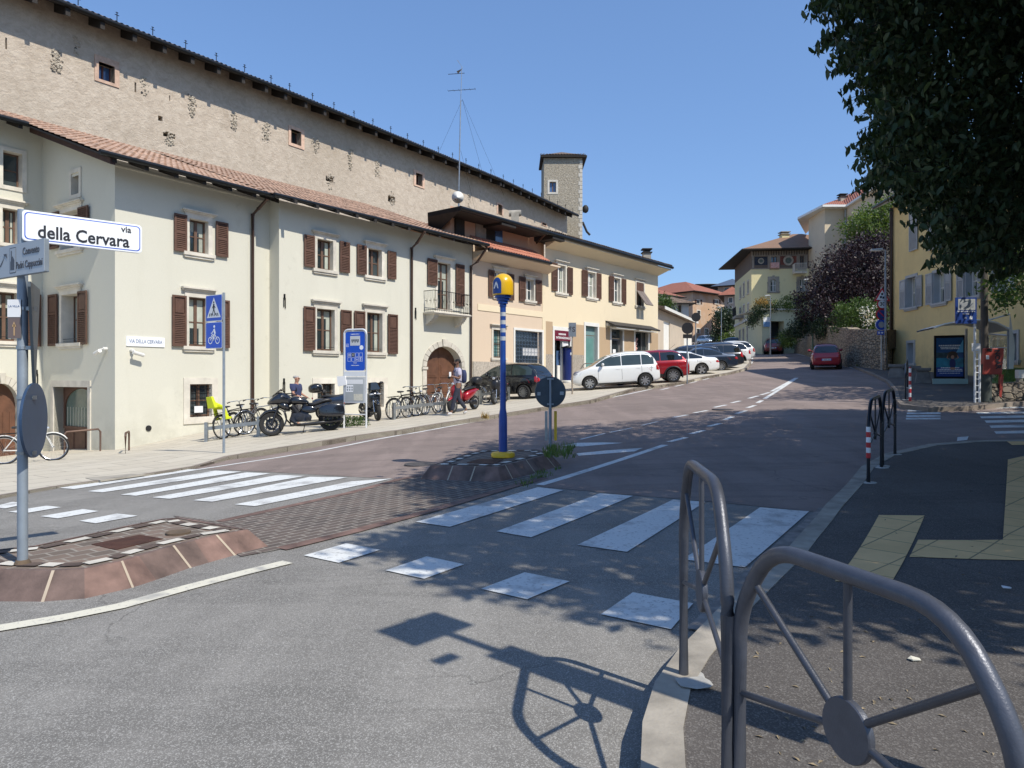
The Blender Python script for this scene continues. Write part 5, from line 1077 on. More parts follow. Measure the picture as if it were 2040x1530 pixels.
# ---- flashing beacon
c=G(1002,910,.21); BK=thing('crossing_beacon','blue beacon post with striped neck and yellow domed lamp on the far island','beacon',tuple(c)); k=c.y/F; bh=(910-558)*k
m=MB(); m.lathe([(.20,0),(.205,.05),(.19,.075),(.1,.09)],(0,0,0),28); m.build('yellow_base',m_['sign_yellow'],BK,smooth=True,auto=40)
M('frame_white2',(.52,.53,.54),.5,var=.12,sc=8); M('beacon_blue',(.012,.06,.30),.35,var=.12,sc=6); m=MB(); z1=(910-678.5)*k
m.lathe([(.072,.05),(.072,.62),(.068,.72),(.052,.82),(.048,z1)],(0,0,0),20); p_=m.build('post',m_['beacon_blue'],BK,smooth=True,auto=40)
m=MB(); m.box((-.03,-.08,.32),(.03,-.068,.6)); m.build('hatch',m_['beacon_blue'],p_,bev=.005)
z2=(910-622)*k; n=7
for i in range(n):
    m=MB(); a=z1+(z2-z1)*i/n; b=z1+(z2-z1)*(i+1)/n; m.cyl((0,0,a),(0,0,b),.0485,n=18); m.build('white_band' if i%2==0 else 'blue_band',m_['frame_white2' if i%2==0 else 'beacon_blue'],BK,smooth=True,auto=40)
m=MB(); zz=(910-611)*k; m.cyl((0,0,z2),(0,0,zz),.05,n=18)
for r_,h in ((.06,.05),(.085,.05),(.11,.045),(.14,.045)): m.cyl((0,0,zz),(0,0,zz+h),r_,n=24); zz+=h
m.build('stepped_collar',m_['beacon_blue'],BK); R0=.178; prof=[(R0*.96,zz),(R0,zz+.02),(R0,zz+.20)]+[(R0*cos(a),zz+.20+R0*.98*sin(a)) for a in [PI/2*j/8 for j in range(1,9)]]
m=MB(); m.lathe(prof,(0,0,0),32); dome=m.build('dome',M('beacon_yellow',(.80,.47,.01),.32,var=.05,coat=.3),BK,smooth=True,auto=50)
# blue inset panel on the side facing camera-left
ang=R(-128); q=MB(); vs=[];fs=[]; nx_,nz_=8,10
for j in range(nz_+1):
    z=zz+.02+.27*j/nz_; w_=.52*(1 if j<6 else math.sqrt(max(0,1-((j-6)/4.2)**2)))
    for i in range(nx_+1):
        a=ang+w_*(i/nx_*2-1); rr=(R0 if z<zz+.2 else R0*cos(math.asin(min(1,(z-zz-.2)/(R0*.98)))))+.006; vs.append((rr*cos(a),rr*sin(a),z))
q.add(vs,[(j*(nx_+1)+i,j*(nx_+1)+i+1,(j+1)*(nx_+1)+i+1,(j+1)*(nx_+1)+i) for j in range(nz_) for i in range(nx_)]); q.build('lamp_window',m_['sign_blue_dark'],BK)
text('Λ',.14,m_['white_paint'],BK,facem((R0*1.04*cos(ang),R0*1.04*sin(ang),zz+.15),(-sin(ang),cos(ang),0)),.004)
# ---- round keep sign seen from behind with low reflector plates
c=G(1096,893,.21); o=thing('keep_sign','round road sign seen from its dark back on the far island','road sign',tuple(c)); k=c.y/F
m=MB(); m.cyl((0,0,0),(0,0,(893-752)*k),.03,n=14); m.build('post',m_['galv_pole'],o,smooth=True,auto=50)
m=MB(); zc_=(893-781)*k; m.lathe([(0,-.0),(30.5*k,-.0),(31*k,-.01),(30*k,-.03),(0,-.03)],(0,-.035,zc_),44,'Y'); sp=m.build('sign_disc',M('sign_back',(.045,.065,.085),.45,metal=.2,var=.15,sc=5),o)
for x,z,w_ in ((-.21,-.03,.03),(.21,-.02,.035)): m=MB(); m.box((x-w_,-.075,zc_+z-.03),(x+w_,-.07,zc_+z+.03)); m.build('sticker',M('sticker_grey',(.35,.38,.4),.6,var=.3,sc=30),sp)
for dz in (-.22,.24): m=MB(); m.box((-.06,-.10,zc_+dz-.015),(.06,-.03,zc_+dz+.015)); m.build('clamp',m_['galv_pole'],o)
m=MB(); m.cyl((0,-.09,zc_-.3),(0,-.09,zc_+.26),.02,n=10); m.build('rear_rib',m_['galv_pole'],o)
for x,mt in ((-.07,'galv'),(.10,'sign_yellow')): m=MB(); m.box((x-.025,.02,.14),(x+.025,.06,.68)); m.build('reflector_plate',m_[mt],o)
# ---- near island sign post
c=G(45,1122,.18); NP=thing('sign_post','grey post on the near island carrying the street name and direction signs','sign post',tuple(c)); Y0=c.y; k=Y0/F; x0=c.x
LZ=lambda v:(HZ-v)*k+EYE-c.z
m=MB(); m.cyl((0,0,0),(0,0,LZ(505)),.037,n=20); m.cyl((0,0,LZ(505)),(0,0,LZ(418)),.034,n=20); m.build('pole',m_['galv_pole'],NP,smooth=True,auto=50)
m=MB(); m.lathe([(.06,0),(.05,.02),(.04,.03)],(0,0,0),16); m.build('pole_base',m_['soil'],NP)
def board(par,name,p0,p1,z0a,z1a,th,mat,edge='galv',rad=.02,frm='sign_blue'):
    """flat sign between plan points p0->p1 (local), z0..z1"""
    d=V((p1[0]-p0[0],p1[1]-p0[1],0)); L=d.length; d.normalize(); H=z1a-z0a
    def rr(w,h,r,n=5):
        pts=[]
        for cx,cy,a0 in ((w/2-r,h/2-r,0),(-w/2+r,h/2-r,90),(-w/2+r,-h/2+r,180),(w/2-r,-h/2+r,270)):
            for i in range(n+1): a=R(a0+90*i/n); pts.append((cx+r*cos(a),cy+r*sin(a)))
        return pts
    mt=facem(V((p0[0],p0[1],(z0a+z1a)/2))+d*L/2,d); m=MB(mt); m.prism(rr(L,H,rad),-th,0,lambda a,b,h:(a,b,h)); b=m.build(name,m_[edge],par)
    m=MB(mt); m.prism(rr(L-.006,H-.006,rad),0,.002,lambda a,b,h:(a,b,h)); m.build('face',m_[mat],b)
    return b,mt,L,H,rr
pa=(.03,-.05); zt_=LZ(420); Yr=6.10; pb=((283-CU)/F*Yr-x0,Yr-Y0)
b,mt,L,H,rr=board(NP,'street_name_sign',pa,pb,zt_-.245,zt_,.02,'sign_white','sign_white',.03)
m=MB(mt); m.prism(rr(L-.03,H-.03,.03),.002,.003,lambda a,b_,h:(a,b_,h)); m.build('border',m_['sign_blue'],b)
m=MB(mt); m.prism(rr(L-.045,H-.045,.026),.003,.004,lambda a,b_,h:(a,b_,h)); m.build('field',m_['sign_white'],b)
text('della Cervara',.142,m_['ink'],b,mt@Matrix.Translation((-.0,-.040,.006)),.0028,font_sx=L/.90*.90)
text('via',.075,m_['ink'],b,mt@Matrix.Translation((L/2-.125,.066,.006)),.0012,font_sx=L/.9)
# direction sign
Yr=5.25; pr_=((89-CU)/F*Yr-x0,Yr-Y0); pl_=((-70-CU)/F*5.95-x0,5.95-Y0); z1_=EYE-c.z+(HZ-474)/F*Yr; z0_=EYE-c.z+(HZ-541)/F*Yr
b,mt,L,H,rr=board(NP,'direction_sign',pl_,pr_,z0_,z1_,.03,'sign_white','galv_pole',.008)
M('sign_offwhite',(.42,.45,.47),.5,var=.06); b.children[0].data.materials[0]=m_['sign_offwhite']
ft_=M('ink_grey',(.07,.07,.08),.5,var=0)
text('Convento',.078,ft_,b,mt@Matrix.Translation((L/2-.20,.052,.004)),.001,font_sx=.82); text('Padri Cappuccini',.078,ft_,b,mt@Matrix.Translation((L/2-.23,-.048,.004)),.001,font_sx=.78)
xp=L/2-.49
m=MB(mt); m.prism(rr(.105,.2,.01),.002,.003,lambda a,b_,h:(a+xp,b_,h)); m.build('pictogram_border',ft_,b); m=MB(mt); m.prism(rr(.093,.188,.008),.003,.004,lambda a,b_,h:(a+xp,b_,h)); m.build('pictogram_field',m_['sign_offwhite'],b)
m=MB(mt); m.prism([(-.035,-.075),(.03,-.075),(.03,.0),(0,.035),(-.012,.02),(-.012,.075),(-.026,.075),(-.026,.0),(-.035,-.01)],.004,.005,lambda a,b_,h:(a+xp,b_,h)); m.build('church_pictogram',ft_,b)
m=MB(mt); m.prism([(-.10,-.04),(-.02,.05),(.01,.02),(.0,.06),(-.05,.06),(-.03,.04),(-.11,-.03)],.004,.005,lambda a,b_,h:(a+xp-.1,b_,h)); m.build('arrow',ft_,b)
# triangular and round signs seen obliquely from behind
tA_=V((-.47,.883,0))   # plane direction almost along the view
mt=facem((.06,.02,LZ(640)),tA_); m=MB(mt); m.prism([(-.02+.45*cos(R(a))*1.0,.45*sin(R(a))) for a in (-85,-95,25,30,35,145,150,155)] if False else [(-.02,-.50),(.02,-.50),(.29,.25),(.28,.29),(-.28,.29),(-.29,.25)],0,.02,lambda a,b_,h:(a+.04,b_,h)); m.build('triangular_sign',m_['sign_back'],NP)
m=MB(); tt=V((-.30,.954,0)); mt=facem((.048,.045,LZ(838)),tt); m.m=mt; rr_=.298; m.add([(rr_*cos(R(a)),rr_*sin(R(a)),h) for h in (0,.02) for a in range(0,360,8)],[tuple(range(44,-1,-1)),tuple(range(45,90))]+[(i,(i+1)%45,45+(i+1)%45,45+i) for i in range(45)]); rs=m.build('round_sign',M('sign_back_blue',(.03,.06,.115),.4,metal=.3,var=.15,sc=4),NP)
for v in (792,902,615,693): m=MB(); z=LZ(v); m.cyl((0,0,z-.012),(0,0,z+.012),.044,n=16); m.box((.03,-.02,z-.015),(.10,.02,z+.015)); m.cyl((.08,-.03,z),(.08,.03,z),.012,n=8); m.build('clamp',m_['galv'],NP)
b,mt,L,H,rr=board(NP,'notice_plate',(-.085,-.045),(.02,-.045),LZ(675),LZ(598),.006,'sign_brown' if 'sign_brown' in MATS else 'galv_pole','galv',.004)
M('brown_dull',(.16,.12,.11),.6,var=.1); b.children[0].data.materials[0]=m_['brown_dull']
m=MB(mt); m.box((-L/2,.015,.003),(L/2,H/2,.005)); m.build('paper',m_['paper'],b); text('LA VILLA',.022,m_['ink_blue'],b,mt@Matrix.Translation((0,.10,.006)),0)
m=MB(mt); m.box((-.004,-.13,.003),(.004,-.04,.005)); m.add([(-.016,-.06,.005),(.016,-.06,.005),(0,-.02,.005)],[(0,1,2)]); m.build('arrow',M('arrow_tan',(.5,.33,.17),.6,var=0),b)
# ---- pedestrian / cycle sign
c=G(446,902,.12); PS=thing('crossing_sign','blue pedestrian crossing and cycle crossing sign on a slim post','road sign',tuple(c)); k=c.y/F
m=MB(); m.cyl((0,0,0),(0,0,(902-583)*k),.03,n=14); m.build('post',m_['galv_pole'],PS,smooth=True,auto=50)
wl=(398-446)*k; Ln=.60; dx=wl; dy=-math.sqrt(max(.01,Ln**2-wl**2))
def signsq(par,z0,z1,pic,p0,p1):
    b,mt,L,H,rr=board(par,'sign_panel',p0,p1,z0,z1,.025,'sign_white','galv',.03)
    m=MB(mt); m.prism(rr(L-.03,H-.03,.025),.002,.003,lambda a,b_,h:(a,b_,h)); m.build('field',m_['sign_blue'],b); return b,mt,L,H
ptl=(dx-.03,.03-abs(dy)*.0); p1=(-.02,-.04); p0=(wl,-.04+.36)
za=(902-640)*k; zb_=(902-586)*k; b,mt,L,H=signsq(PS,za+.01,zb_,0,p0,p1)
m=MB(mt); m.add([(-L*.42,-H*.36,.004),(L*.42,-H*.36,.004),(0,H*.40,.004)],[(0,1,2)]); m.build('triangle',m_['sign_white'],b)
m=MB(mt); zz=.0055
def stick(m,pts,w_): 
    for (a,b_),(c_,d_) in zip(pts,pts[1:]):
        q=V((c_-a,d_-b_)); n_=V((-q.y,q.x)).normalized()*w_/2; m.add([(a+n_.x,b_+n_.y,zz),(a-n_.x,b_-n_.y,zz),(c_-n_.x,d_-n_.y,zz),(c_+n_.x,d_+n_.y,zz)],[(0,1,2,3)])
stick(m,[(0,.10),(0,-.03)],.055); stick(m,[(0,-.02),(-.06,-.16)],.028); stick(m,[(0,-.02),(.06,-.16)],.028); stick(m,[(0,.08),(-.06,0)],.02); stick(m,[(0,.08),(.06,0)],.02); m.cyl((0,.135,zz),(0,.135,zz+.001),.024,n=12)
for x in (-.17,-.10,.10,.17): stick(m,[(x,-.19),(x*.85,-.12)],.03)
stick(m,[(-.03,-.19),(-.03,-.15)],.025); stick(m,[(.03,-.19),(.03,-.15)],.025); m.build('walking_figure',m_['ink'],b)
b,mt,L,H=signsq(PS,(902-694)*k,za-.005,0,p0,p1); m=MB(mt)
def ringm(m,cx,cy,r,w_,n=22): m.add([(cx+q*cos(2*PI*i/n),cy+q*sin(2*PI*i/n),zz) for q in (r,r-w_) for i in range(n)],[(i,(i+1)%n,n+(i+1)%n,n+i) for i in range(n)])
def bikepic(m,s=1):
    ringm(m,-.135*s,-.12*s,.085*s,.02*s); ringm(m,.145*s,-.12*s,.085*s,.02*s)
    stick(m,[(-.135*s,-.12*s),(-.07*s,.02*s),(.06*s,.0),(.145*s,-.12*s)],.018*s); stick(m,[(-.07*s,.0),(.0,-.12*s),(.06*s,.02*s)],.018*s); stick(m,[(-.11*s,.05*s),(-.05*s,.045*s)],.016*s)
    stick(m,[(.05*s,.03*s),(.01*s,.15*s)],.065*s); stick(m,[(.01*s,.13*s),(-.08*s,.05*s)],.022*s); stick(m,[(.04*s,.03*s),(-.02*s,-.02*s),(.0,-.12*s)],.035*s); m.cyl((.02*s,.205*s,zz),(.02*s,.205*s,zz+.001),.033*s,n=14)
bikepic(m); m.build('cyclist_pictogram',m_['sign_white'],b)
# ---- bus stop panel
c=G(730,852,.12); k=c.y/F; BS=thing('bus_stop','tall blue bus stop panel with a grey timetable case, beside the touring motorcycle','bus stop',tuple(c)); w0=(681-730)*k; Hh=lambda v:(852-v)*k
th=.20; P0=(w0,.28); P1=(0,0)
lg=MB(); rr2=.028; arc=[]; L_=math.hypot(w0,.28); dd=V((-w0,-.28,0)).normalized(); A_=V((P0[0],P0[1],0)); B_=V((0,0,0)); top=Hh(656)
for i in range(9): a=PI/2*i/8; arc.append(A_+dd*(.14-.14*cos(a))+V((0,0,top-.14+.14*sin(a))))
arc2=[B_-dd*(.14-.14*cos(PI/2*i/8))+V((0,0,top-.14+.14*sin(PI/2*i/8))) for i in range(8,-1,-1)]
lg.tube([A_+V((0,0,-.1))]+arc+arc2+[B_],rr2,12); lg.tube([A_+V((0,0,Hh(826))),B_+V((0,0,Hh(826)))],.018,8); M('frame_white',(.58,.60,.62),.4,var=.08); lg.build('frame',m_['frame_white'],BS,smooth=True,auto=60)
b,mt,L,H,rr=board(BS,'blue_panel',tuple((A_+dd*.035).xy),tuple((B_-dd*.035).xy),Hh(739),Hh(659),.03,'sign_white','frame_white',.08)
m=MB(mt); m.prism(rr(L-.03,H-.03,.07),.002,.003,lambda a,b_,h:(a,b_,h)); m.build('field',m_['sign_blue'],b)
zz=.0045; m=MB(mt); m.box((-.17,.16,.003),(.17,.44,zz)); bp=m.build('bus_symbol_panel',M('panel_pale',(.62,.64,.66),.5),b)
def bus(m,x,y,s): m.box((x-.5*s,y-.13*s,.0045),(x+.5*s,y+.16*s,.0055))
m=MB(mt); bus(m,0,.30,.27); m.build('bus_pictogram',M('pale_ink',(.30,.32,.34),.5,var=0),bp)
m=MB(mt); 
for x in (-.09,.0,.09): m.cyl((x,.265,.0055),(x,.265,.0065),.018,n=10)
for i in range(5): m.box((-.12+i*.052,.305,.0055),(-.085+i*.052,.335,.0065))
m.build('bus_details',m_['ink'],bp)
def outl(m,x,y,w_,h_,t=.006,z=.0045): m.box((x-w_/2,y-h_/2,.003),(x+w_/2,y-h_/2+t,z)); m.box((x-w_/2,y+h_/2-t,.003),(x+w_/2,y+h_/2,z)); m.box((x-w_/2,y-h_/2,.003),(x-w_/2+t,y+h_/2,z)); m.box((x+w_/2-t,y-h_/2,.003),(x+w_/2,y+h_/2,z))
m=MB(mt); 
for i in range(4):
    for j in range(2): outl(m,-.2+i*.132,-.11-j*.135,.115,.115)
outl(m,-.27,.17,.09,.09); ringm(m,-.275,.16,.022,.007,12); m.box((-.28,.17,.003),(-.272,.20,zz)); m.box((.18,-.30,.003),(.20,-.19,zz)); m.cyl((.215,.10,.003),(.215,.10,zz+.001),.065,n=20); m.build('icon_boxes',m_['sign_white'],b)
m=MB(mt); m.box((-.122,-.165,.0035),(-.014,-.058,zz+.001)); m.build('dark_tile',m_['ink'],b)
for tx,sz,x,y in (('10',.085,-.2,-.115),('C',.075,-.068,-.115),('&',.07,.065,-.25),('TRENTINO TRASPORTI',.026,0,-.42),('Cervara',.036,0,-.345),('COMUNE DI TRENTO',.03,0,.49),('i',.09,.195,-.25)): text(tx,sz,m_['sign_white'],b,mt@Matrix.Translation((x,y,.007)),.001)
m=MB(); f_=Fac((A_+dd*.03).xy,(B_-dd*.03).xy)
def bx(name,mat,a0,a1,o0,o1,z0,z1,par): 
    m=MB(mt0); m.box((a0,z0,o0),(a1,z1,o1)); return m.build(name,m_[mat],par)
mt0=facem(A_,dd); bx('white_board','sign_white',.02,L_-.02,-.01,.02,Hh(750),Hh(740),BS)
cs=bx('timetable_case','frame_white',.02,L_-.02,-.04,.04,Hh(803),Hh(751),BS); bx('case_back','shutter_grey',.07,L_-.07,.035,.042,Hh(800),Hh(754),cs)
bx('timetable','paper',.09,L_-.09,.042,.044,Hh(765),Hh(756),cs); bx('timetable','paper',.09,.34,.042,.044,Hh(781),Hh(767),cs); bx('timetable',  'marking_cream',.36,L_-.1,.042,.044,Hh(798),Hh(785),cs)
for i in range(6): bx('print','pale_ink',.12+.08*(i%3),.17+.08*(i%3),.0445,.045,Hh(778.5-5*(i//3)),Hh(775-5*(i//3)),cs)
m=MB(mt0); m.hexa([(-.16,Hh(770),.05),(.12,Hh(767),.03),(.12,Hh(767),.06),(-.16,Hh(770),.08),(-.2,Hh(750),.05),(.08,Hh(749),.03),(.08,Hh(749),.06),(-.2,Hh(750),.08)]); m.build('hanging_paper',m_['paper'],BS)
# ---- small sign by the blue column, blue column, no-entry signs
c=G(1140,785,.12); o=thing('lane_sign','small grey arrow plate on a rusty post beside the dark blue column','road sign',tuple(c)); k=c.y/F
m=MB(); m.cyl((0,0,0),(0,0,(785-643)*k),.035,n=10); m.build('post',M('post_tan',(.34,.28,.22),.6,var=.2),o)
m=MB(); m.box((-.16,-.05,(785-671)*k),(.16,-.035,(785-643)*k)); pl=m.build('plate',m_['galv'],o); text('↑',.3,ft_,pl,facem((-.08,-.053,(785-657)*k),(1,0,0)),.01); text('S',.3,ft_,pl,facem((.06,-.053,(785-657)*k),(1,0,0)),.01)
c=G(1130,762,.12); o=thing('blue_column','dark blue cylindrical column with a flat dark cap on a white base','column',tuple(c)); k=c.y/F; h=(762-690)*k
m=MB(); m.lathe([(.30,0),(.30,.1),(.27,.12)],(0,0,0),24); m.build('base',m_['white_paint'],o); m=MB(); m.lathe([(.235,.12),(.235,h-.1)],(0,0,0),28); m.build('body',M('navy',(.008,.02,.12),.35,var=.1),o,smooth=True,auto=50)
m=MB(); m.lathe([(.2,h-.1),(.34,h-.06),(.32,h-.03),(0,h+.05)],(0,0,0),28); m.build('cap',m_['gutter_dark'],o); m=MB(); m.ball((.19,-.16,h-.42),(.06,.02,.08),8,6); m.build('badge',m_['sign_white'],o)
def backsign(u,vb,vc,rp,lab,plate=None,off=.12,lean=0):
    c=G(u,vb,off); k=c.y/F; o=thing('no_entry_sign',lab,'road sign',tuple(c)); m=MB(); m.cyl((0,0,0),(0,0,(vb-vc+rp*.9)*k),.03,n=10); m.build('post',m_['galv_pole'],o)
    m=MB(); m.lathe([(0,-.05),(rp*k,-.05),(rp*k,-.075),(0,-.075)],(0,0,(vb-vc)*k),30,'Y'); d=m.build('sign_disc',m_['plastic_black'],o)
    if plate: m=MB(); m.box((-plate[2]*k,-.07,(vb-plate[1])*k),(plate[2]*k,-.05,(vb-plate[0])*k)); m.build('lower_plate',m_['plastic_black'],o)
    return o
backsign(1369,765,654,11.5,'round sign seen from behind with a small plate, between the red crossover and white coupe',(666,674,9))
backsign(1386,742,632,9,'distant dark sign board seen from behind left of the orange house',None)
bpl=G(1387,742,.12)
# ---- stack of signs
c=G(1757,737,.12); k=c.y/F; o=thing('stacked_sign_post','post carrying a stack of five road signs in front of the purple tree','sign post',tuple(c))
Z=lambda v:(737-v)*k
m=MB(); m.cyl((0,0.06,0),(0,.06,Z(572)),.035,n=10); m.build('post',m_['galv'],o)
def disc2(par,nm,r,v,mat,y=0,x=0): m=MB(); m.lathe([(0,-.0),(r*k,-.0),(r*k,-.02),(0,-.02)],(x,y,Z(v)),28,'Y'); return m.build(nm,m_[mat],par)
m=MB(); m.prism([(-16*k,0),(16*k,0),(0,27*k)],-.0,-.02,lambda a,b,h:(a,h,b+Z(600))); t_=m.build('warning_triangle',m_['sign_red'],o)
m=MB(); m.prism([(-11.5*k,0),(11.5*k,0),(0,19.5*k)],-.021,-.024,lambda a,b,h:(a,h,b+Z(597.5))); tf=m.build('field',m_['sign_white'],t_)
m=MB(); 
for x,z in ((-2.5,592),(2.5,593),(0,586)): m.box(((x-2)*k,-.028,Z(z+2.2)),((x+2)*k,-.025,Z(z-2.2)))
m.build('symbol',m_['ink'],tf)
s_=disc2(o,'speed_sign',10.5,606,'sign_red'); disc2(s_,'field',8,606,'sign_white',-.021); text('30',10.5*k,m_['ink'],s_,facem((0,-.045,Z(606)),(1,0,0)),.006)
s_=disc2(o,'no_parking_sign',11.5,626.5,'sign_red',x=-1*k); disc2(s_,'field',8.8,626.5,'sign_blue_dark',-.021,x=-1*k)
m=MB(facem((-1*k,-.045,Z(626.5)),(1,0,0))@Matrix.Rotation(R(-45),4,'Z')); m.box((-8.5*k,-1*k,0),(8.5*k,1*k,.003)); m.build('bar',m_['sign_red'],s_)
s_=disc2(o,'winter_tyre_sign',11.5,647,'sign_white',x=-2*k); disc2(s_,'field',10.6,647,'sign_blue',-.021,x=-2*k); t2=disc2(s_,'tyre',6,647,'pale_ink',-.042,x=-2*k); 
m=MB(); m.box((-9.5*k,-.02,Z(667)),(3.5*k,0,Z(659))); s_=m.build('lower_plate',m_['sign_blue'],o)
m=MB(); m.ball((-6*k,-.03,Z(663)),(2*k,.01,2.4*k),8,5); m.ball((0*k,-.03,Z(663)),(2.4*k,.01,2*k),8,5); m.build('symbols',m_['sign_white'],s_)
m=MB(); m.cyl((4.5*k,.0,0),(4.5*k,.0,Z(668)),.02,n=6); m.cyl((1.5*k,.0,0),(1.5*k,.0,Z(700)),.02,n=6)
for i in range(12): m.box((0*k,-.01,Z(672+i*2.8)),(5*k,.01,Z(671+i*2.8)))
m.build('slatted_box',m_['galv'],o)
# ---- lamp posts
def lamp(u,vb,vt,lab,mat='galv_pole',arm=-.7,off=.12,Y=None,double=False):
    c=G(u,vb,off); 
    if Y: c=V(((u-CU)/F*Y,Y,zt((u-CU)/F*Y,Y))); 
    k=c.y/F; h=EYE+(HZ-vt)/F*c.y-c.z; o=thing('street_lamp',lab,'street lamp',tuple(c)); m=MB(); m.cyl((0,0,0),(0,0,1.0),.085,n=12); m.cyl((0,0,1.0),(0,0,h),.07,.04,n=12); m.build('pole',m_[mat],o,smooth=True,auto=50)
    hd=MB(); hd.tube([(0,0,h-.03),(arm*.5,0,h+.02)],.035,8); hd.hexa([(arm,-.12,h-.03),(arm*.25,-.12,h),(arm*.25,.12,h),(arm,.12,h-.03),(arm,-.08,h+.04),(arm*.25,-.1,h+.09),(arm*.25,.1,h+.09),(arm,.08,h+.04)]); a=hd.build('lamp_head',m_['shutter_grey'],o)
    g=MB(); g.box((arm*.95,-.09,h-.05),(arm*.35,.09,h-.03)); g.build('lens',m_['sign_white'],a); return o
lamp(1764,737,498,'tall street lamp behind the stack of road signs',arm=-.75); lamp(1619,712,557,'green street lamp at the stone retaining wall',mat=M('lamp_green',(.10,.19,.17),.5,metal=.2).name,arm=-.7)
lamp(1437,690,612,'far street lamp in front of the dark tree',Y=105,arm=-.6); lamp(1535,690,589,'thin street lamp in front of the green annex',Y=70,arm=-.55,mat='galv')
# ---- antenna mast and dish
p=P(914,458,36.5); o=thing('antenna_mast','tall guyed television antenna mast rising over the peach roof','antenna',(p.x,p.y,p.z-1)); top=EYE+(HZ-132)/F*36.5-(p.z-1); Zk=lambda v:EYE+(HZ-v)/F*36.5-(p.z-1); kx=36.5/F
m=MB(); m.cyl((0,0,0),(0,0,Zk(385)),.045,n=8); m.cyl((0,0,Zk(385)),(0.1,0,Zk(200)),.03,n=8); m.cyl((.1,0,Zk(200)),(.16,0,Zk(132)),.018,n=6); m.build('mast',m_['galv'],o)
m=MB(); 
for u,v,u2,v2 in ((921,198,866,290),(921,198,958,320),(921,198,1003,365),(918,300,945,410)): m.cyl(((u-914)*kx,0,Zk(v)),((u2-914)*kx,2.5 if u2>900 else 1.5,Zk(v2)),.006,n=4)
m.build('guy_wires',m_['black_metal'],o)
def yagi(m,u0,v0,u1,v1,n,el):
    a=V(((u0-914)*kx,0,Zk(v0))); b=V(((u1-914)*kx,.4,Zk(v1))); m.cyl(a,b,.014,n=5)
    for i in range(n): q=a.lerp(b,i/(n-1)); m.cyl(q-V((0,el,el*.3)),q+V((0,el,el*.3)),.008,n=4)
m=MB(); yagi(m,893,148,924,139,12,.12); m.build('upper_aerial',m_['black_metal'],o); m=MB(); yagi(m,893,181,946,171,6,.5); m.build('lower_aerial',m_['black_metal'],o)
m=MB(); q=V(((922-914)*kx,0,Zk(136))); 
for s in (-1,1): m.add([q,q+V((-.25,.1,.35*s+.1)),q+V((-.32,-.1,.3*s+.1))],[(0,1,2)])
m.build('reflector',m_['galv'],o)
p=P(912,393,36); o=thing('satellite_dish','white satellite dish on the peach house roof','satellite dish',tuple(p)); m=MB(); prof=[(0,.03)]+[(.31*t,.03-.03*t*t) for t in (.25,.5,.75,1)]; m.m=Matrix.Rotation(R(8),4,'Z'); m.lathe([(r_,z) for r_,z in prof],(0,0,0),26,'Y'); m.build('dish',m_['white_paint'],o,smooth=True)
m=MB(); m.tube([(-.05,0,-.15),(-.1,-.45,-.25)],.015,5); m.ball((-.1,-.45,-.22),.04,6,5); m.build('feed_arm',m_['rust'],o); m=MB(); m.cyl((.02,.12,-1.4),(.02,.12,0),.025,n=6); m.build('dish_mount',m_['galv'],o)
# ---- bus shelter
k=27/F; c0=G(1861,765,.12); 
def SP(u,v,Y): return P(u,v,Y)
YS=c0.y; c1=V(((1922-CU)/F*(YS-.4),YS-.4)); o=thing('bus_shelter','white bus shelter with curved canopy and a blue lightbox poster','bus shelter',tuple(c0)); f=Fac(c0,c1); dS=f.d; L=f.L
zb_=c0.z; zt_=f.z(1890,668); 
def fb_(nm,mt,a0,a1,o0,o1,z0,z1,par): m=MB(); f.box(m,a0,a1,o0,o1,z0,z1); return m.build(nm,m_[mt] if isinstance(mt,str) else mt,par,world=True)
zp0=f.z(1890,754); lb=fb_('lightbox','black_metal',0,L,-.12,.0,zp0,zt_,o); fb_('lightbox_base',M('pale_green',(.33,.45,.42),.4,var=.1),-.05,L+.1,-.12,.02,zb_-.1,zp0-.01,o)
pz0=f.z(1890,750); pz1=f.z(1890,673); po=fb_('poster',M('poster_blue',(.012,.09,.25),.25,var=.5,sc=1.2),L*.07,L*.95,.0,.012,pz0,pz1,lb)
H_=pz1-pz0
fb_('poster_sea',M('poster_sea',(.01,.20,.30),.25,var=.5,sc=3),L*.07,L*.95,.012,.015,pz0+H_*.24,pz0+H_*.48,po)
fb_('poster_hills',M('poster_hill',(.02,.06,.08),.25,var=.5,sc=4),L*.07,L*.72,.012,.016,pz0+H_*.48,pz0+H_*.62,po)
fb_('poster_strip',m_['sign_blue_dark'],L*.07,L*.95,.012,.0155,pz0,pz0+H_*.24,po)
m=MB(); cc=f.pt(L*.6,.02,pz0+H_*.50); q=V((dS.x,dS.y,0)); 
def disk(m,c,rx,rz,n=14): m.add([c+q*(rx*cos(2*PI*i/n))+V((0,0,rz*sin(2*PI*i/n))) for i in range(n)],[tuple(range(n))])
disk(m,cc+V((0,-.001,.08)),.17,.14); m.build('poster_hair',M('hair_brown',(.05,.025,.015),.4),po,world=True); m=MB(); disk(m,cc+V((0,0,.0))-V((0,.004,0)),.055,.07); disk(m,cc-V((0,.004,.43)),.10,.05); m.build('poster_face',m_['skin'],po,world=True)
m=MB(); disk(m,cc-V((0,.003,.24)),.10,.19); m.build('poster_dress',m_['navy'],po,world=True)
m=MB(); m.add([f.pt(L*.95,.018,pz0+H_*.95),f.pt(L*.95,.018,pz0+H_*.62),f.pt(L*.72,.018,pz0+H_*.62)],[(0,1,2)]); m.build('poster_sky',M('sky_blue',(.12,.42,.65),.3),po,world=True)
org=V(o['org'])
m=MB(); rb=random.Random(5)
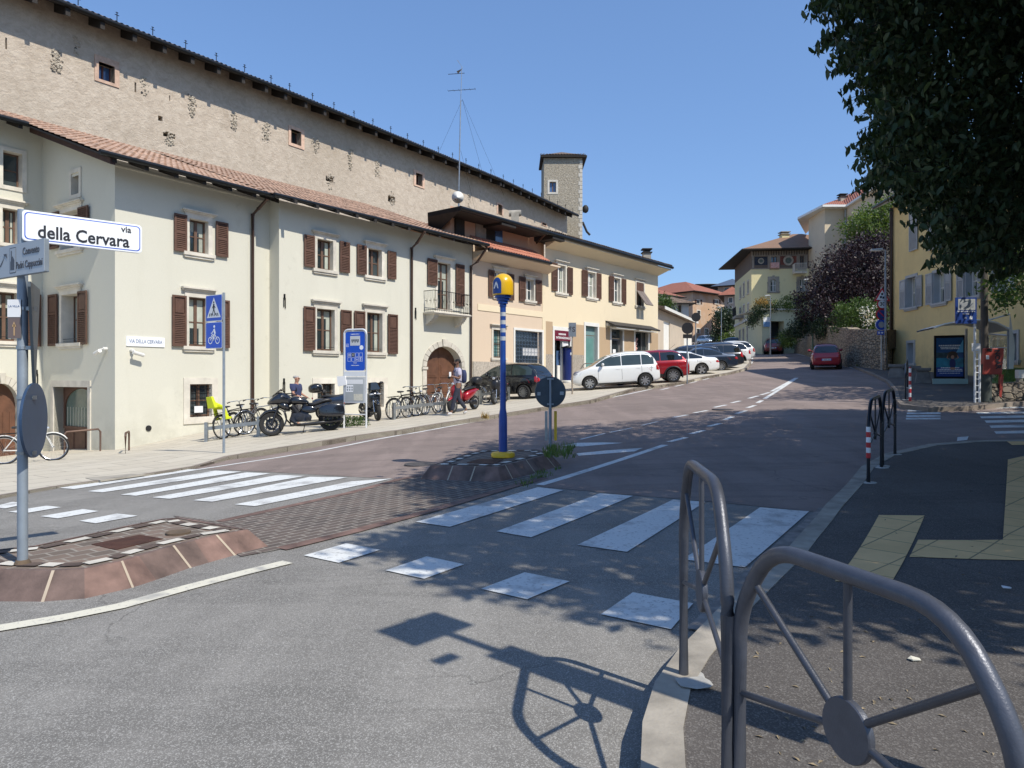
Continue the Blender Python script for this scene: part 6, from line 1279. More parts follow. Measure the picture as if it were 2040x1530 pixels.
for fz,hz_,x0,x1 in ((.80,.030,.15,.85),(.755,.022,.2,.8),(.72,.022,.22,.82),(.225,.026,.22,.82),(.18,.026,.12,.92),(.14,.020,.12,.93),(.085,.014,.18,.85)):
    x=x0
    while x<x1: w_=rb.uniform(.02,.07); f.box(m,L*x,L*min(x1,x+w_),.016,.02,pz0+H_*(fz-hz_/2),pz0+H_*(fz+hz_/2)); x+=w_+.012
m.build('poster_print',m_['sign_white'],po,world=True)
m=MB()
for s_ in (-1,1): m.add([cc+q*(s_*.05)-V((0,.006,.10)),cc+q*(s_*.20)-V((0,.006,.02)),cc+q*(s_*.14)+V((0,-.006,.10)),cc+q*(s_*.16)-V((0,.006,.06))],[(0,1,2,3)])
m.build('poster_arms',m_['skin'],po,world=True)
# canopy: shallow barrel between two depths, ribs, posts, glass
cz=lambda v:EYE+(HZ-v)/F*(YS-1); canopy=[(1860,655),(1880,648),(1905,643),(1935,640),(1960,640),(1985,645),(2011,658)]
m=MB(); fr_=[P(u,v,YS-1.6) for u,v in canopy]; bk_=[P(u,v,YS-1.6)+V((.55,2.0,-.0)) for u,v in canopy]; n=len(fr_)
m.add(fr_+bk_+[p+V((0,0,.05)) for p in fr_+bk_],[(i,i+1,n+i+1,n+i) for i in range(n-1)]+[(2*n+i,2*n+i+1,3*n+i+1,3*n+i) for i in range(n-1)]+[(i,i+1,2*n+i+1,2*n+i) for i in range(n-1)]+[(n+i,n+i+1,3*n+i+1,3*n+i) for i in range(n-1)]); m.build('canopy',M('canopy_grey',(.45,.47,.48),.35,var=.1),o,world=True)
m=MB(); m.tube([p+V((0,-.03,.03)) for p in fr_],.035,6); m.build('canopy_edge',m_['white_paint'],o,world=True)
fin=[P(2012,622,YS-1.7),P(2022,690,YS-1.7),P(2019,735,YS-1.7),P(2010,735,YS-1.7),P(2011,660,YS-1.7)]; m=MB(); m.add(fin+[p+V((.08,.12,0)) for p in fin],[(0,1,2,3,4),(9,8,7,6,5)]+[(i,(i+1)%5,5+(i+1)%5,5+i) for i in range(5)]); m.build('side_fin',m_['white_paint'],o,world=True)
m=MB(); m.tube([P(2012,626,YS-1.7),P(1960,640,YS-1.5)],.03,6); m.tube([P(1966,640,YS-1.4),P(1966,629,YS-1.4)],.06,6); m.build('stay_rod',m_['white_paint'],o,world=True)
for u in (1925,1953,2009): 
    p=P(u,655,YS-.1 if u<2000 else YS-1.2); m=MB(); m.cyl((p.x,p.y,zb_-.2),(p.x,p.y,p.z),.045,n=10); m.build('post',m_['frame_white'] if u==1925 else m_['galv_pole'],o,world=True)
M('clear_glass',(.6,.66,.64),.05); b_=MATS['clear_glass'].node_tree.nodes['Principled BSDF']; b_.inputs['Transmission Weight'].default_value=.9; b_.inputs['Alpha'].default_value=.45
m=MB(); a=P(1966,665,YS+.3); b=P(2006,668,YS-.8); m.hexa([V((a.x,a.y,zb_+.25)),V((b.x,b.y,zb_+.25)),V((b.x,b.y+.015,zb_+.25)),V((a.x,a.y+.015,zb_+.25)),V((a.x,a.y,a.z)),V((b.x,b.y,b.z)),V((b.x,b.y+.015,b.z)),V((a.x,a.y+.015,a.z))]); m.build('glass_panel',m_['clear_glass'],o,world=True)
m=MB(); m.tube([a+V((0,0,.0)),b],.03,6); m.tube([V((a.x,a.y,zb_+.2)),V((a.x,a.y,a.z))],.03,6); a2=V((a.x,a.y,zb_+1.35)); b2=V((b.x,b.y,zb_+1.35)); m.tube([a2,b2],.02,6); m.build('glass_frame',m_['frame_white'],o,world=True)
# bus sign
c=G(1942,802,.12); o=thing('bus_stop_sign','blue bus stop sign on a white lattice post beside the utility pole','bus stop',tuple(c)); k=c.y/F; Z=lambda v:(802-v)*k
m=MB(); m.cyl((-.0,0,0),(0,0,Z(595)),.03,n=8); m.cyl((.13,0,0),(.13,0,Z(685)),.03,n=8); 
for i in range(9): m.box((0,-.015,Z(795-i*13)),(.13,.015,Z(793-i*13)))
m.build('lattice_post',m_['frame_white'],o)
m=MB(); m.box((-41*k,-.06,Z(645)),(1*k,-.03,Z(593))); pn=m.build('panel',m_['sign_blue_dark'],o); m=MB(); m.box((-36*k,-.065,Z(618)),(-2*k,-.06,Z(596))); ps_=m.build('symbol_panel',M('panel_dim',(.38,.40,.40),.6),pn)
m=MB(); m.box((-33*k,-.07,Z(612)),(-5*k,-.066,Z(604))); m.build('bus_pictogram',m_['pale_ink'],ps_)
for tx,sz,x,v in (('FERMATA A RICHIESTA',3.4,-20,621),('CERVARA',3.2,-20,626),('10',5,-22,634)): text(tx,sz*k,m_['sign_white'],pn,facem((x*k,-.066,Z(v)),(1,0,0)),.001)
m=MB(); m.box((-13*k,-.065,Z(636.5)),(-8*k,-.061,Z(630))); m.build('small_tile',m_['sign_white'],pn); m=MB(); m.box((-8*k,-.05,Z(700)),(8*k,-.04,Z(684))); m.build('timetable',m_['paper'],o)
# utility pole
c=G(1962,800,.12); k=c.y/F; o=thing('utility_pole','dark round utility pole rising into the tree beside the red mailbox','pole',tuple(c)); m=MB(); m.cyl((0,0,0),(0,0,1.05),.17,.165,n=16); m.build('thick_base',M('pole_base',(.05,.06,.055),.7,var=.3),o,smooth=True,auto=50); m=MB(); m.cyl((0,0,1.0),(-.05,0,6.2),.10,.075,n=14); m.build('shaft',M('pole_brown',(.07,.06,.05),.7,var=.3),o,smooth=True,auto=50)
# red mailbox
c=G(1975,800,.12); k=c.y/F; o=thing('mailbox','weathered red mailbox on two legs with black scrawl, leaning by the low wall','mailbox',tuple(c),R(-6)); Z=lambda v:(800-v)*k
w_=35*k; m=MB(); x_=-.04; m.hexa([(x_-w_*.48,-.14,Z(746)),(x_+w_*.50,-.14,Z(746)),(x_+w_*.50,.2,Z(746)),(x_-w_*.48,.2,Z(746)),(x_-w_*.40,-.14,Z(694)),(x_+w_*.62,-.14,Z(694)),(x_+w_*.62,.2,Z(694)),(x_-w_*.40,.2,Z(694))]); bd=m.build('box_body',M('mail_red',(.34,.045,.03),.55,var=.25,sc=4),o,bev=.02)
m=MB(); m.box((x_-w_*.3,-.155,Z(700)),(x_-.02,-.14,Z(695.5))); m.build('letter_slot',m_['dark'],bd)
text('NOAR',.19,m_['ink'],bd,facem((x_+.12,-.152,Z(716)),(0.06,0,-1),V((1,0,.06)))@Matrix.Identity(4),.006)
m=MB(); m.box((x_-w_*.36,-.15,Z(716)),(x_-w_*.2,-.142,Z(708))); m.build('label_sticker',m_['paper'],bd)
for x in (-.25,.2): m=MB(); m.hexa([(x-.03,-.05,0),(x+.03,-.05,0),(x+.03,.05,0),(x-.03,.05,0),(x+.02,-.05,Z(746)),(x+.1,-.05,Z(746)),(x+.1,.05,Z(746)),(x+.02,.05,Z(746))]); m.build('leg',m_['mail_red'] if x>0 else m_['rust'],o)
m=MB(); c=G(2031,797,.12); o=thing('marker_post','short stone post with a white cap at the low wall edge','post',tuple(c)); m.box((-.06,-.06,0),(.06,.06,.62)); m.build('shaft',m_['stone_dark'],o); m=MB(); m.box((-.075,-.075,.62),(.075,.075,.86)); m.build('cap',m_['white_paint'],o)
# ---- bike racks: galvanised rail with end posts and hoops
def rack(u0,v0,u1,v1,n,lab,hoop=True):
    A=G(u0,v0,.12); B=G(u1,v1,.12); d=B-A; L=math.hypot(d.x,d.y); o=thing('bike_rack',lab,'bike rack',tuple(A),math.atan2(d.y,d.x),group='galvanised bike racks'); dz=d.z/L
    for x in (0,L): m=MB(); m.box((x-.045,-.045,dz*x-.05),(x+.045,.045,dz*x+.55)); m.build('end_post',m_['galv'],o)
    m=MB(); m.hexa([(0,-.02,.32),(L,-.02,.32+d.z),(L,.02,.32+d.z),(0,.02,.32),(0,-.02,.42),(L,-.02,.42+d.z),(L,.02,.42+d.z),(0,.02,.42)]); m.build('rail',m_['galv'],o)
    for i in range(n):
        x=L*(i+.7)/(n+.4)
        for s in (-.035,.035): 
            m=MB(); m.tube([(x+s,.02,.1+dz*x)]+[(x+s,.36-.34*cos(a),.38+dz*x+.30*sin(a)) for a in [PI*j/10 for j in range(11)]]+[(x+s,.70,.05+dz*x)],.011,6); m.build('hoop',m_['galv'],o)
    return o
rack(411,880,515,868,2,'galvanised bike rack at the left end, holding the bicycle with the yellow seat'); rack(785,836,885,824,6,'galvanised bike rack in front of the arched door'); rack(957,805,1013,797,3,'galvanised bike rack by the black hatchback')
def hoopst(u0,v0,u1,v1,h,lab):
    A=G(u0,v0,.1); B=G(u1,v1,.1); o=thing('hoop_stand',lab,'railing',tuple(A)); m=MB(); z=B-A; m.tube([(0,0,-.3),(0,0,h-.08),z*.06+V((0,0,h)),z*.94+V((0,0,h)),z+V((0,0,h-.08)),z+V((0,0,-.3))],.028,10); m.build('tube',M('rust_tube',(.16,.10,.075),.6,metal=.4,var=.3),o,smooth=True,auto=60); return o
hoopst(128,908,200,900,.66,'rusty tube hoop in front of the side door'); hoopst(250,905,257,899,.55,'small brown hoop stand at the house corner')
# litter
def flat(u,v,w_,mat,nm,lab,off=.125,n=5):
    c=G(u,v,off); m=MB(); m.add([c+V((w_*cos(2*PI*i/n+.4)*(1+.3*(i%2)),w_*sin(2*PI*i/n+.4)*.8,.004+.006*(i%2))) for i in range(n)]+[c+V((w_*.9*cos(2*PI*i/n+.4)*(1+.3*(i%2)),w_*.9*sin(2*PI*i/n+.4)*.8,.001)) for i in range(n)],[tuple(range(n)),tuple(range(2*n-1,n-1,-1))]+[(i,(i+1)%n,n+(i+1)%n,n+i) for i in range(n)]); return tag(m.build(nm,m_[mat]),lab,'litter')
flat(2005,1171,.035,'paper','paper_scrap','small white paper scrap on the right pavement',n=4); flat(1822,1314,.035,'marking_cream','paper_scrap','pale crumpled scrap in the sunlit part of the pavement')

# tall roadside post just outside the right edge; the photograph shows its shadow on the road
o=thing('roadside_post','tall post with a narrow board and square panel right of the nearest rail','post',(1.95,2.27,zt(1.95,2.27)+.12)); m=MB(); m.cyl((0,0,0),(0,0,4.1),.035,n=12); m.build('pole',m_['galv_pole'],o)
mt=facem((0,0,2.2),(.673,.74,0)); m=MB(mt); m.box((-.10,-1.0,.03),(.12,1.0,.05)); m.build('narrow_board',m_['galv'],o); m=MB(mt); m.box((-.28,1.5,.03),(.22,1.95,.05)); m.build('square_panel',m_['galv'],o); m=MB(mt); m.box((-.36,1.12,.03),(-.20,1.22,.05)); m.build('small_plate',m_['galv'],o)

flat(1385,1362,.085,'concrete','mortar_patch','pale mortar patch at the foot of the edge on guard rail',off=.13,n=9)
# ================================================================ vehicles
def paintm(n,c,metal=.0,r=.3): return M(n,c,r,metal=metal,var=.04,sc=1.5,coat=1.0)
paintm('car_white',(.74,.75,.74)); paintm('car_red',(.36,.008,.018),.25); paintm('car_darkred',(.20,.01,.012),.2); paintm('car_black',(.010,.011,.014),.1,.2); paintm('car_grey',(.045,.05,.062),.5); paintm('car_blue',(.03,.045,.075),.5); paintm('car_silver',(.42,.44,.46),.7); paintm('car_paleblue',(.40,.47,.55),.5)
M('car_glass',(.010,.014,.016),.03,var=.2,sc=.6,spec=1.0); M('car_glass_light',(.035,.05,.045),.03,var=.35,sc=1.3,spec=1.0); M('tail_red',(.36,.01,.012),.18,var=.1,coat=1); M('lamp_clear',(.62,.64,.66),.1,metal=.5,var=.1); M('plate_white',(.75,.76,.76),.5,var=.03); M('alloy',(.50,.51,.52),.28,metal=.9,var=.05); M('alloy_dark',(.05,.05,.055),.35,metal=.7,var=.1)
PROF={ # (x/L from rear -.5 to front .5, z/H of the roof line), belt z/H
'mpv':([(-.5,.34),(-.492,.58),(-.47,.74),(-.435,.92),(-.36,.985),(-.2,1),(0,.995),(.10,.945),(.20,.83),(.30,.68),(.36,.635),(.44,.56),(.48,.47),(.5,.33)],.60),
'mpv2':([(-.5,.36),(-.49,.50),(-.476,.62),(-.444,.80),(-.40,.94),(-.33,.985),(-.13,1),(.01,.965),(.10,.905),(.183,.80),(.26,.67),(.33,.595),(.39,.55),(.46,.47),(.5,.33)],.60),
'suv':([(-.5,.36),(-.49,.62),(-.455,.72),(-.40,.90),(-.33,.97),(-.15,1),(.03,.985),(.12,.90),(.22,.72),(.28,.665),(.40,.63),(.47,.55),(.5,.36)],.645),
'hatch':([(-.5,.34),(-.49,.58),(-.46,.68),(-.405,.90),(-.34,.965),(-.15,1),(.02,.99),(.11,.92),(.22,.72),(.28,.66),(.40,.60),(.47,.50),(.5,.33)],.62),
'coupe':([(-.5,.40),(-.495,.60),(-.46,.70),(-.36,.725),(-.27,.83),(-.17,.95),(-.05,1),(.05,.985),(.14,.87),(.23,.72),(.32,.68),(.44,.60),(.48,.50),(.5,.36)],.655),
'small':([(-.5,.34),(-.495,.56),(-.475,.66),(-.42,.86),(-.36,.95),(-.2,1),(0,1),(.10,.93),(.20,.78),(.27,.67),(.38,.60),(.47,.50),(.5,.33)],.63)}
def lin(tab,x):
    if x<=tab[0][0]: return tab[0][1]
    for (a,p),(b,q) in zip(tab,tab[1:]):
        if x<=b: return p+(q-p)*(x-a)/(b-a)
    return tab[-1][1]
def car(label,pos,rz,kind,paint,L,W,H,wb,wr=.31,name='parked_car',wheel='alloy',spokes=10,group='cars parked along the left side',glass='car_glass',lift=0,plates=True,cladding=False,cat='car',pillars=(.5,),detail=True,off=.12,flags=()):
    tab,bl=PROF[kind]; o=thing(name,label,cat,(pos[0],pos[1],zt(pos[0],pos[1])+off),rz,group=group,tilt=True)
    zb=.20+lift; top=lambda x:lin(tab,x/L)*H; beltH=bl*H
    fx=.5*L-wr-.46; rx=fx-wb
    xs=sorted(set([t[0]*L for t in tab]+[-.5*L+L*i/20 for i in range(21)])); rg=[]
    for x in xs:
        q=abs(2*x/L); w=W/2*(1-.10*q**6-.05*q**2); T=top(x); b=min(T,beltH+.03*math.sin((x/L+.5)*2)); k=max(0,min(1,(T-b)/(H-beltH))); e=zb+(.07*q**10)*1.6
        wt=w*(.93-.20*k); T1=T-.03; r=[(0,e),(w*.85,e),(w*.96,e+.08),(w*.985,e+.2),(w,(e+b)/2+.02),(w*.985,b-.10),(w*.94,b-.005 if k>.05 else min(b,T)-.02),(w*.90-.0,b+.03*k)]
        r+=[(w*.90+(wt-w*.90)*.9,b+(T1-b)*.82) if k>.05 else (w*.86,T-.012),(wt*.86,T-.02*k-.004),(wt*.45,T+.012*k),(0,T+.018*k)]
        rg.append([(x,y,z) for y,z in r]+[(x,-y,z) for y,z in r[-2:0:-1]])
    m=MB(); m.loft(rg); tmp=m.build('body',[m_[paint],m_['plastic_black']],o,smooth=True,sub=2 if detail else 1)
    if detail:
        for x in (fx,rx):
            cb=MB(); 
            for s in (-1,1): cb.cyl((x,s*(W/2-.30),wr*.98),(x,s*(W/2+.2),wr*.98),wr*1.20,n=28)
            cu=cb.build('cut',m_['plastic_black'],o); 
            md=tmp.modifiers.new('b','BOOLEAN'); md.operation='DIFFERENCE'; md.object=cu; md.solver='EXACT'
            try: md.material_mode='TRANSFER'
            except Exception: pass
        for sv in ('EXACT','FAST',None):
            for md in tmp.modifiers:
                if md.type=='BOOLEAN':
                    if sv: md.solver=sv
                    else: md.show_viewport=md.show_render=False
            dg=bpy.context.evaluated_depsgraph_get(); dg.update(); me=bpy.data.meshes.new_from_object(tmp.evaluated_get(dg)); me.name='body'
            if len(me.vertices)>800 and max(abs(v.co.y) for v in me.vertices)<W/2+.05: break
            print('boolean retry',label,sv)
        old=tmp.data; tmp.modifiers.clear(); tmp.data=me; bpy.data.meshes.remove(old)
        for c_ in [c for c in o.children if c.name.startswith('cut')]: bpy.data.objects.remove(c_)
    else:
        dg=bpy.context.evaluated_depsgraph_get(); me=bpy.data.meshes.new_from_object(tmp.evaluated_get(dg)); tmp.modifiers.clear(); tmp.data=me
    bvh=BVHTree.FromPolygons([v.co for v in me.vertices],[tuple(p.vertices) for p in me.polygons])
    def patch(nm,mat,axis,cols,off=.006,nr=5,par=o,sg=1):
        """cols: list of (a, lo, hi): side patches a=x, (z lo, z hi); end patches a=y, (z lo, z hi)"""
        m=MB(); vs=[]; ok=True
        C=[]
        for (a,l,h),(a2,l2,h2) in zip(cols,cols[1:]):
            for k in range(4): t=k/4; C.append((a+(a2-a)*t,l+(l2-l)*t,h+(h2-h)*t))
        C.append(cols[-1])
        for a,l,h in C:
            for j in range(nr+1):
                z=l+(h-l)*j/nr
                if axis=='y': org,dr=V((a,sg*2,z)),V((0,-sg,0))
                else: org,dr=V((sg*4,a,z)),V((-sg,0,0))
                hit=bvh.ray_cast(org,dr)
                if hit[0] is None: vs.append(None); continue
                vs.append(hit[0]-dr*off)
        n=nr+1; last=None
        for i,p in enumerate(vs):
            if p is None: vs[i]=last if last is not None else next((q for q in vs if q is not None),V((0,0,0)))
            last=vs[i]
        m.add(vs,[(i*n+j,i*n+j+1,(i+1)*n+j+1,(i+1)*n+j) for i in range(len(C)-1) for j in range(nr)]); return m.build(nm,m_[mat],par,smooth=True)
    # side windows
    xr=[x for x in [i*L/100 for i in range(-50,51)] if top(x)-beltH>.10*H*.9]; xa,xb=min(xr)+.04*L*.6,max(xr)-.01*L
    if kind=='coupe': xa+=.02*L
    cuts=[xa]+[xa+(xb-xa)*p for p in pillars]+[xb]; bz=lambda x: beltH+.03*math.sin((x/L+.5)*2)+.035
    def hi(x): return min(top(x)-.075,H*.955)
    for s in (-1,1):
        for a,b in zip(cuts,cuts[1:]):
            a+=.02; b-=.02; cols=[]
            for i in range(9): x=a+(b-a)*i/8; cols.append((x,min(bz(x),hi(x)-.01),max(hi(x),bz(x)+.008)))
            patch('side_window',glass,'y',cols,sg=s)
        a,b=cuts[0]-.03,cuts[-1]+.03
        if detail:
            sm=MB(); 
            for x in [cuts[0]+.25*(cuts[1]-cuts[0]) if len(cuts)>3 else cuts[0]+.3]+cuts[1:-1]+[cuts[-1]-.10]:
                cols=[(x-.006,zb+.12,bz(x)-.05),(x+.006,zb+.12,bz(x)-.05)]
                if abs(x-fx)<wr*1.2 or abs(x-rx)<wr*1.2: cols=[(x-.006,wr*2.3,bz(x)-.05),(x+.006,wr*2.3,bz(x)-.05)]
                patch('door_seam','dark','y',cols,off=.003,sg=s)
            for x in [c_+(.16) for c_ in cuts[:-2]]+[cuts[-2]+.16]:
                h=bvh.ray_cast(V((x,s*2,beltH-.10)),V((0,-s,0)))
                if h[0]: q=h[0]; hb=MB(); hb.box((x-.09,q.y-.012,q.z-.013),(x+.09,q.y+.012,q.z+.013)); hb.build('door_handle',m_[paint],o,bev=.005)
            patch('sill_trim','plastic_black','y',[(rx+wr*1.25,zb+.02,zb+(.22 if cladding else .09)),(fx-wr*1.25,zb+.02,zb+(.22 if cladding else .09))],off=.006,sg=s)
            if cladding:
                for wx in (fx,rx):
                    r=MB(); pts=[(wx+wr*1.26*cos(R(t)),s*(W/2-.012),wr*.98+wr*1.26*sin(R(t))) for t in range(-15,196,15)]; r.tube(pts,.042,6); r.build('arch_trim',m_['plastic_black'],o,smooth=True)
            mx=cuts[-1]-.32; h=bvh.ray_cast(V((mx,s*2,bz(mx)+.03)),V((0,-s,0))); q=h[0] if h[0] else V((mx,s*W/2,beltH)); mm=MB(); mm.ball((q.x,q.y+s*.13,q.z+.05),(.07,.11,.075),10,7); mm.cyl((q.x,q.y,q.z),(q.x,q.y+s*.08,q.z+.03),.02,n=6); mm.build('mirror',m_[paint],o,smooth=True)
    # windscreen + rear window
    for sg,nm in ((1,'windscreen'),(-1,'rear_window')):
        zl=beltH+(.06 if sg>0 else .05); zh=H*.945
        if kind=='coupe' and sg<0: zl=H*.76
        cols=[]
        for i in range(9):
            t=i/8*2-1; y=t*W*.385; cols.append((y,zl+.03*t*t,zh-.05*t*t))
        patch(nm,'car_glass','x',cols,sg=sg,nr=8)
    if kind in('hatch','mpv','mpv2','suv','small') and detail:
        w_=MB(); h=bvh.ray_cast(V((-4,0,beltH+.1)),V((1,0,0))); q=h[0]; w_.cyl((q.x-.015,0,q.z),(q.x+.05,.33,q.z+.07),.012,n=5); w_.build('rear_wiper',m_['plastic_black'],o)
    # lights, grille, bumpers, plates
    for s in (-1,1):
        z0=H*(.44 if kind!='coupe' else .48); z1=H*(.60 if kind in('mpv','suv') else .57)
        patch('tail_lamp','tail_red','x',[(s*W*.33,z0,z1-.03),(s*W*.47,z0-.0,z1+.05)],sg=-1,off=.01); patch('tail_lamp','tail_red','y',[(-L*.492,z0+.02,z1+.05),(-L*.455,z0+.05,z1+.06 if kind!='coupe' else z1)],sg=s,off=.008)
        patch('headlamp','lamp_clear','x',[(s*W*.26,H*.42,H*.47),(s*W*.46,H*.42,H*.52)],sg=1,off=.01); patch('headlamp','lamp_clear','y',[(L*.44,H*.45,H*.50),(L*.47,H*.42,H*.47)],sg=s,off=.008)
    patch('front_grille','plastic_black','x',[(-W*.30,H*.19,H*.33),(0,H*.17,H*.36),(W*.30,H*.19,H*.33)],sg=1,off=.01); patch('rear_bumper_trim','plastic_black','x',[(-W*.44,zb+.03,zb+(.26 if cladding else .12)),(W*.44,zb+.03,zb+(.26 if cladding else .12))],sg=-1,off=.012)
    for sg in (-1,1):
        zp=H*(.40 if (sg<0 and kind!='coupe') else .30); h=bvh.ray_cast(V((sg*4,0,zp)),V((-sg,0,0)))
        if h[0]: 
            q=h[0]; pm=MB(); pm.box((q.x-.02,-.26,zp-.055),(q.x+.02,.26,zp+.055)); pl=pm.build('number_plate',m_['plate_white'],o)
            if detail:
                for e in (-1,1): b_=MB(); b_.box((q.x-.021,e*.26-(.04 if e>0 else 0),zp-.055),(q.x+.021,e*.26+(0 if e>0 else .04),zp+.055)); b_.build('plate_band',m_['sign_blue'],pl)
                b_=MB(); [b_.box((q.x-.0215,-.19+.055*i,zp-.03),(q.x+.0215,-.155+.055*i,zp+.03)) for i in (0,1,3,4,5)]; b_.build('plate_characters',m_['sticker_grey'],pl)
    patch('bonnet_seam','dark','y',[(L*.30,beltH-.055,beltH-.045),(L*.40,beltH-.075,beltH-.065)],sg=1,off=.003) if False else None
    # wheels
    for x in (fx,rx):
        for s in (-1,1):
            y=s*(W/2-.115); t=MB(); hw=.10; t.lathe([(wr*.66,-hw),(wr*.90,-hw),(wr*.985,-hw*.75),(wr,-hw*.4),(wr,hw*.4),(wr*.985,hw*.75),(wr*.90,hw),(wr*.66,hw),(wr*.66,-hw)],(x,y,wr),28 if detail else 16,'Y'); w=t.build('wheel',m_['rubber'],o,smooth=True,auto=40)
            r=MB(); r.lathe([(wr*.60,-hw*.6),(wr*.68,-hw*.8),(wr*.70,0),(wr*.70,hw*.96),(wr*.64,hw*.9),(wr*.60,hw*.55)] if s>0 else [(wr*.60,hw*.6),(wr*.68,hw*.8),(wr*.70,0),(wr*.70,-hw*.96),(wr*.64,-hw*.9),(wr*.60,-hw*.55)],(x,y,wr),28 if detail else 12,'Y',cap=False); r.cyl((x,y+s*hw*.1,wr),(x,y+s*hw*.8,wr),wr*.16,n=12)
            if detail:
                for i in range(spokes):
                    a=2*PI*i/spokes+.2; c_,s_=cos(a),sin(a); u=V((-s_,0,c_)); rd=V((c_,0,s_)); cc=V((x,y+s*hw*.55,wr)); w0,w1=wr*.075*10/spokes**1.0,wr*.10*8/spokes
                    w0=min(.05,max(.014,w0)); w1=min(.05,max(.016,w1)); r.hexa([cc+rd*wr*.12-u*w0+V((0,-.012,0)),cc+rd*wr*.66-u*w1+V((0,-.012,0)),cc+rd*wr*.66+u*w1+V((0,-.012,0)),cc+rd*wr*.12+u*w0+V((0,-.012,0)),cc+rd*wr*.12-u*w0+V((0,s*.03,0)),cc+rd*wr*.66-u*w1+V((0,s*.03,0)),cc+rd*wr*.66+u*w1+V((0,s*.03,0)),cc+rd*wr*.12+u*w0+V((0,s*.03,0))])
            r.build('rim',m_[wheel],w)
            d=MB(); d.cyl((x,y-.02,wr),(x,y+.02,wr),wr*.62,n=20); d.build('brake_disc',m_['dark'],w)
    if 'rails' in flags:
        for s in (-1,1): m=MB(); m.tube([(-L*.33,s*W*.33,top(-L*.33)+.0),(-L*.28,s*W*.33,H+.05),(L*.0,s*W*.33,H+.05),(L*.05,s*W*.33,top(L*.05)-.01)],.018,6); m.build('roof_rail',m_['black_metal'],o)
    if 'aerial' in flags: m=MB(); m.cyl((-L*.3,0,H-.02),(-L*.38,0,H+.22),.006,n=4); m.build('aerial',m_['black_metal'],o)
    return o
def gpos(u,v,dx=0,dy=0,off=.12): g=G(u,v,off); return (g.x+dx,g.y+dy)
def mid(u0,v0,u1,v1,W,off=.12):
    """wheel contact points of the near side (rear, front) -> centre and heading (front = second)"""
    a=G(u0,v0,off); b=G(u1,v1,off); d=(b-a).xy.normalized(); n=V((-d.y,d.x)); 
    if n.dot(a.xy)<0: n=-n
    return (a+b).xy/2+n*(W/2-.1),math.atan2(d.y,d.x),(b-a).xy.length
def carw(label,wheels,kind,paint,L,W,H,wb,**k):
    u0,v0,u1,v1=wheels; c,h,wl=mid(u0,v0,u1,v1,W,k.get('off',.12)); wr=k.get('wr',.31); fx=.5*L-wr-.46; cen=c-V((cos(h),sin(h)))*(fx-wb/2); return car(label,(cen.x,cen.y),h,kind,paint,L,W,H,wb,**k)
def carp(label,u,v,deg,kind,paint,L,W,H,wb,**k):
    """rear near corner wheel at pixel; heading deg"""
    off=k.get('off',.12); a=G(u,v,off); wr=k.get('wr',.31); fx=.5*L-wr-.46; rx=fx-wb; h=R(deg); n=V((-sin(h),cos(h))); 
    if n.dot(a.xy)<0: n=-n
    c=a.xy-V((cos(h),sin(h)))*rx+n*(W/2-.1); return car(label,(c.x,c.y),h,kind,paint,L,W,H,wb,**k)
HD=R(180-32+0)
carp('white hatchback parked side on beside the thin rail, nearest of the parked row',1286,771,178,'mpv2','car_white',3.99,1.70,1.64,2.51,pillars=(.22,.56),glass='car_glass_light',spokes=8)
carp('red crossover with black wheel arches between the white hatchback and white coupe',1342,762,178,'suv','car_red',4.18,1.77,1.60,2.56,wr=.345,pillars=(.42,),spokes=10,cladding=True,wheel='alloy',lift=.03,flags=('aerial',))
carp('white coupe with large five spoke rims in the parked row',1398,748,178,'coupe','car_white',4.58,1.78,1.40,2.76,wr=.335,pillars=(.34,),spokes=5,off=.06)
carp('dark grey people carrier with tinted windows parked behind the white coupe',1449,736,177,'mpv','car_grey',4.6,1.83,1.68,2.75,wr=.335,pillars=(.3,.62),spokes=9,off=.06,flags=('rails',))
carp('dark blue saloon half hidden behind the white coupe and the people carrier',1437,740,177,'coupe','car_blue',4.5,1.78,1.45,2.7,pillars=(.5,),off=.06)
carp('white crossover with black arch trim behind the people carrier',1474,726,172,'suv','car_white',4.2,1.78,1.60,2.6,wr=.33,cladding=True,off=.06,wheel='alloy_dark')
carp('second white car, farthest of the angled row behind the white crossover',1484,720,170,'suv','car_white',4.2,1.78,1.62,2.6,wr=.33,off=.06,wheel='alloy_dark')
carp('dark blue estate car seen over the roofs of the parked row',1409,738,176,'mpv','car_blue',4.5,1.8,1.60,2.7,off=.06)
carp('black hatchback parked behind the beacon post with a bright tail lamp',1045,795,150,'small','car_black',3.75,1.68,1.50,2.30,pillars=(.4,),wr=.30,spokes=12,off=.12,glass='car_glass_light')
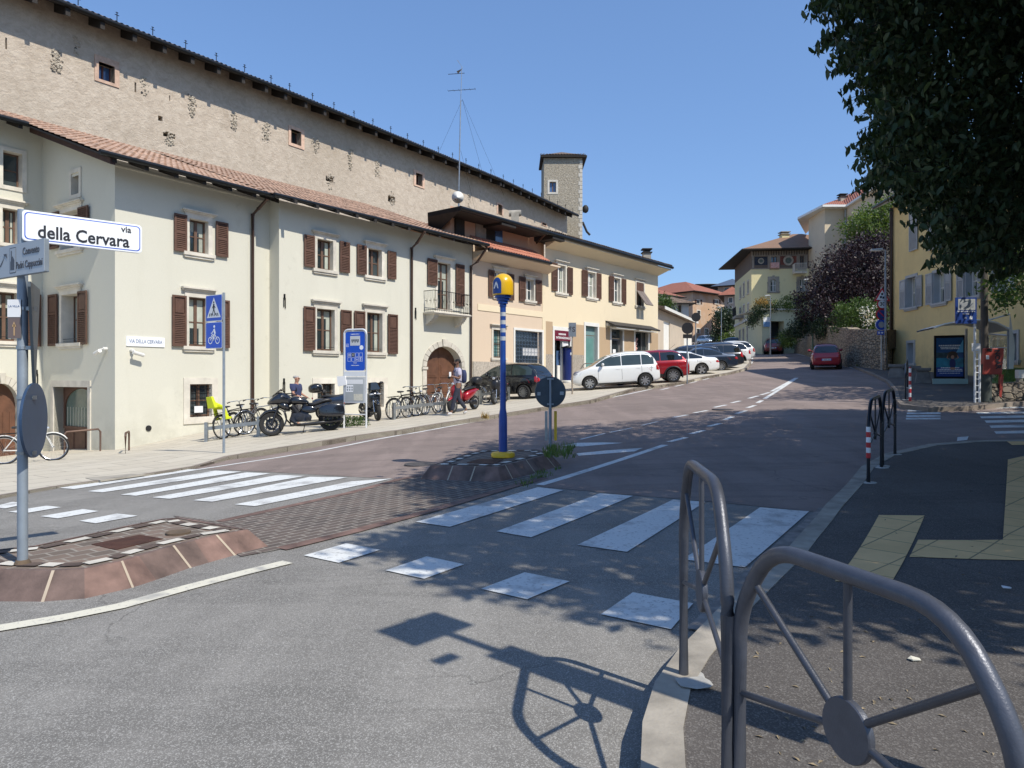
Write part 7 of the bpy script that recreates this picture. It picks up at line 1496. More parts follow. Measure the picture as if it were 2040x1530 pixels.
# cars on the road
def carr(label,u,v,deg,kind,paint,L,W,H,wb,off=.0,name='parked_car',group='cars parked along the left side',**k):
    a=G(u,v,off); h=R(deg); c=a.xy+V((cos(h),sin(h)))*(L/2-.6)*(1 if k.pop('rear',True) else -1); return car(label,(c.x,c.y),h,kind,paint,L,W,H,wb,off=off,name=name,group=group,**k)
carr('small bright red hatchback driving uphill, seen from behind',1646,736,68,'hatch','car_red',3.85,1.70,1.50,2.43,name='moving_car',group='red cars driving uphill',spokes=7)
carr('dark red crossover farther up the hill beside the stone wall',1541,706,72,'suv','car_darkred',4.5,1.85,1.66,2.65,name='moving_car',group='red cars driving uphill',wr=.35,cladding=True,lift=.05)
FG='distant cars on the bend'
for lab,u,v,Y,deg,kd,pt,fr in (('pale blue car with a white roof, leftmost of the distant cars on the bend',1408,684,118,-75,'hatch','car_paleblue',1),('grey van like car second from left on the distant bend',1440,686,112,-78,'mpv','car_silver',1),('light grey hatchback third from left on the distant bend',1462,688,106,-78,'hatch','car_silver',1),('white hatchback rightmost of the distant cars by the villa wall',1482,697,92,-80,'hatch','car_white',1),('dark blue car in front of the distant grey cars',1458,696,88,120,'hatch','car_blue',1)):
    x=(u-CU)/F*Y; c=car(lab,(x,Y),R(deg),kd,pt,4.1,1.75,1.55,2.5,detail=False,group=FG,off=.12); k=EYE+(HZ-v)/F*Y; c.location.z=zt(x,Y)+.1
# ================================================================ bicycles
def bicycle(label,pos,rz,mat,lean=0,step=False,seat=None,basket=False,rack_=True,off=.12,group='bicycles in the racks',rim='steel'):
    o=thing('bicycle',label,'bicycle',(pos[0],pos[1],zt(pos[0],pos[1])+off),rz,group=group,tilt=True)
    if lean: o.rotation_euler=(o.rotation_euler.to_matrix()@Matrix.Rotation(R(lean),3,'X')).to_euler()
    r=.335; fx,rx=.53,-.50
    for x in (fx,rx):
        m=MB(); m.tube([(x+r*cos(2*PI*i/28),0,r+r*sin(2*PI*i/28)) for i in range(28)],.019,6,closed=True); w=m.build('wheel',m_['rubber'],o,smooth=True)
        m=MB(); m.tube([(x+(r-.028)*cos(2*PI*i/28),0,r+(r-.028)*sin(2*PI*i/28)) for i in range(28)],.011,5,closed=True); m.build('rim',m_[rim],w)
        m=MB(); 
        for i in range(14): a=2*PI*i/14; m.cyl((x,.03 if i%2 else -.03,r),(x+(r-.03)*cos(a),0,r+(r-.03)*sin(a)),.0022,n=3)
        m.cyl((x,-.045,r),(x,.045,r),.018,n=8); m.build('spokes',m_['steel'],w)
        m=MB(); m.tube([(x+(r+.03)*cos(t),0,r+(r+.03)*sin(t)) for t in [R(a) for a in (range(20,170,15) if x==rx else range(30,160,15))]],.016,6); m.build('mudguard',m_[mat],o,smooth=True)
    bb=(0,0,.29); st=(-.17,0,.80); hd=(.36,0,.84); hb=(.41,0,.66); m=MB(); t=.016
    m.tube([bb,st],t,7); m.tube([hd,hb],.019,7); m.tube([(.40,0,.68),bb],t+.002,7)
    m.tube([(-.08,0,.52) if step else (-.16,0,.76),(.37,0,.78 if not step else .72)] if not step else [(.38,0,.76),(.18,0,.46),(-.05,0,.42)],t,7)
    for s in (-.05,.05): m.tube([bb,(rx,s,r)],.009,5); m.tube([(-.16,0,.76),(rx,s,r)],.008,5); m.tube([(.41,s*.9,.64),(fx,s*.9,r)],.011,5)
    m.build('frame',m_[mat],o,smooth=True,auto=60)
    m=MB(); m.blob([(-.32,0,.88,.02,.012),(-.28,0,.885,.085,.03),(-.2,0,.885,.07,.03),(-.08,0,.88,.025,.02),(-.04,0,.875,.012,.01)]); m.cyl(st,(-.19,0,.87),.013,n=7); m.build('saddle',m_['plastic_black'],o,smooth=True,auto=50)
    m=MB(); m.tube([(.22,.29,.98),(.30,.26,1.0),(.37,.08,1.0),(.35,0,.98),(.37,-.08,1.0),(.30,-.26,1.0),(.22,-.29,.98)],.012,6); m.cyl(hd,(.35,0,.98),.014,n=7); hbn=m.build('handlebar',m_['steel'],o,smooth=True,auto=60)
    for s in (-1,1): m=MB(); m.cyl((.19,s*.30,.975),(.28,s*.27,.995),.018,n=8); m.build('grip',m_['plastic_black'],hbn)
    m=MB(); m.cyl((0,-.05,.29),(0,.05,.29),.03,n=10); m.lathe([(.085,-.004),(.09,0),(.085,.004)],(0,-.05,.29),18,'Y'); m.cyl((0,-.06,.29),(.10,-.07,.15),.009,n=5); m.cyl((0,.06,.29),(-.10,.07,.43),.009,n=5); m.box((.06,-.15,.14),(.14,-.07,.165)); m.box((-.14,.07,.42),(-.06,.15,.445)); m.build('crankset',m_['steel'],o)
    m=MB(); m.tube([(-.01,-.05,.375),(rx,-.05,r+.04)],.005,4); m.tube([(-.01,-.05,.2),(rx,-.05,r-.04)],.005,4); m.build('chain',m_['dark'],o)
    if rack_: 
        m=MB()
        for s in (-.06,.06): m.tube([(-.2,s,.74),(-.75,s,.74)],.008,5); m.tube([(-.66,s,.74),(rx,s,r)],.007,5)
        for x in (-.3,-.45,-.6,-.74): m.cyl((x,-.06,.74),(x,.06,.74),.006,n=5)
        m.build('carrier',m_['black_metal'],o)
    m=MB(); m.ball((.44,0,.82),(.04,.035,.035),8,6); m.build('front_light',m_['lamp_clear'],o)
    if basket:
        m=MB(); 
        for z,w_ in ((.80,.13),(.88,.145),(.97,.155),(1.02,.16)): m.tube([(.44,-w_,z),(.44+w_*1.7,-w_,z),(.44+w_*1.7,w_,z),(.44,w_,z)],.005,4,closed=True)
        for i in range(8): y=-.13+.26*i/7; m.cyl((.44,y,.8),(.44,y*1.2,1.02),.003,n=3); m.cyl((.66,y,.8),(.71,y*1.2,1.02),.003,n=3); m.cyl((.44+.22*i/7,-.13,.8),(.44+.26*i/7,-.16,1.02),.003,n=3); m.cyl((.44+.22*i/7,.13,.8),(.44+.26*i/7,.16,1.02),.003,n=3)
        m.build('basket',m_['steel'],o)
    if seat:
        m=MB(); m.blob([(-.72,0,.95,.13,.03),(-.70,0,1.0,.15,.10),(-.52,0,.93,.16,.08),(-.40,0,.88,.13,.05)]); m.hexa([(-.78,-.13,.92),(-.68,-.15,.92),(-.68,.15,.92),(-.78,.13,.92),(-.82,-.09,1.25),(-.76,-.12,1.25),(-.76,.12,1.25),(-.82,.09,1.25)])
        for s in (-1,1): m.hexa([(-.56,s*.13,.95),(-.44,s*.13,.95),(-.44,s*.17,.95),(-.56,s*.17,.95),(-.50,s*.15,.60),(-.36,s*.15,.56),(-.36,s*.21,.56),(-.50,s*.21,.60)]); m.box((-.52,s*.18-.05,.54),(-.30,s*.18+.05,.60))
        m.build('child_seat',M(seat,(.68,.76,.02),.5,var=.06),o,bev=.012)
    return o
def bpos(u,v,off=.12): g=G(u,v,off); return (g.x,g.y)
bicycle('dark bicycle with a bright yellow child seat at the left rack',bpos(470,868),R(70),'alloy_dark',seat='seat_yellow',lean=-3)
bicycle('silver bicycle with a wire basket behind the touring motorcycle',bpos(520,861),R(48),'steel',basket=True,lean=4)
bicycle('dark town bicycle between the yellow seat bicycle and the basket bicycle',bpos(495,864),R(62),'alloy_dark',step=True)
bicycle('black bicycle leaning left of the rack by the arched door, facing the wall',bpos(806,832),R(52),'black_metal',lean=6,rack_=True)
bicycle('black bicycle with its wheel in the left hoops of the arched door rack',bpos(830,829),R(63),'black_metal',lean=-4)
bicycle('grey bicycle in the middle hoops in front of the arched door',bpos(858,824),R(60),'steel',step=True)
bicycle('white framed town bicycle in the right hoops in front of the arched door',bpos(886,820),R(64),'white_paint',step=True)
bicycle('dark bicycle at the rack right of the red scooter',bpos(985,800),R(50),'alloy_dark')
bicycle('white bicycle leaning at the rounded doorway on the far left',bpos(58,921),R(20),'white_paint',group='bicycles in the racks',lean=5)
# ================================================================ motorcycles
def place2(u0,v0,u1,v1,off=.12,wf=None):
    a=G(u0,v0,off); b=G(u1,v1,off); d=b-a; h=math.atan2(d.y,d.x); c=(a+b)/2
    if wf: c=V((b.x-cos(h)*wf,b.y-sin(h)*wf,0)); c.z=zt(c.x,c.y)+off
    return c,h
def mwheel(o,x,r,w_,hub='alloy_dark',n=10,rimmat='alloy_dark',y=0):
    m=MB(); prof=[(r-.10,-w_*.45),(r-.03,-w_*.5),(r,-w_*.2),(r,w_*.2),(r-.03,w_*.5),(r-.10,w_*.45),(r-.10,-w_*.45)]; m.lathe(prof,(x,y,r),32,'Y'); w=m.build('wheel',m_['rubber'],o,smooth=True,auto=50)
    m=MB(); m.lathe([(r-.13,-w_*.4),(r-.095,-w_*.46),(r-.095,w_*.46),(r-.13,w_*.4),(r-.13,-w_*.4)],(x,y,r),32,'Y'); m.cyl((x,y-w_*.5,r),(x,y+w_*.5,r),.05,n=12)
    for i in range(n): a=2*PI*i/n; m.tube([(x+.04*cos(a),y,r+.04*sin(a)),(x+(r-.12)*cos(a+.15),y,r+(r-.12)*sin(a+.15))],.011,5)
    m.build('rim',m_[rimmat],w,smooth=True,auto=50)
    m=MB(); m.lathe([(r*.30,-.004),(r*.5,-.004),(r*.5,.004),(r*.30,.004),(r*.30,-.004)],(x,y-w_*.42,r),26,'Y'); m.build('brake_disc',m_['engine_metal'],w)
paintm('moto_black',(.010,.012,.018),.1,.22); paintm('moto_blue',(.02,.035,.07),.3)
M('engine_metal',(.05,.05,.055),.35,metal=.8,var=.3,sc=9)
# big tourer
c,h=place2(662,857,541,869); o=thing('touring_motorcycle','large black touring motorcycle with a shark nose fairing and hard panniers','motorcycle',tuple(c),h,group='motorcycles on the left pavement',tilt=True); TM=o; sc_=1
def part(nm,mat,st,par=None,n=14,p=2.6,sub=1,**k): m=MB(); m.blob(st,n,p); return m.build(nm,m_[mat],par or TM,smooth=True,sub=sub,**k)
mwheel(o,.80,.335,.14); mwheel(o,-.80,.33,.19,n=8)
part('front_mudguard','moto_black',[(.50,0,.55,.05,.02),(.58,0,.66,.085,.05),(.75,0,.72,.095,.045),(.92,0,.70,.09,.05),(1.06,0,.60,.07,.05),(1.14,0,.48,.04,.03)])
m=MB(); 
for s in (-1,1): m.cyl((.80,s*.11,.335),(.52,s*.11,.95),.028,n=10); m.cyl((.80,s*.11,.335),(.70,s*.11,.55),.036,n=10)
m.build('fork',m_['alloy_dark'],o,smooth=True,auto=50)
part('fairing','moto_black',[(.20,0,.93,.16,.10),(.32,0,.99,.30,.20),(.50,0,1.03,.37,.20),(.66,0,1.00,.36,.15),(.80,0,.95,.25,.09),(.88,0,.92,.10,.03)])
m=MB(); m.hexa([(.62,-.26,1.12),(.74,-.16,1.10),(.74,.16,1.10),(.62,.26,1.12),(.44,-.24,1.27),(.48,-.14,1.29),(.48,.14,1.29),(.44,.24,1.27)]); m.build('windscreen',m_['car_glass'],o,bev=.01)
part('lower_fairing','moto_black',[(.26,0,.72,.28,.10),(.40,0,.80,.33,.16),(.60,0,.86,.30,.10)])
part('fuel_tank','moto_black',[(-.26,0,.84,.06,.04),(-.16,0,.88,.13,.09),(.02,0,.93,.17,.13),(.20,0,.95,.16,.12),(.34,0,.93,.09,.07)])
part('seat','plastic_black',[(-.90,0,.86,.10,.05),(-.72,0,.88,.16,.07),(-.50,0,.82,.15,.06),(-.34,0,.76,.17,.06),(-.18,0,.82,.10,.05)])
m=MB(); m.hexa([(-.28,-.17,.33),(.32,-.17,.33),(.32,.17,.33),(-.28,.17,.33),(-.20,-.14,.58),(.22,-.14,.58),(.22,.14,.58),(-.20,.14,.58)]); 
for a_,b_ in (((-.02,0,.52),(-.16,0,.80)),((.06,0,.52),(.22,0,.80))):
    for k in range(8): t=k/8; q=V(a_).lerp(V(b_),t); m.cyl(q-(V(b_)-V(a_)).normalized()*.008,q+(V(b_)-V(a_)).normalized()*.010,.115,n=14)
    m.cyl(a_,b_,.085,n=14)
m.build('engine',M('engine_metal',(.05,.05,.055),.35,metal=.8,var=.3,sc=9),o)
m=MB()
for s in (-1,1): m.lathe([(.0,0),(.115,0),(.115,.03),(0,.04)] if s>0 else [(0,0),(.115,0),(.115,-.03),(0,-.04)],(.04,s*.17,.46),22,'Y'); m.lathe([(.0,0),(.09,0),(.09,.03),(0,.04)] if s>0 else [(0,0),(.09,0),(.09,-.03),(0,-.04)],(-.2,s*.17,.42),18,'Y')
m.build('engine_covers',m_['engine_metal'],o)
for s in (-1,1):
    m=MB(); m.tube([(.22,s*.16,.62),(.30,s*.22,.40),(.10,s*.24,.24),(-.4,s*.26,.24),(-1.15,s*.27,.27)],[.025,.03,.03,.045,.045],10); m.build('exhaust_pipe',m_['alloy_dark'],o,smooth=True)
    part('pannier','moto_black',[(-1.20,s*.33,.52,.05,.13),(-1.16,s*.33,.54,.12,.19),(-.85,s*.34,.56,.135,.20),(-.55,s*.34,.56,.11,.16),(-.47,s*.33,.55,.04,.08)],p=5); part('side_cover','moto_black',[(-.45,s*.17,.62,.02,.02),(-.35,s*.18,.64,.04,.10),(-.15,s*.18,.66,.04,.10),(-.02,s*.17,.66,.02,.03)])
    m=MB(); m.ball((.42,s*.46,1.24),(.02,.075,.05),10,6); m.cyl((.36,s*.38,1.10),(.42,s*.45,1.22),.01,n=5); m.build('mirror',m_['black_metal'],o,smooth=True)
    m=MB(); m.tube([(.44,s*.08,1.02),(.36,s*.20,1.14),(.20,s*.36,1.12),(.06,s*.42,1.06)],.014,7); m.build('handlebar',m_['black_metal'],o)
    m=MB(); m.ball((-1.20,s*.36,.72),(.02,.09,.03),8,6); m.build('tail_lamp',m_['tail_red'],o)
    m=MB(); m.box((.02,s*.36-.06,.24),(.32,s*.36+.06,.265)); m.build('footboard',m_['black_metal'],o)
m=MB(); m.ball((-1.12,0,.70),(.03,.14,.04),8,6); m.build('tail_lamp',m_['tail_red'],o)
part('rear_mudguard','moto_black',[(-1.18,0,.48,.04,.05),(-1.10,0,.62,.11,.07),(-.85,0,.73,.13,.05),(-.6,0,.70,.11,.05)])
m=MB(); m.cyl((-.1,.2,.28),(-.02,.36,.0),.013,n=6); m.build('side_stand',m_['black_metal'],o); m=MB(); m.tube([(.38,-.2,.72),(.44,-.34,.62),(.40,-.36,.42),(.30,-.2,.30)],.018,7); m.tube([(.38,.2,.72),(.44,.34,.62),(.40,.36,.42),(.30,.2,.30)],.018,7); m.build('crash_bar',m_['alloy_dark'],o,smooth=True)
o.rotation_euler=(o.rotation_euler.to_matrix()@Matrix.Rotation(R(7),3,'X')).to_euler()
# tourer with top case
c,h=place2(655,837,733,831,wf=.74); o=thing('touring_motorcycle','blue grey touring motorcycle with a round black top case, behind the big black one','motorcycle',tuple(c),h,group='motorcycles on the left pavement',tilt=True); TM=o
mwheel(o,.74,.31,.13); mwheel(o,-.72,.31,.18)
part('body','moto_blue',[(-.95,0,.62,.05,.03),(-.75,0,.70,.18,.12),(-.3,0,.66,.22,.16),(.15,0,.70,.28,.25),(.5,0,.75,.30,.25),(.72,0,.78,.18,.12),(.80,0,.78,.05,.03)]); part('seat','plastic_black',[(-.85,0,.82,.12,.05),(-.6,0,.86,.17,.07),(-.35,0,.80,.15,.05),(-.1,0,.82,.15,.06),(.05,0,.88,.08,.03)])
part('front_fairing','moto_blue',[(.25,0,1.0,.14,.10),(.45,0,1.02,.32,.20),(.70,0,.95,.24,.14),(.80,0,.92,.06,.04)])
m=MB(); m.hexa([(.55,-.22,1.12),(.60,-.2,1.12),(.60,.2,1.12),(.55,.22,1.12),(.36,-.18,1.62),(.38,-.17,1.62),(.38,.17,1.62),(.36,.18,1.62)]); m.build('windscreen',m_['clear_glass'],o)
part('top_case','car_black',[(-1.22,0,1.12,.12,.08),(-1.16,0,1.13,.24,.15),(-.98,0,1.15,.28,.19),(-.78,0,1.14,.25,.16),(-.72,0,1.12,.12,.09)],p=3); part('backrest','plastic_black',[(-.76,0,.98,.14,.07),(-.70,0,1.0,.17,.11),(-.62,0,.98,.12,.07)])
for s in (-1,1):
    part('pannier','moto_blue',[(-1.1,s*.34,.62,.05,.08),(-1.04,s*.34,.62,.12,.17),(-.6,s*.34,.62,.12,.17),(-.5,s*.33,.6,.04,.08)],p=3.5)
    m=MB(); m.ball((.38,s*.48,1.18),(.03,.09,.05),8,6); m.tube([(.40,s*.1,1.05),(.30,s*.32,1.1),(.16,s*.38,1.06)],.015,6); m.build('handlebar_mirror',m_['plastic_black'],o,smooth=True); m=MB(); m.cyl((.74,s*.1,.31),(.52,s*.1,.8),.026,n=8); m.build('fork',m_['chrome'],o)
m=MB(); m.ball((-1.1,0,.80),(.03,.16,.04),8,6); m.build('tail_lamp',m_['tail_red'],o)
def scooter(label,rear,front,mat,case=None,big=False,off=.12):
    global TM
    c,h=place2(*rear,*front,wf=.74 if big else .66); o=thing('scooter',label,'scooter',tuple(c),h,group='motorcycles on the left pavement',tilt=True); TM=o; r=.29 if big else .25; wb=.74 if big else .66
    mwheel(o,wb,r,.12,n=5,rimmat='alloy'if not big else 'alloy_dark'); mwheel(o,-wb,r,.13,n=5,rimmat='alloy' if not big else 'alloy_dark')
    part('rear_body',mat,[(-wb-.22,0,.72,.04,.03),(-wb-.05,0,.70,.15,.08),(-.4,0,.60,.20,.16),(-.1,0,.52,.18,.20),(.02,0,.45,.08,.1)]); part('floorboard','plastic_black',[(-.2,0,.32,.18,.05),(.1,0,.28,.2,.04),(.35,0,.32,.2,.05)]); 
    part('leg_shield',mat,[(.28,0,.55,.18,.22),(.38,0,.66,.24,.32),(.50,0,.74,.20,.26),(.60,0,.72,.10,.14)]); part('front_mudguard',mat,[(wb-.25,0,r*1.9,.05,.03),(wb-.1,0,r*2.15,.08,.04),(wb+.1,0,r*2.1,.075,.04),(wb+.24,0,r*1.75,.04,.03)])
    part('seat','plastic_black',[(-wb-.15,0,.80,.08,.04),(-.5,0,.82,.16,.06),(-.2,0,.77,.14,.05),(.0,0,.74,.07,.03)])
    m=MB(); 
    for s in (-1,1): m.cyl((wb,s*.09,r),(wb-.16,s*.07,.66),.024,n=8)
    m.build('fork',m_['steel'],o); m=MB(); m.tube([(.30,.32,1.0),(.36,.2,1.04),(.42,0,1.0),(.36,-.2,1.04),(.30,-.32,1.0)],.016,7); m.cyl((.44,0,.9),(.41,0,1.02),.05,n=8); hb=m.build('handlebar',m_['plastic_black'],o,smooth=True,auto=50)
    part('headset',mat,[(.34,0,1.02,.06,.04),(.44,0,1.02,.13,.07),(.54,0,.98,.08,.05)])
    for s in (-1,1): m=MB(); m.ball((.34,s*.30,1.22),(.02,.07,.045),8,6); m.cyl((.36,s*.22,1.04),(.34,s*.29,1.2),.008,n=5); m.build('mirror',m_['plastic_black'],o,smooth=True)
    m=MB(); m.ball((-wb-.2,0,.70),(.04,.1,.04),8,6); m.build('tail_lamp',m_['tail_red'],o); m=MB(); m.tube([(-.2,-.14,.28),(-.5,-.17,.27),(-wb-.18,-.18,.36)],[.03,.06,.06],10); m.build('exhaust_silencer',m_['steel'],o,smooth=True)
    part('engine_case','engine_metal',[(-wb-.05,.11,r,.04,.07),(-.5,.12,.28,.06,.10),(-.2,.11,.30,.05,.07)])
    if big:
        m=MB(); m.hexa([(.52,-.2,1.02),(.6,-.14,1.0),(.6,.14,1.0),(.52,.2,1.02),(.42,-.13,1.24),(.46,-.08,1.25),(.46,.08,1.25),(.42,.13,1.24)]); m.build('windscreen',m_['car_glass'],o,bev=.01); 
        for s in (-1,1): m=MB(); m.ball((.60,s*.12,.86),(.05,.08,.03),8,6); m.build('headlamp',m_['lamp_clear'],o,smooth=True)
    else: m=MB(); m.ball((.56,0,1.0),(.03,.06,.05),8,6); m.build('headlamp',m_['lamp_clear'],o,smooth=True)
    if case: part('top_case',case,[(-wb-.42,0,1.0,.1,.06),(-wb-.36,0,1.02,.2,.14),(-wb-.15,0,1.04,.22,.17),(-wb+.02,0,1.0,.16,.1)],p=3); m=MB(); m.box((-wb-.3,-.08,.74),(-wb,.08,.9)); m.build('case_rack',m_['black_metal'],o)
    return o
scooter('black maxi scooter facing the camera right of the bus stop panel',(692,826),(753,838),'moto_black',big=True)
scooter('red scooter with a black seat and top case behind the walking man',(960,813),(902,823),'car_red',case='plastic_black')
scooter('small dark scooter partly hidden by the blue beacon post',(1018,797),(985,806),'alloy_dark')
# ================================================================ people
def skin(name,nodes,edges,mat,par,root=0,sub=2):
    me=bpy.data.meshes.new(name); me.from_pydata([n[0] for n in nodes],edges,[]); o=bpy.data.objects.new(name,me); COL.objects.link(o); o.parent=par
    md=o.modifiers.new('s','SKIN'); md.use_smooth_shade=True
    for i,n in enumerate(nodes):
        sv=me.skin_vertices[0].data[i]; r=n[1]; sv.radius=(r,r) if not isinstance(r,tuple) else r; sv.use_root=(i==root)
    s=o.modifiers.new('b','SUBSURF'); s.levels=sub; s.render_levels=sub; dg=bpy.context.evaluated_depsgraph_get(); n2=bpy.data.meshes.new_from_object(o.evaluated_get(dg)); o.modifiers.clear(); o.data=n2; bpy.data.meshes.remove(me)
    n2.materials.clear(); n2.materials.append(m_[mat]); n2.polygons.foreach_set('use_smooth',[True]*len(n2.polygons)); n2.name=name; return o
def person(label,pos,z,rz,h,J,skinm,shirt,trous,shoe,hair,haircol,extra=None):
    o=thing('person',label,'person',(pos[0],pos[1],z),rz); o.scale=(h/1.75,)*3
    N=[];E=[];ix={}
    def nd_(k,p,r,par=None): ix[k]=len(N); N.append((p,r)); par and E.append((ix[par],ix[k]))
    nd_('pel',(0,0,.94),(.12,.15)); nd_('sp',(.0,0,1.10),(.105,.13),'pel'); nd_('ch',(.01,0,1.30),(.11,.155),'sp'); nd_('nk0',(.0,0,1.45),.06,'ch'); nd_('nk',(.01,0,1.52),.05,'nk0'); nd_('jw',(.035,0,1.575),.066,'nk'); nd_('hd',(.02,0,1.65),(.088,.078),'jw'); nd_('tp',(.01,0,1.71),.06,'hd')
    for s,q in (('L',1),('R',-1)):
        a=J['arm'+s]; nd_('sh'+s,(0,q*.175,1.40),.055,'ch'); nd_('el'+s,a[0],.040,'sh'+s); nd_('wr'+s,a[1],.027,'el'+s)
        d=(V(a[1])-V(a[0])).normalized(); w_=V(a[1]); nd_('pm'+s,tuple(w_+d*.06),(.022,.034),'wr'+s); sd=d.cross(V((1,0,.1))).normalized()
        for i in range(4): b=w_+d*.09+sd*(i-1.5)*.018; nd_('f%d%s'%(i,s),tuple(b),.009,'pm'+s); nd_('g%d%s'%(i,s),tuple(b+d*(.045+.008*(i in(1,2)))+V((.012,0,0))),.007,'f%d%s'%(i,s))
        nd_('t'+s,tuple(w_+d*.04+sd*.04+V((.01,0,0))),.010,'pm'+s)
        l=J['leg'+s]; nd_('hp'+s,(0,q*.09,.88),.085,'pel'); nd_('kn'+s,l[0],.058,'hp'+s); nd_('an'+s,l[1],.038,'kn'+s); t=l[2]; nd_('to'+s,t,.035,'an'+s)
    skin('body',N,E,skinm,o)
    g=lambda k,r:(N[ix[k]][0],r)
    sn_=[((0,0,.90),(.145,.175)),g('sp',(.14,.17)),g('ch',(.15,.20)),g('nk0',.09)]; se=[(0,1),(1,2),(2,3)]
    for s in 'LR':
        a=V(N[ix['sh'+s]][0]); e=V(N[ix['el'+s]][0]); sn_+=[(tuple(a),.088),(tuple(a.lerp(e,.75)),.072)]; se+=[(2,len(sn_)-2),(len(sn_)-2,len(sn_)-1)]
    skin('t_shirt',sn_,se,shirt,o)
    tn=[((0,0,.97),(.135,.165)),((0,0,.90),(.125,.16))]; te=[(0,1)]
    for s in 'LR':
        k=N[ix['kn'+s]][0]; a=N[ix['an'+s]][0]; hp=N[ix['hp'+s]][0]; tn+=[(hp,.098),(k,.074),(tuple(V(k).lerp(V(a),.9)),.062)]; n=len(tn); te+=[(1,n-3),(n-3,n-2),(n-2,n-1)]
    skin('trousers',tn,te,trous,o)
    for s in 'LR':
        a=V(N[ix['an'+s]][0]); t=V(N[ix['to'+s]][0]); b=a-(t-a).normalized()*.03; skin('shoe',[(tuple(V((b.x,b.y,a.z-.03))),.05),(tuple(a.lerp(t,.5)+V((0,0,-.01))),.048),(tuple(t),.042)],[(0,1),(1,2)],shoe,o,sub=1)
    m=MB(); m.ball((.105,0,1.635),(.022,.013,.022),8,6); 
    for q in (-1,1): m.ball((.015,q*.082,1.635),(.022,.012,.032),8,6)
    m.build('nose_and_ears',m_[skinm],o,smooth=True)
    m=MB(); 
    for q in (-1,1): m.ball((.092,q*.032,1.658),(.01,.012,.007),6,4)
    m.build('eyes',m_['ink'],o); m=MB(); m.ball((.096,0,1.592),(.008,.022,.006),6,4); m.build('mouth',M('lips',(.25,.09,.08),.5),o)
    m=MB(); hz,hr=hair; m.ball((-.008,0,hz),hr,16,10); m.build('hair',M(haircol[0],haircol[1],.8,var=.3,sc=30),o,smooth=True)
    if 'beard' in J: m=MB(); m.ball((.055,0,1.578),(.048,.055,.04),10,7); m.build('beard',m_[haircol[0]],o,smooth=True)
    return o
M('shirt_navy',(.035,.045,.11),.9,var=.15,sc=8); M('shirt_lilac',(.40,.38,.47),.9,var=.15,sc=8); M('trouser_dark',(.025,.03,.05),.85,var=.2,sc=8); M('shorts_grey',(.12,.12,.13),.9); M('shoe_white',(.65,.65,.66),.6); M('shoe_dark',(.05,.04,.035),.7); M('bag_navy',(.02,.03,.09),.8)
g=G(912,827,.12); hh=(827-717)*g.y/F*1.02
ang=196
pB=person('walking man in a pale lilac t-shirt and dark trousers carrying a navy backpack',(g.x,g.y),g.z,R(ang),hh,
 dict(armL=((-.02,.24,1.14),(.20,.20,1.20)),armR=((-.08,-.26,1.12),(-.02,-.24,.88)),legL=((.13,.09,.50),(.22,.09,.09),(.36,.09,.045)),legR=((-.04,-.09,.50),(-.30,-.09,.16),(-.20,-.09,.04)),beard=1),'skin_dark','shirt_lilac','trouser_dark','shoe_white',(1.675,(.098,.088,.075)),('hair_black',(.012,.01,.01)))
m=MB(); m.blob([(-.27,0,1.18,.08,.14),(-.24,0,1.2,.14,.2),(-.16,0,1.2,.145,.21),(-.12,0,1.2,.12,.18)],14,3); m.build('backpack',m_['bag_navy'],pB,smooth=True)
for q in (-1,1): m=MB(); m.tube([(-.12,q*.11,1.40),(.0,q*.115,1.475),(.13,q*.11,1.36),(.135,q*.12,1.2),(.06,q*.16,1.08),(-.1,q*.14,1.05)],.018,6); m.build('backpack_strap',m_['bag_navy'],pB,smooth=True)
m=MB(); m.box((.25,.17,1.20),(.31,.22,1.34)); m.build('cup',m_['paper'],pB); m=MB(); m.ball((-.0,-.25,.74),(.05,.04,.07),8,6); m.build('pouch',m_['plastic_black'],pB)
YA=22.6; xA=(590-CU)/F*YA; zA=zt(xA,YA)+.12; hA=EYE+(HZ-751)/F*YA-zA
pA=person('grey haired man in a navy polo shirt standing behind the big black motorcycle',(xA,YA),zA,R(-12),max(1.6,min(1.85,hA)),
 dict(armL=((.02,.23,1.12),(.22,.16,1.02)),armR=((.04,-.24,1.12),(.24,-.2,1.02)),legL=((.02,.09,.50),(0,.09,.09),(.14,.1,.045)),legR=((.02,-.09,.50),(0,-.09,.09),(.14,-.1,.045))),'skin','shirt_navy','shorts_grey','shoe_dark',(1.690,(.088,.083,.055)),('hair_grey',(.30,.29,.28)))
pA.scale=(pA.scale[0]*1.22,pA.scale[1]*1.22,pA.scale[2]*1.02)
m=MB(); m.tube([(.10,-.06,1.658),(.105,-.02,1.655),(.105,.02,1.655),(.10,.06,1.658)],.006,5); m.tube([(.1,-.075,1.66),(.02,-.085,1.66)],.004,4); m.build('glasses',m_['black_metal'],pA); m=MB(); m.blob([(.28,-.2,.98,.02,.02),(.33,-.2,.985,.05,.04),(.42,-.2,.97,.04,.035),(.46,-.2,.96,.01,.01)]); m.build('glove',m_['plastic_black'],pA,smooth=True)
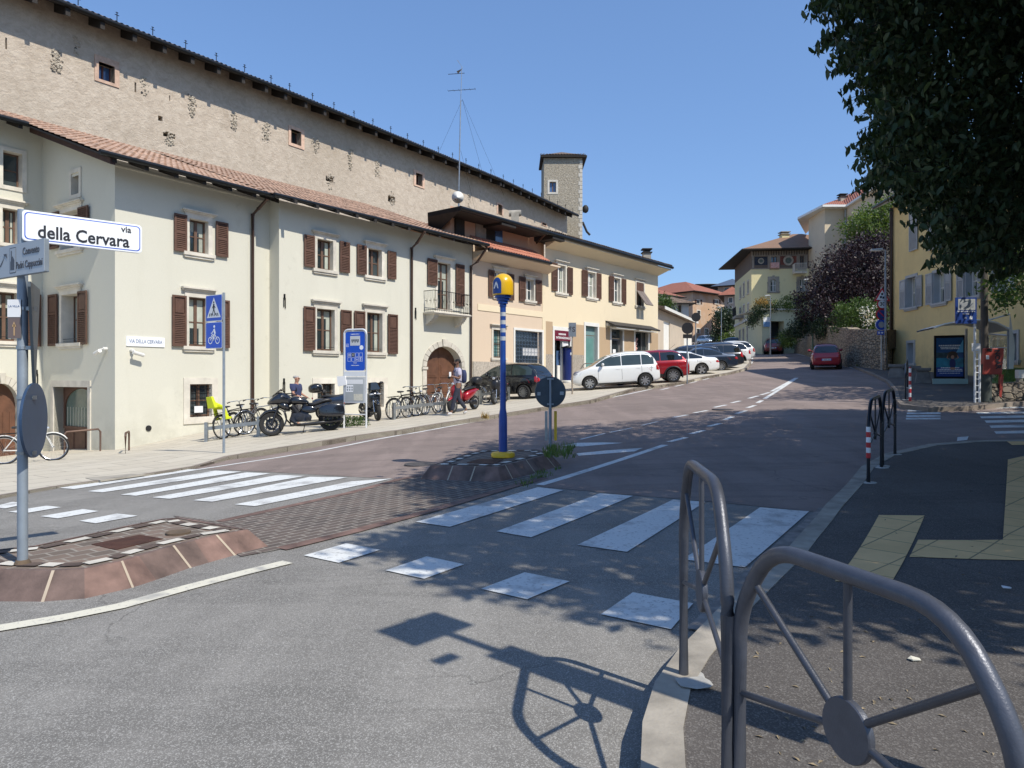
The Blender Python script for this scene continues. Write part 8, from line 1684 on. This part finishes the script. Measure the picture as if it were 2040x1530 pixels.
# ================================================================ foliage
import numpy as np
rg=np.random.default_rng(11)
def leafm(n,c,tr=.35,var=.3):
    m,t,b=new_mat(n); setp(b,Roughness=.5,Specular_IOR_Level=.4); g=nd(t,'ShaderNodeNewGeometry'); co=coords(t)
    f=noi(t,co,1.4,4,.6); r=nd(t,'ShaderNodeMath',operation='MULTIPLY_ADD'); r.inputs[1].default_value=.5; t.links.new(g.outputs['Random Per Island'],r.inputs[0]); t.links.new(f,r.inputs[2])
    sb=nd(t,'ShaderNodeMath',operation='SUBTRACT'); sb.inputs[1].default_value=.25; t.links.new(r.outputs[0],sb.inputs[0])
    col=ramp(t,sb.outputs[0],[(.25,sc3(c,1-var)),(.5,c),(.8,sc3((c[0]*1.25,c[1],c[2]),1+var))]); t.links.new(col,b.inputs['Base Color'])
    tl=nd(t,'ShaderNodeBsdfTranslucent'); t.links.new(mix(t,1.0,col,(1.0,1.0,.55),'MULTIPLY'),tl.inputs[0]); ms=nd(t,'ShaderNodeMixShader'); ms.inputs[0].default_value=tr
    out=[x for x in t.nodes if x.type=='OUTPUT_MATERIAL'][0]; t.links.new(b.outputs[0],ms.inputs[1]); t.links.new(tl.outputs[0],ms.inputs[2]); t.links.new(ms.outputs[0],out.inputs[0]); return m
leafm('leaf_deep',(.045,.080,.034),.28); leafm('leaf_green',(.060,.115,.026),.35); leafm('leaf_light',(.11,.18,.04),.4); leafm('leaf_purple',(.026,.013,.018),.12,.2); leafm('leaf_dark',(.025,.050,.022),.2); leafm('blade',(.12,.20,.05),.35); leafm('blossom',(.70,.70,.66),.3,.1); leafm('flower_warm',(.32,.22,.06),.3)
M('bark',(.075,.06,.045),.95,var=.35,sc=6,bmp=.6,bsc=25); M('bark_dark',(.03,.025,.022),.95,var=.3,sc=6)
def leaves(name,C,per,rad,size,mat,par=None,droop=.35,asp=.45,flat=1.0,fancy=False,keep=None):
    C=np.asarray(C,float); n=len(C)*per; cc=np.repeat(C,per,0)+rg.normal(0,1,(n,3))*np.array([rad,rad,rad*flat])*.6
    if keep is not None: cc=cc[[bool(keep(p)) for p in cc]]; n=len(cc)
    d=rg.normal(0,1,(n,3)); d[:,2]-=droop*2; d/=np.linalg.norm(d,axis=1)[:,None]; w=np.cross(d,rg.normal(0,1,(n,3))); w/=np.linalg.norm(w,axis=1)[:,None]; nn=np.cross(d,w)
    s=size*rg.uniform(.65,1.3,n)[:,None]; a=cc-d*s*.5; b=cc+d*s*.5; l=cc-d*s*.05+w*s*asp*.5+nn*s*.08; r=cc-d*s*.05-w*s*asp*.5+nn*s*.08
    v=np.stack([a,l,b,r],1).reshape(-1,3); q=4
    if fancy:
        l1=cc-d*s*.25+w*s*asp*.42+nn*s*.08; r1=cc-d*s*.25-w*s*asp*.42+nn*s*.08; l2=cc+d*s*.12+w*s*asp*.42+nn*s*.10; r2=cc+d*s*.12-w*s*asp*.42+nn*s*.10; b=b-nn*s*.08; v=np.stack([a,l1,l2,b,r2,r1],1).reshape(-1,3); q=6
    if par is not None: v=v-np.array(par['org'])
    me=bpy.data.meshes.new(name); me.vertices.add(len(v)); me.vertices.foreach_set('co',v.ravel().astype(np.float32)); me.loops.add(n*q); me.loops.foreach_set('vertex_index',np.arange(n*q,dtype=np.int32)); me.polygons.add(n); me.polygons.foreach_set('loop_start',np.arange(0,n*q,q,dtype=np.int32)); me.polygons.foreach_set('loop_total',np.full(n,q,dtype=np.int32)); me.update(calc_edges=True)
    me.materials.append(m_[mat]); o=bpy.data.objects.new(name,me); COL.objects.link(o); o.parent=par; return o
def inpoly(x,y,P_):
    c=False; j=len(P_)-1
    for i in range(len(P_)):
        xi,yi=P_[i]; xj,yj=P_[j]
        if (yi>y)!=(yj>y) and x<(xj-xi)*(y-yi)/(yj-yi)+xi: c=not c
        j=i
    return c
def rpoly(P_):
    x0=min(p[0] for p in P_); x1=max(p[0] for p in P_); y0=min(p[1] for p in P_); y1=max(p[1] for p in P_)
    while True:
        x,y=rg.uniform(x0,x1),rg.uniform(y0,y1)
        if inpoly(x,y,P_): return x,y
def proj(p): return (CU+F*p[0]/p[1],HZ-F*(p[2]-EYE)/p[1]) if p[1]>.3 else None
def limbs(par,base,trunk_top,tips,r0,mat='bark',name='trunk'):
    m=MB(); b=V(base); t=V(trunk_top); mid_=b.lerp(t,.5)+V((rg.uniform(-.1,.1),rg.uniform(-.1,.1),0)); m.tube([b-V((0,0,.3)),b.lerp(mid_,.3),mid_,t],[r0*1.25,r0,r0*.85,r0*.65],12); m.build(name,m_[mat],par,world=True,smooth=True)
    k=MB()
    for tp in tips:
        tp=V(tp); q=t.lerp(tp,.45)+V((0,0,(tp-t).length*.10)); k.tube([t-V((0,0,.1)),q,tp],[r0*.5,r0*.28,r0*.06],7)
        for _ in range(3): e=tp+V((rg.uniform(-.8,.8),rg.uniform(-.8,.8),rg.uniform(-.5,.4))); s=q.lerp(tp,rg.uniform(.1,.7)); k.tube([s,s.lerp(e,.5)+V((0,0,.08)),e],[r0*.18,r0*.10,r0*.03],5)
    k.build('limbs',m_[mat],par,world=True,smooth=True)
def carve(S_,T_,box,ntry,nmax,Sonly=None):
    out=[];inn=[]; SDv=np.array(SD)
    X=rg.uniform(box[0],box[1],ntry); Y=rg.uniform(box[2],box[3],ntry); Z=rg.uniform(box[4],box[5],ntry)
    for x,y,z in zip(X,Y,Z):
        q=proj((x,y,z)); inf=False
        if y<6.3 and q and q[0]<2550 and q[1]>-700: continue
        if q and -60<q[0]<2100 and -60<q[1]<1590:
            if not inpoly(q[0],q[1],S_): continue
            inf=True
        t=(z-zt(x,y))/SDv[2]; gx,gy=x-SDv[0]*t,y-SDv[1]*t; t=(z-zt(gx,gy))/SDv[2]; gx,gy=x-SDv[0]*t,y-SDv[1]*t; s=proj((gx,gy,zt(gx,gy)))
        if s and -20<s[0]<2060 and s[1]<1560:
            if not any(inpoly(s[0],s[1],Tt) for Tt in T_): continue
        elif s is None or gy<3.75 or (gy<4.6 and gx<3.4):
            continue
        (inn if inf else out).append((x,y,z))
        if len(out)+len(inn)>=nmax: break
    return inn,out
S1=[(1620,-70),(1616,22),(1653,30),(1660,20),(1689,30),(1705,18),(1734,40),(1690,58),(1700,72),(1677,84),(1636,88),(1650,98),(1685,99),(1700,118),(1674,136),(1690,150),(1687,174),(1721,176),(1750,168),(1758,184),(1705,192),(1734,217),(1754,225),(1728,253),(1758,243),(1738,265),(1704,288),(1716,318),(1742,320),(1734,346),(1715,375),(1746,370),(1778,375),(1786,400),(1800,425),(1812,428),(1839,442),(1859,458),(1852,478),(1862,515),(1884,508),(1890,528),(1920,520),(1944,512),(1965,536),(1985,541),(2005,508),(2050,490),(2200,480),(2200,-70)]
T1=[(752,1078),(850,1045),(890,1012),(834,968),(848,945),(935,905),(965,888),(1060,858),(1200,846),(1330,832),(1420,820),(1600,817),(1740,820),(2040,826),(2600,860),(4000,1400),(2040,1340),(1850,1298),(1700,1268),(1560,1240),(1450,1262),(1350,1255),(1200,1212),(1080,1190),(1000,1178),(870,1128),(795,1098)]
tb=(8.6,3.6); FT=thing('leafy_tree','big dark leafy tree overhanging the upper right, its trunk out of frame','tree',(tb[0],tb[1],zt(*tb)+.12))
inn,out=carve(S1,[T1],(1.5,16,.6,19,3.0,10.5),110000,10500)
def poisson(L,d):
    return L
inn_=[p for p in inn if p[1]<14]; print('canopy',len(inn),len(out))
# extra clumps strung through the visible silhouette so it reads as drooping sprays
vis=[]
S1e=[(u+14 if u<2040 else u,v-12) for u,v in S1]
for _ in range(2900):
    u,v=rpoly(S1e)
    if u>2110: continue
    Y=rg.uniform(7.5,11.5); p=P(u,v,Y)
    t=(p.z-zt(p.x,p.y))/SD.z; g_=(p.x-SD.x*t,p.y-SD.y*t); s=proj((g_[0],g_[1],zt(*g_)))
    if s and inpoly(s[0],s[1],T1): vis.append(tuple(p))
print('vis',len(vis))
def kp(p):
    q=proj(p); return not(q and -60<q[0]<2100 and -60<q[1]<1590)
def kin(p):
    q=proj(p); return not(q and 0<q[0]<2040 and 0<q[1]<1530) or inpoly(q[0],q[1],S1)
leaves('crown',inn+vis,12,.17,.10,'leaf_deep',FT,droop=.6,fancy=True,keep=lambda p:kin(p)); leaves('crown_upper',out,15,.34,.235,'leaf_deep',FT,droop=.4,keep=kp)
TW=[];tg=MB()
for i,(u,v) in enumerate([(1616,22),(1653,34),(1634,89),(1645,92),(1685,59),(1671,138),(1687,174),(1701,194),(1726,255),(1703,288),(1713,320),(1713,377),(1734,350),(1660,140),(1700,200),(1738,265),(1760,380),(1790,405),(1815,440),(1845,470),(1859,519),(1888,531),(1851,478),(1925,525),(1965,539),(1995,545),(1622,8),(1640,20),(1672,40),(1690,110),(1720,230),(1730,300),(1745,330),(1835,445),(1870,515),(1905,528)]):
    for k in range(4):
        Y=7.4+((i*7+k*3)%10)*.2; du=rg.uniform(60,150); dv=rg.uniform(5,50); p1=P(u+(-14 if k==0 else rg.uniform(-8,34)),v+(4 if k==0 else rg.uniform(-22,16)),Y); p0=P(u+du,v-dv,Y+.1); pm=p0.lerp(p1,.5)+V((0,0,.06)); tg.tube([p0,pm,p1],[.006,.004,.002],4)
        for t in range(15): q=p0.lerp(pm,t/7) if t<8 else pm.lerp(p1,(t-7)/7); TW.append(tuple(q-V((0,0,.035))))
leaves('spray_leaves',TW,2,.030,.105,'leaf_deep',FT,droop=1.3,asp=.42,fancy=True); tg.build('twigs',m_['bark_dark'],FT,world=True)
tips=[random.Random(i).choice(inn+out) for i in range(16)]; limbs(FT,(tb[0],tb[1],zt(*tb)+.12),(tb[0]-.2,tb[1]+.4,4.6),tips,.2)
S2=[(1972,602),(1962,560),(1985,520),(2010,505),(2060,470),(2200,460),(2200,620),(2060,604),(2030,585),(2000,612)]
T2=[(1420,776),(1500,768),(1700,767),(1752,771),(1790,800),(1745,795),(1560,797),(1470,790)]; T3=[(1795,760),(2040,770),(2040,800),(1860,806),(1800,800)]
tb=(19.5,17); RT=thing('leafy_tree','mid green tree reaching in at the right edge in front of the ochre house','tree',(tb[0],tb[1],zt(*tb)))
inn,out=carve(S2,[T2,T3,T1],(13,23,12,27,4,11),26000,2600)
vis=[tuple(P(*rpoly(S2),rg.uniform(17,21))) for _ in range(260)]; leaves('crown',inn+vis,12,.28,.15,'leaf_green',RT); leaves('crown_upper',out,14,.5,.28,'leaf_green',RT)
limbs(RT,(tb[0],tb[1],zt(*tb)),(tb[0]-.1,tb[1],5),[random.Random(i).choice(out) for i in range(9)],.2)
# trees and shrubs by silhouette, filled through their real depth
def shrub(name,label,cat,S_,Yc,dY,n,per,rad,size,mat,trunk=None,group=None,base=None,extra=None):
    cu_=sum(p[0] for p in S_)/len(S_); cv=max(p[1] for p in S_); x=(cu_-CU)/F*Yc; b=(x,Yc,zt(x,Yc)) if base is None else (x,Yc,base)
    o=thing(name,label,cat,b,group=group); C=[]
    for _ in range(n): u,v=rpoly(S_); a=rg.uniform(-1,1); C.append(tuple(P(u,v,Yc)+V((0,a*dY*(1-.3*abs(a)),0))))
    C=[c for c in C if True]; leaves('crown' if trunk else 'foliage',C,per,rad,size,mat,o)
    if trunk: limbs(o,b,(x,Yc,b[2]+trunk[0]),[C[i] for i in rg.integers(0,len(C),trunk[2])],trunk[1],'bark_dark')
    if extra: leaves('blossom',[tuple(P(*rpoly(extra[0]),Yc-dY*.9)) for _ in range(extra[1])],5,extra[2],extra[2]*.8,extra[3],o)
    return o
shrub('purple_plum_tree','large purple leaved tree behind the stone retaining wall','tree',[(1606,612),(1612,570),(1628,545),(1640,520),(1662,500),(1690,482),(1722,470),(1752,474),(1778,488),(1778,648),(1750,640),(1728,640),(1705,632),(1690,640),(1672,660),(1655,648),(1640,655),(1622,640)],53,3.4,900,20,.45,.24,'leaf_purple',(2.5,.2,9))
shrub('green_tree','bright green tree in front of the beige block','tree',[(1692,470),(1686,448),(1705,432),(1725,412),(1750,402),(1780,398),(1780,485),(1740,480)],60,2.5,240,18,.5,.28,'leaf_light',(3,.18,5))
shrub('oleander_shrub','green shrub with white blossom on top of the retaining wall','shrub',[(1662,662),(1664,620),(1680,605),(1710,598),(1740,600),(1768,610),(1770,668),(1720,672),(1690,668)],47,1.6,300,20,.28,.17,'leaf_green',base=4.4,extra=([(1710,618),(1740,608),(1748,640),(1720,652)],34,.22,'blossom'))
for lab,S_,Y,mt in (('dark green bush on the retaining wall left of the green lamp',[(1568,668),(1575,645),(1592,632),(1612,640),(1615,664),(1590,672)],56,'leaf_dark'),('dark green bush on the retaining wall right of the green lamp',[(1622,668),(1622,645),(1640,632),(1664,640),(1668,664),(1645,672)],52,'leaf_dark'),('trailing ivy bush at the annex end of the stone wall',[(1556,690),(1556,668),(1568,655),(1582,668),(1574,690)],64,'leaf_green')):
    shrub('bush',lab,'bush',S_,Y,1.3,130,18,.28,.17,mt,group='bushes along the stone wall',base=5)
shrub('weeds','low weeds growing at the foot of the stone wall near the sign post','weeds',[(1712,738),(1716,722),(1735,716),(1752,722),(1755,742),(1735,744)],40.5,.6,60,14,.15,.11,'leaf_green')
shrub('terrace_plants','dark trailing hedge over the left corner of the annex terrace','hedge',[(1490,645),(1494,622),(1508,610),(1540,606),(1542,616),(1518,624),(1505,645),(1498,652)],71.5,.8,150,16,.3,.18,'leaf_dark',base=9); shrub('terrace_plants','warm tinted shrubs on the annex terrace left','shrub',[(1500,612),(1508,600),(1522,594),(1535,602),(1538,614)],73,.8,60,16,.3,.18,'flower_warm',base=9)
shrub('terrace_plants','bright green climbers filling the annex terrace right','shrub',[(1540,616),(1545,600),(1565,592),(1590,590),(1606,586),(1609,640),(1600,665),(1588,655),(1585,625),(1560,618)],72,1.0,200,16,.32,.19,'leaf_light',base=9)
shrub('dark_tree','dense dark round tree at the bend beside the grey house','tree',[(1424,690),(1420,660),(1424,630),(1436,616),(1452,620),(1464,640),(1468,668),(1462,690)],108,2.5,260,16,.7,.42,'leaf_dark',(1.5,.2,4)); shrub('pale_shrub','pale flowering shrub under the dark tree','shrub',[(1440,690),(1444,668),(1458,655),(1470,662),(1470,690)],100,1.0,60,14,.5,.3,'leaf_light',extra=([(1452,665),(1466,655),(1468,664),(1455,670)],12,.3,'blossom'))
shrub('garden_tree','small green tree behind the garage block roof','tree',[(1312,628),(1312,596),(1322,590),(1334,600),(1342,618),(1336,628)],72,1.6,90,14,.4,.28,'leaf_green',(2.5,.12,4))
shrub('hedge','dark low hedge right of the garage block','hedge',[(1379,708),(1380,690),(1400,690),(1420,702),(1408,708)],70,1.5,70,14,.35,.22,'leaf_dark')
shrub('panel_plants','green weeds growing behind the bus stop panel','weeds',[(650,850),(655,835),(672,828),(700,830),(728,836),(735,850),(700,853)],21.3,.35,110,14,.09,.07,'leaf_green')
# ground tufts
def blades(name,label,pts,h,n,mat='blade',cat='weeds',kind=None):
    V_=[];
    for p in pts:
        for _ in range(n):
            a=rg.uniform(0,2*PI); r=rg.uniform(0,.06); b=np.array([p[0]+r*cos(a),p[1]+r*sin(a),p[2]]); hh=h*rg.uniform(.4,1.2); d=np.array([cos(a),sin(a),0])*hh*rg.uniform(.1,.8); w=np.array([-sin(a),cos(a),0])*.006*max(1,h*8); V_+= [b-w,b+w,b+d*.5+w*.8+[0,0,hh*.6],b+d*.5-w*.8+[0,0,hh*.6],b+d+[0,0,hh]]
    n_=len(V_)//5; m=MB(); m.v=[V(v) for v in V_]; m.f=[q for i in range(n_) for q in ((i*5,i*5+1,i*5+2,i*5+3),(i*5+3,i*5+2,i*5+4))]; m.mi=[0]*len(m.f)
    o=m.build(name,m_[mat]); return tag(o,None if kind else label,None if kind else cat,kind=kind)
pt=[G(u,v,.2) for u,v in [(1098+rg.uniform(-12,45),900+rg.uniform(-8,14)) for _ in range(46)]]; blades('weed_tuft','green weed tuft growing from the right end of the far island',pt,.13,9)
pt=[G(u,v,.0) for u,v in [(1070+60*t+rg.uniform(-15,15),952-26*t+rg.uniform(-3,3)) for t in rg.uniform(-.6,.6,34)]]; blades('weed_strip','small weeds along the foot of the far island kerb',pt,.07,6)
pt=[tuple(V(G(967,834,.12)))]; blades('weed_tuft','single brown weed tuft at the left kerb edge',[V(pt[0])+V((rg.uniform(-.12,.12),rg.uniform(-.1,.1),0)) for _ in range(8)],.22,6,'flower_warm')
gp2=[]
lp=[(1980+i*14,745) for i in range(12)]
for _ in range(2600):
    t=rg.uniform(0,1); q=gp_[0].lerp(gp_[3],t); y=rg.uniform(.4,5.5); x_=q.x+.1+y*.72; y_=q.y+y; gp2.append((x_,y_,zt(x_,y_)+.6))
blades('grass','',gp2,.10,4,kind='stuff')
# fallen leaves, pebbles on the pavement: countless small litter
m=MB()
for _ in range(170):
    u=rg.uniform(1380,2060); v=rg.uniform(885,1530)
    g=G(u,v,.122)
    if zt(g.x,g.y)<-9 : continue
    kr_in=g.x>pw([(2,.75),(3,.95),(4,1.45),(5,2.2),(6,2.9),(7,3.6),(9,4.6),(12,8)],g.y)
    if not kr_in: continue
    a=rg.uniform(0,PI); s=rg.uniform(.008,.022); d=V((cos(a),sin(a),rg.uniform(-.1,.3)))*s; w=V((-sin(a),cos(a),rg.uniform(-.3,.3)))*s*.4; m.add([g-d,g+w+V((0,0,.006)),g+d,g-w+V((0,0,.004))],[(0,1,2,3)])
tag(m.build('leaf_litter',M('litter_pale',(.24,.19,.12),.9,var=.5,sc=40)),kind='stuff')
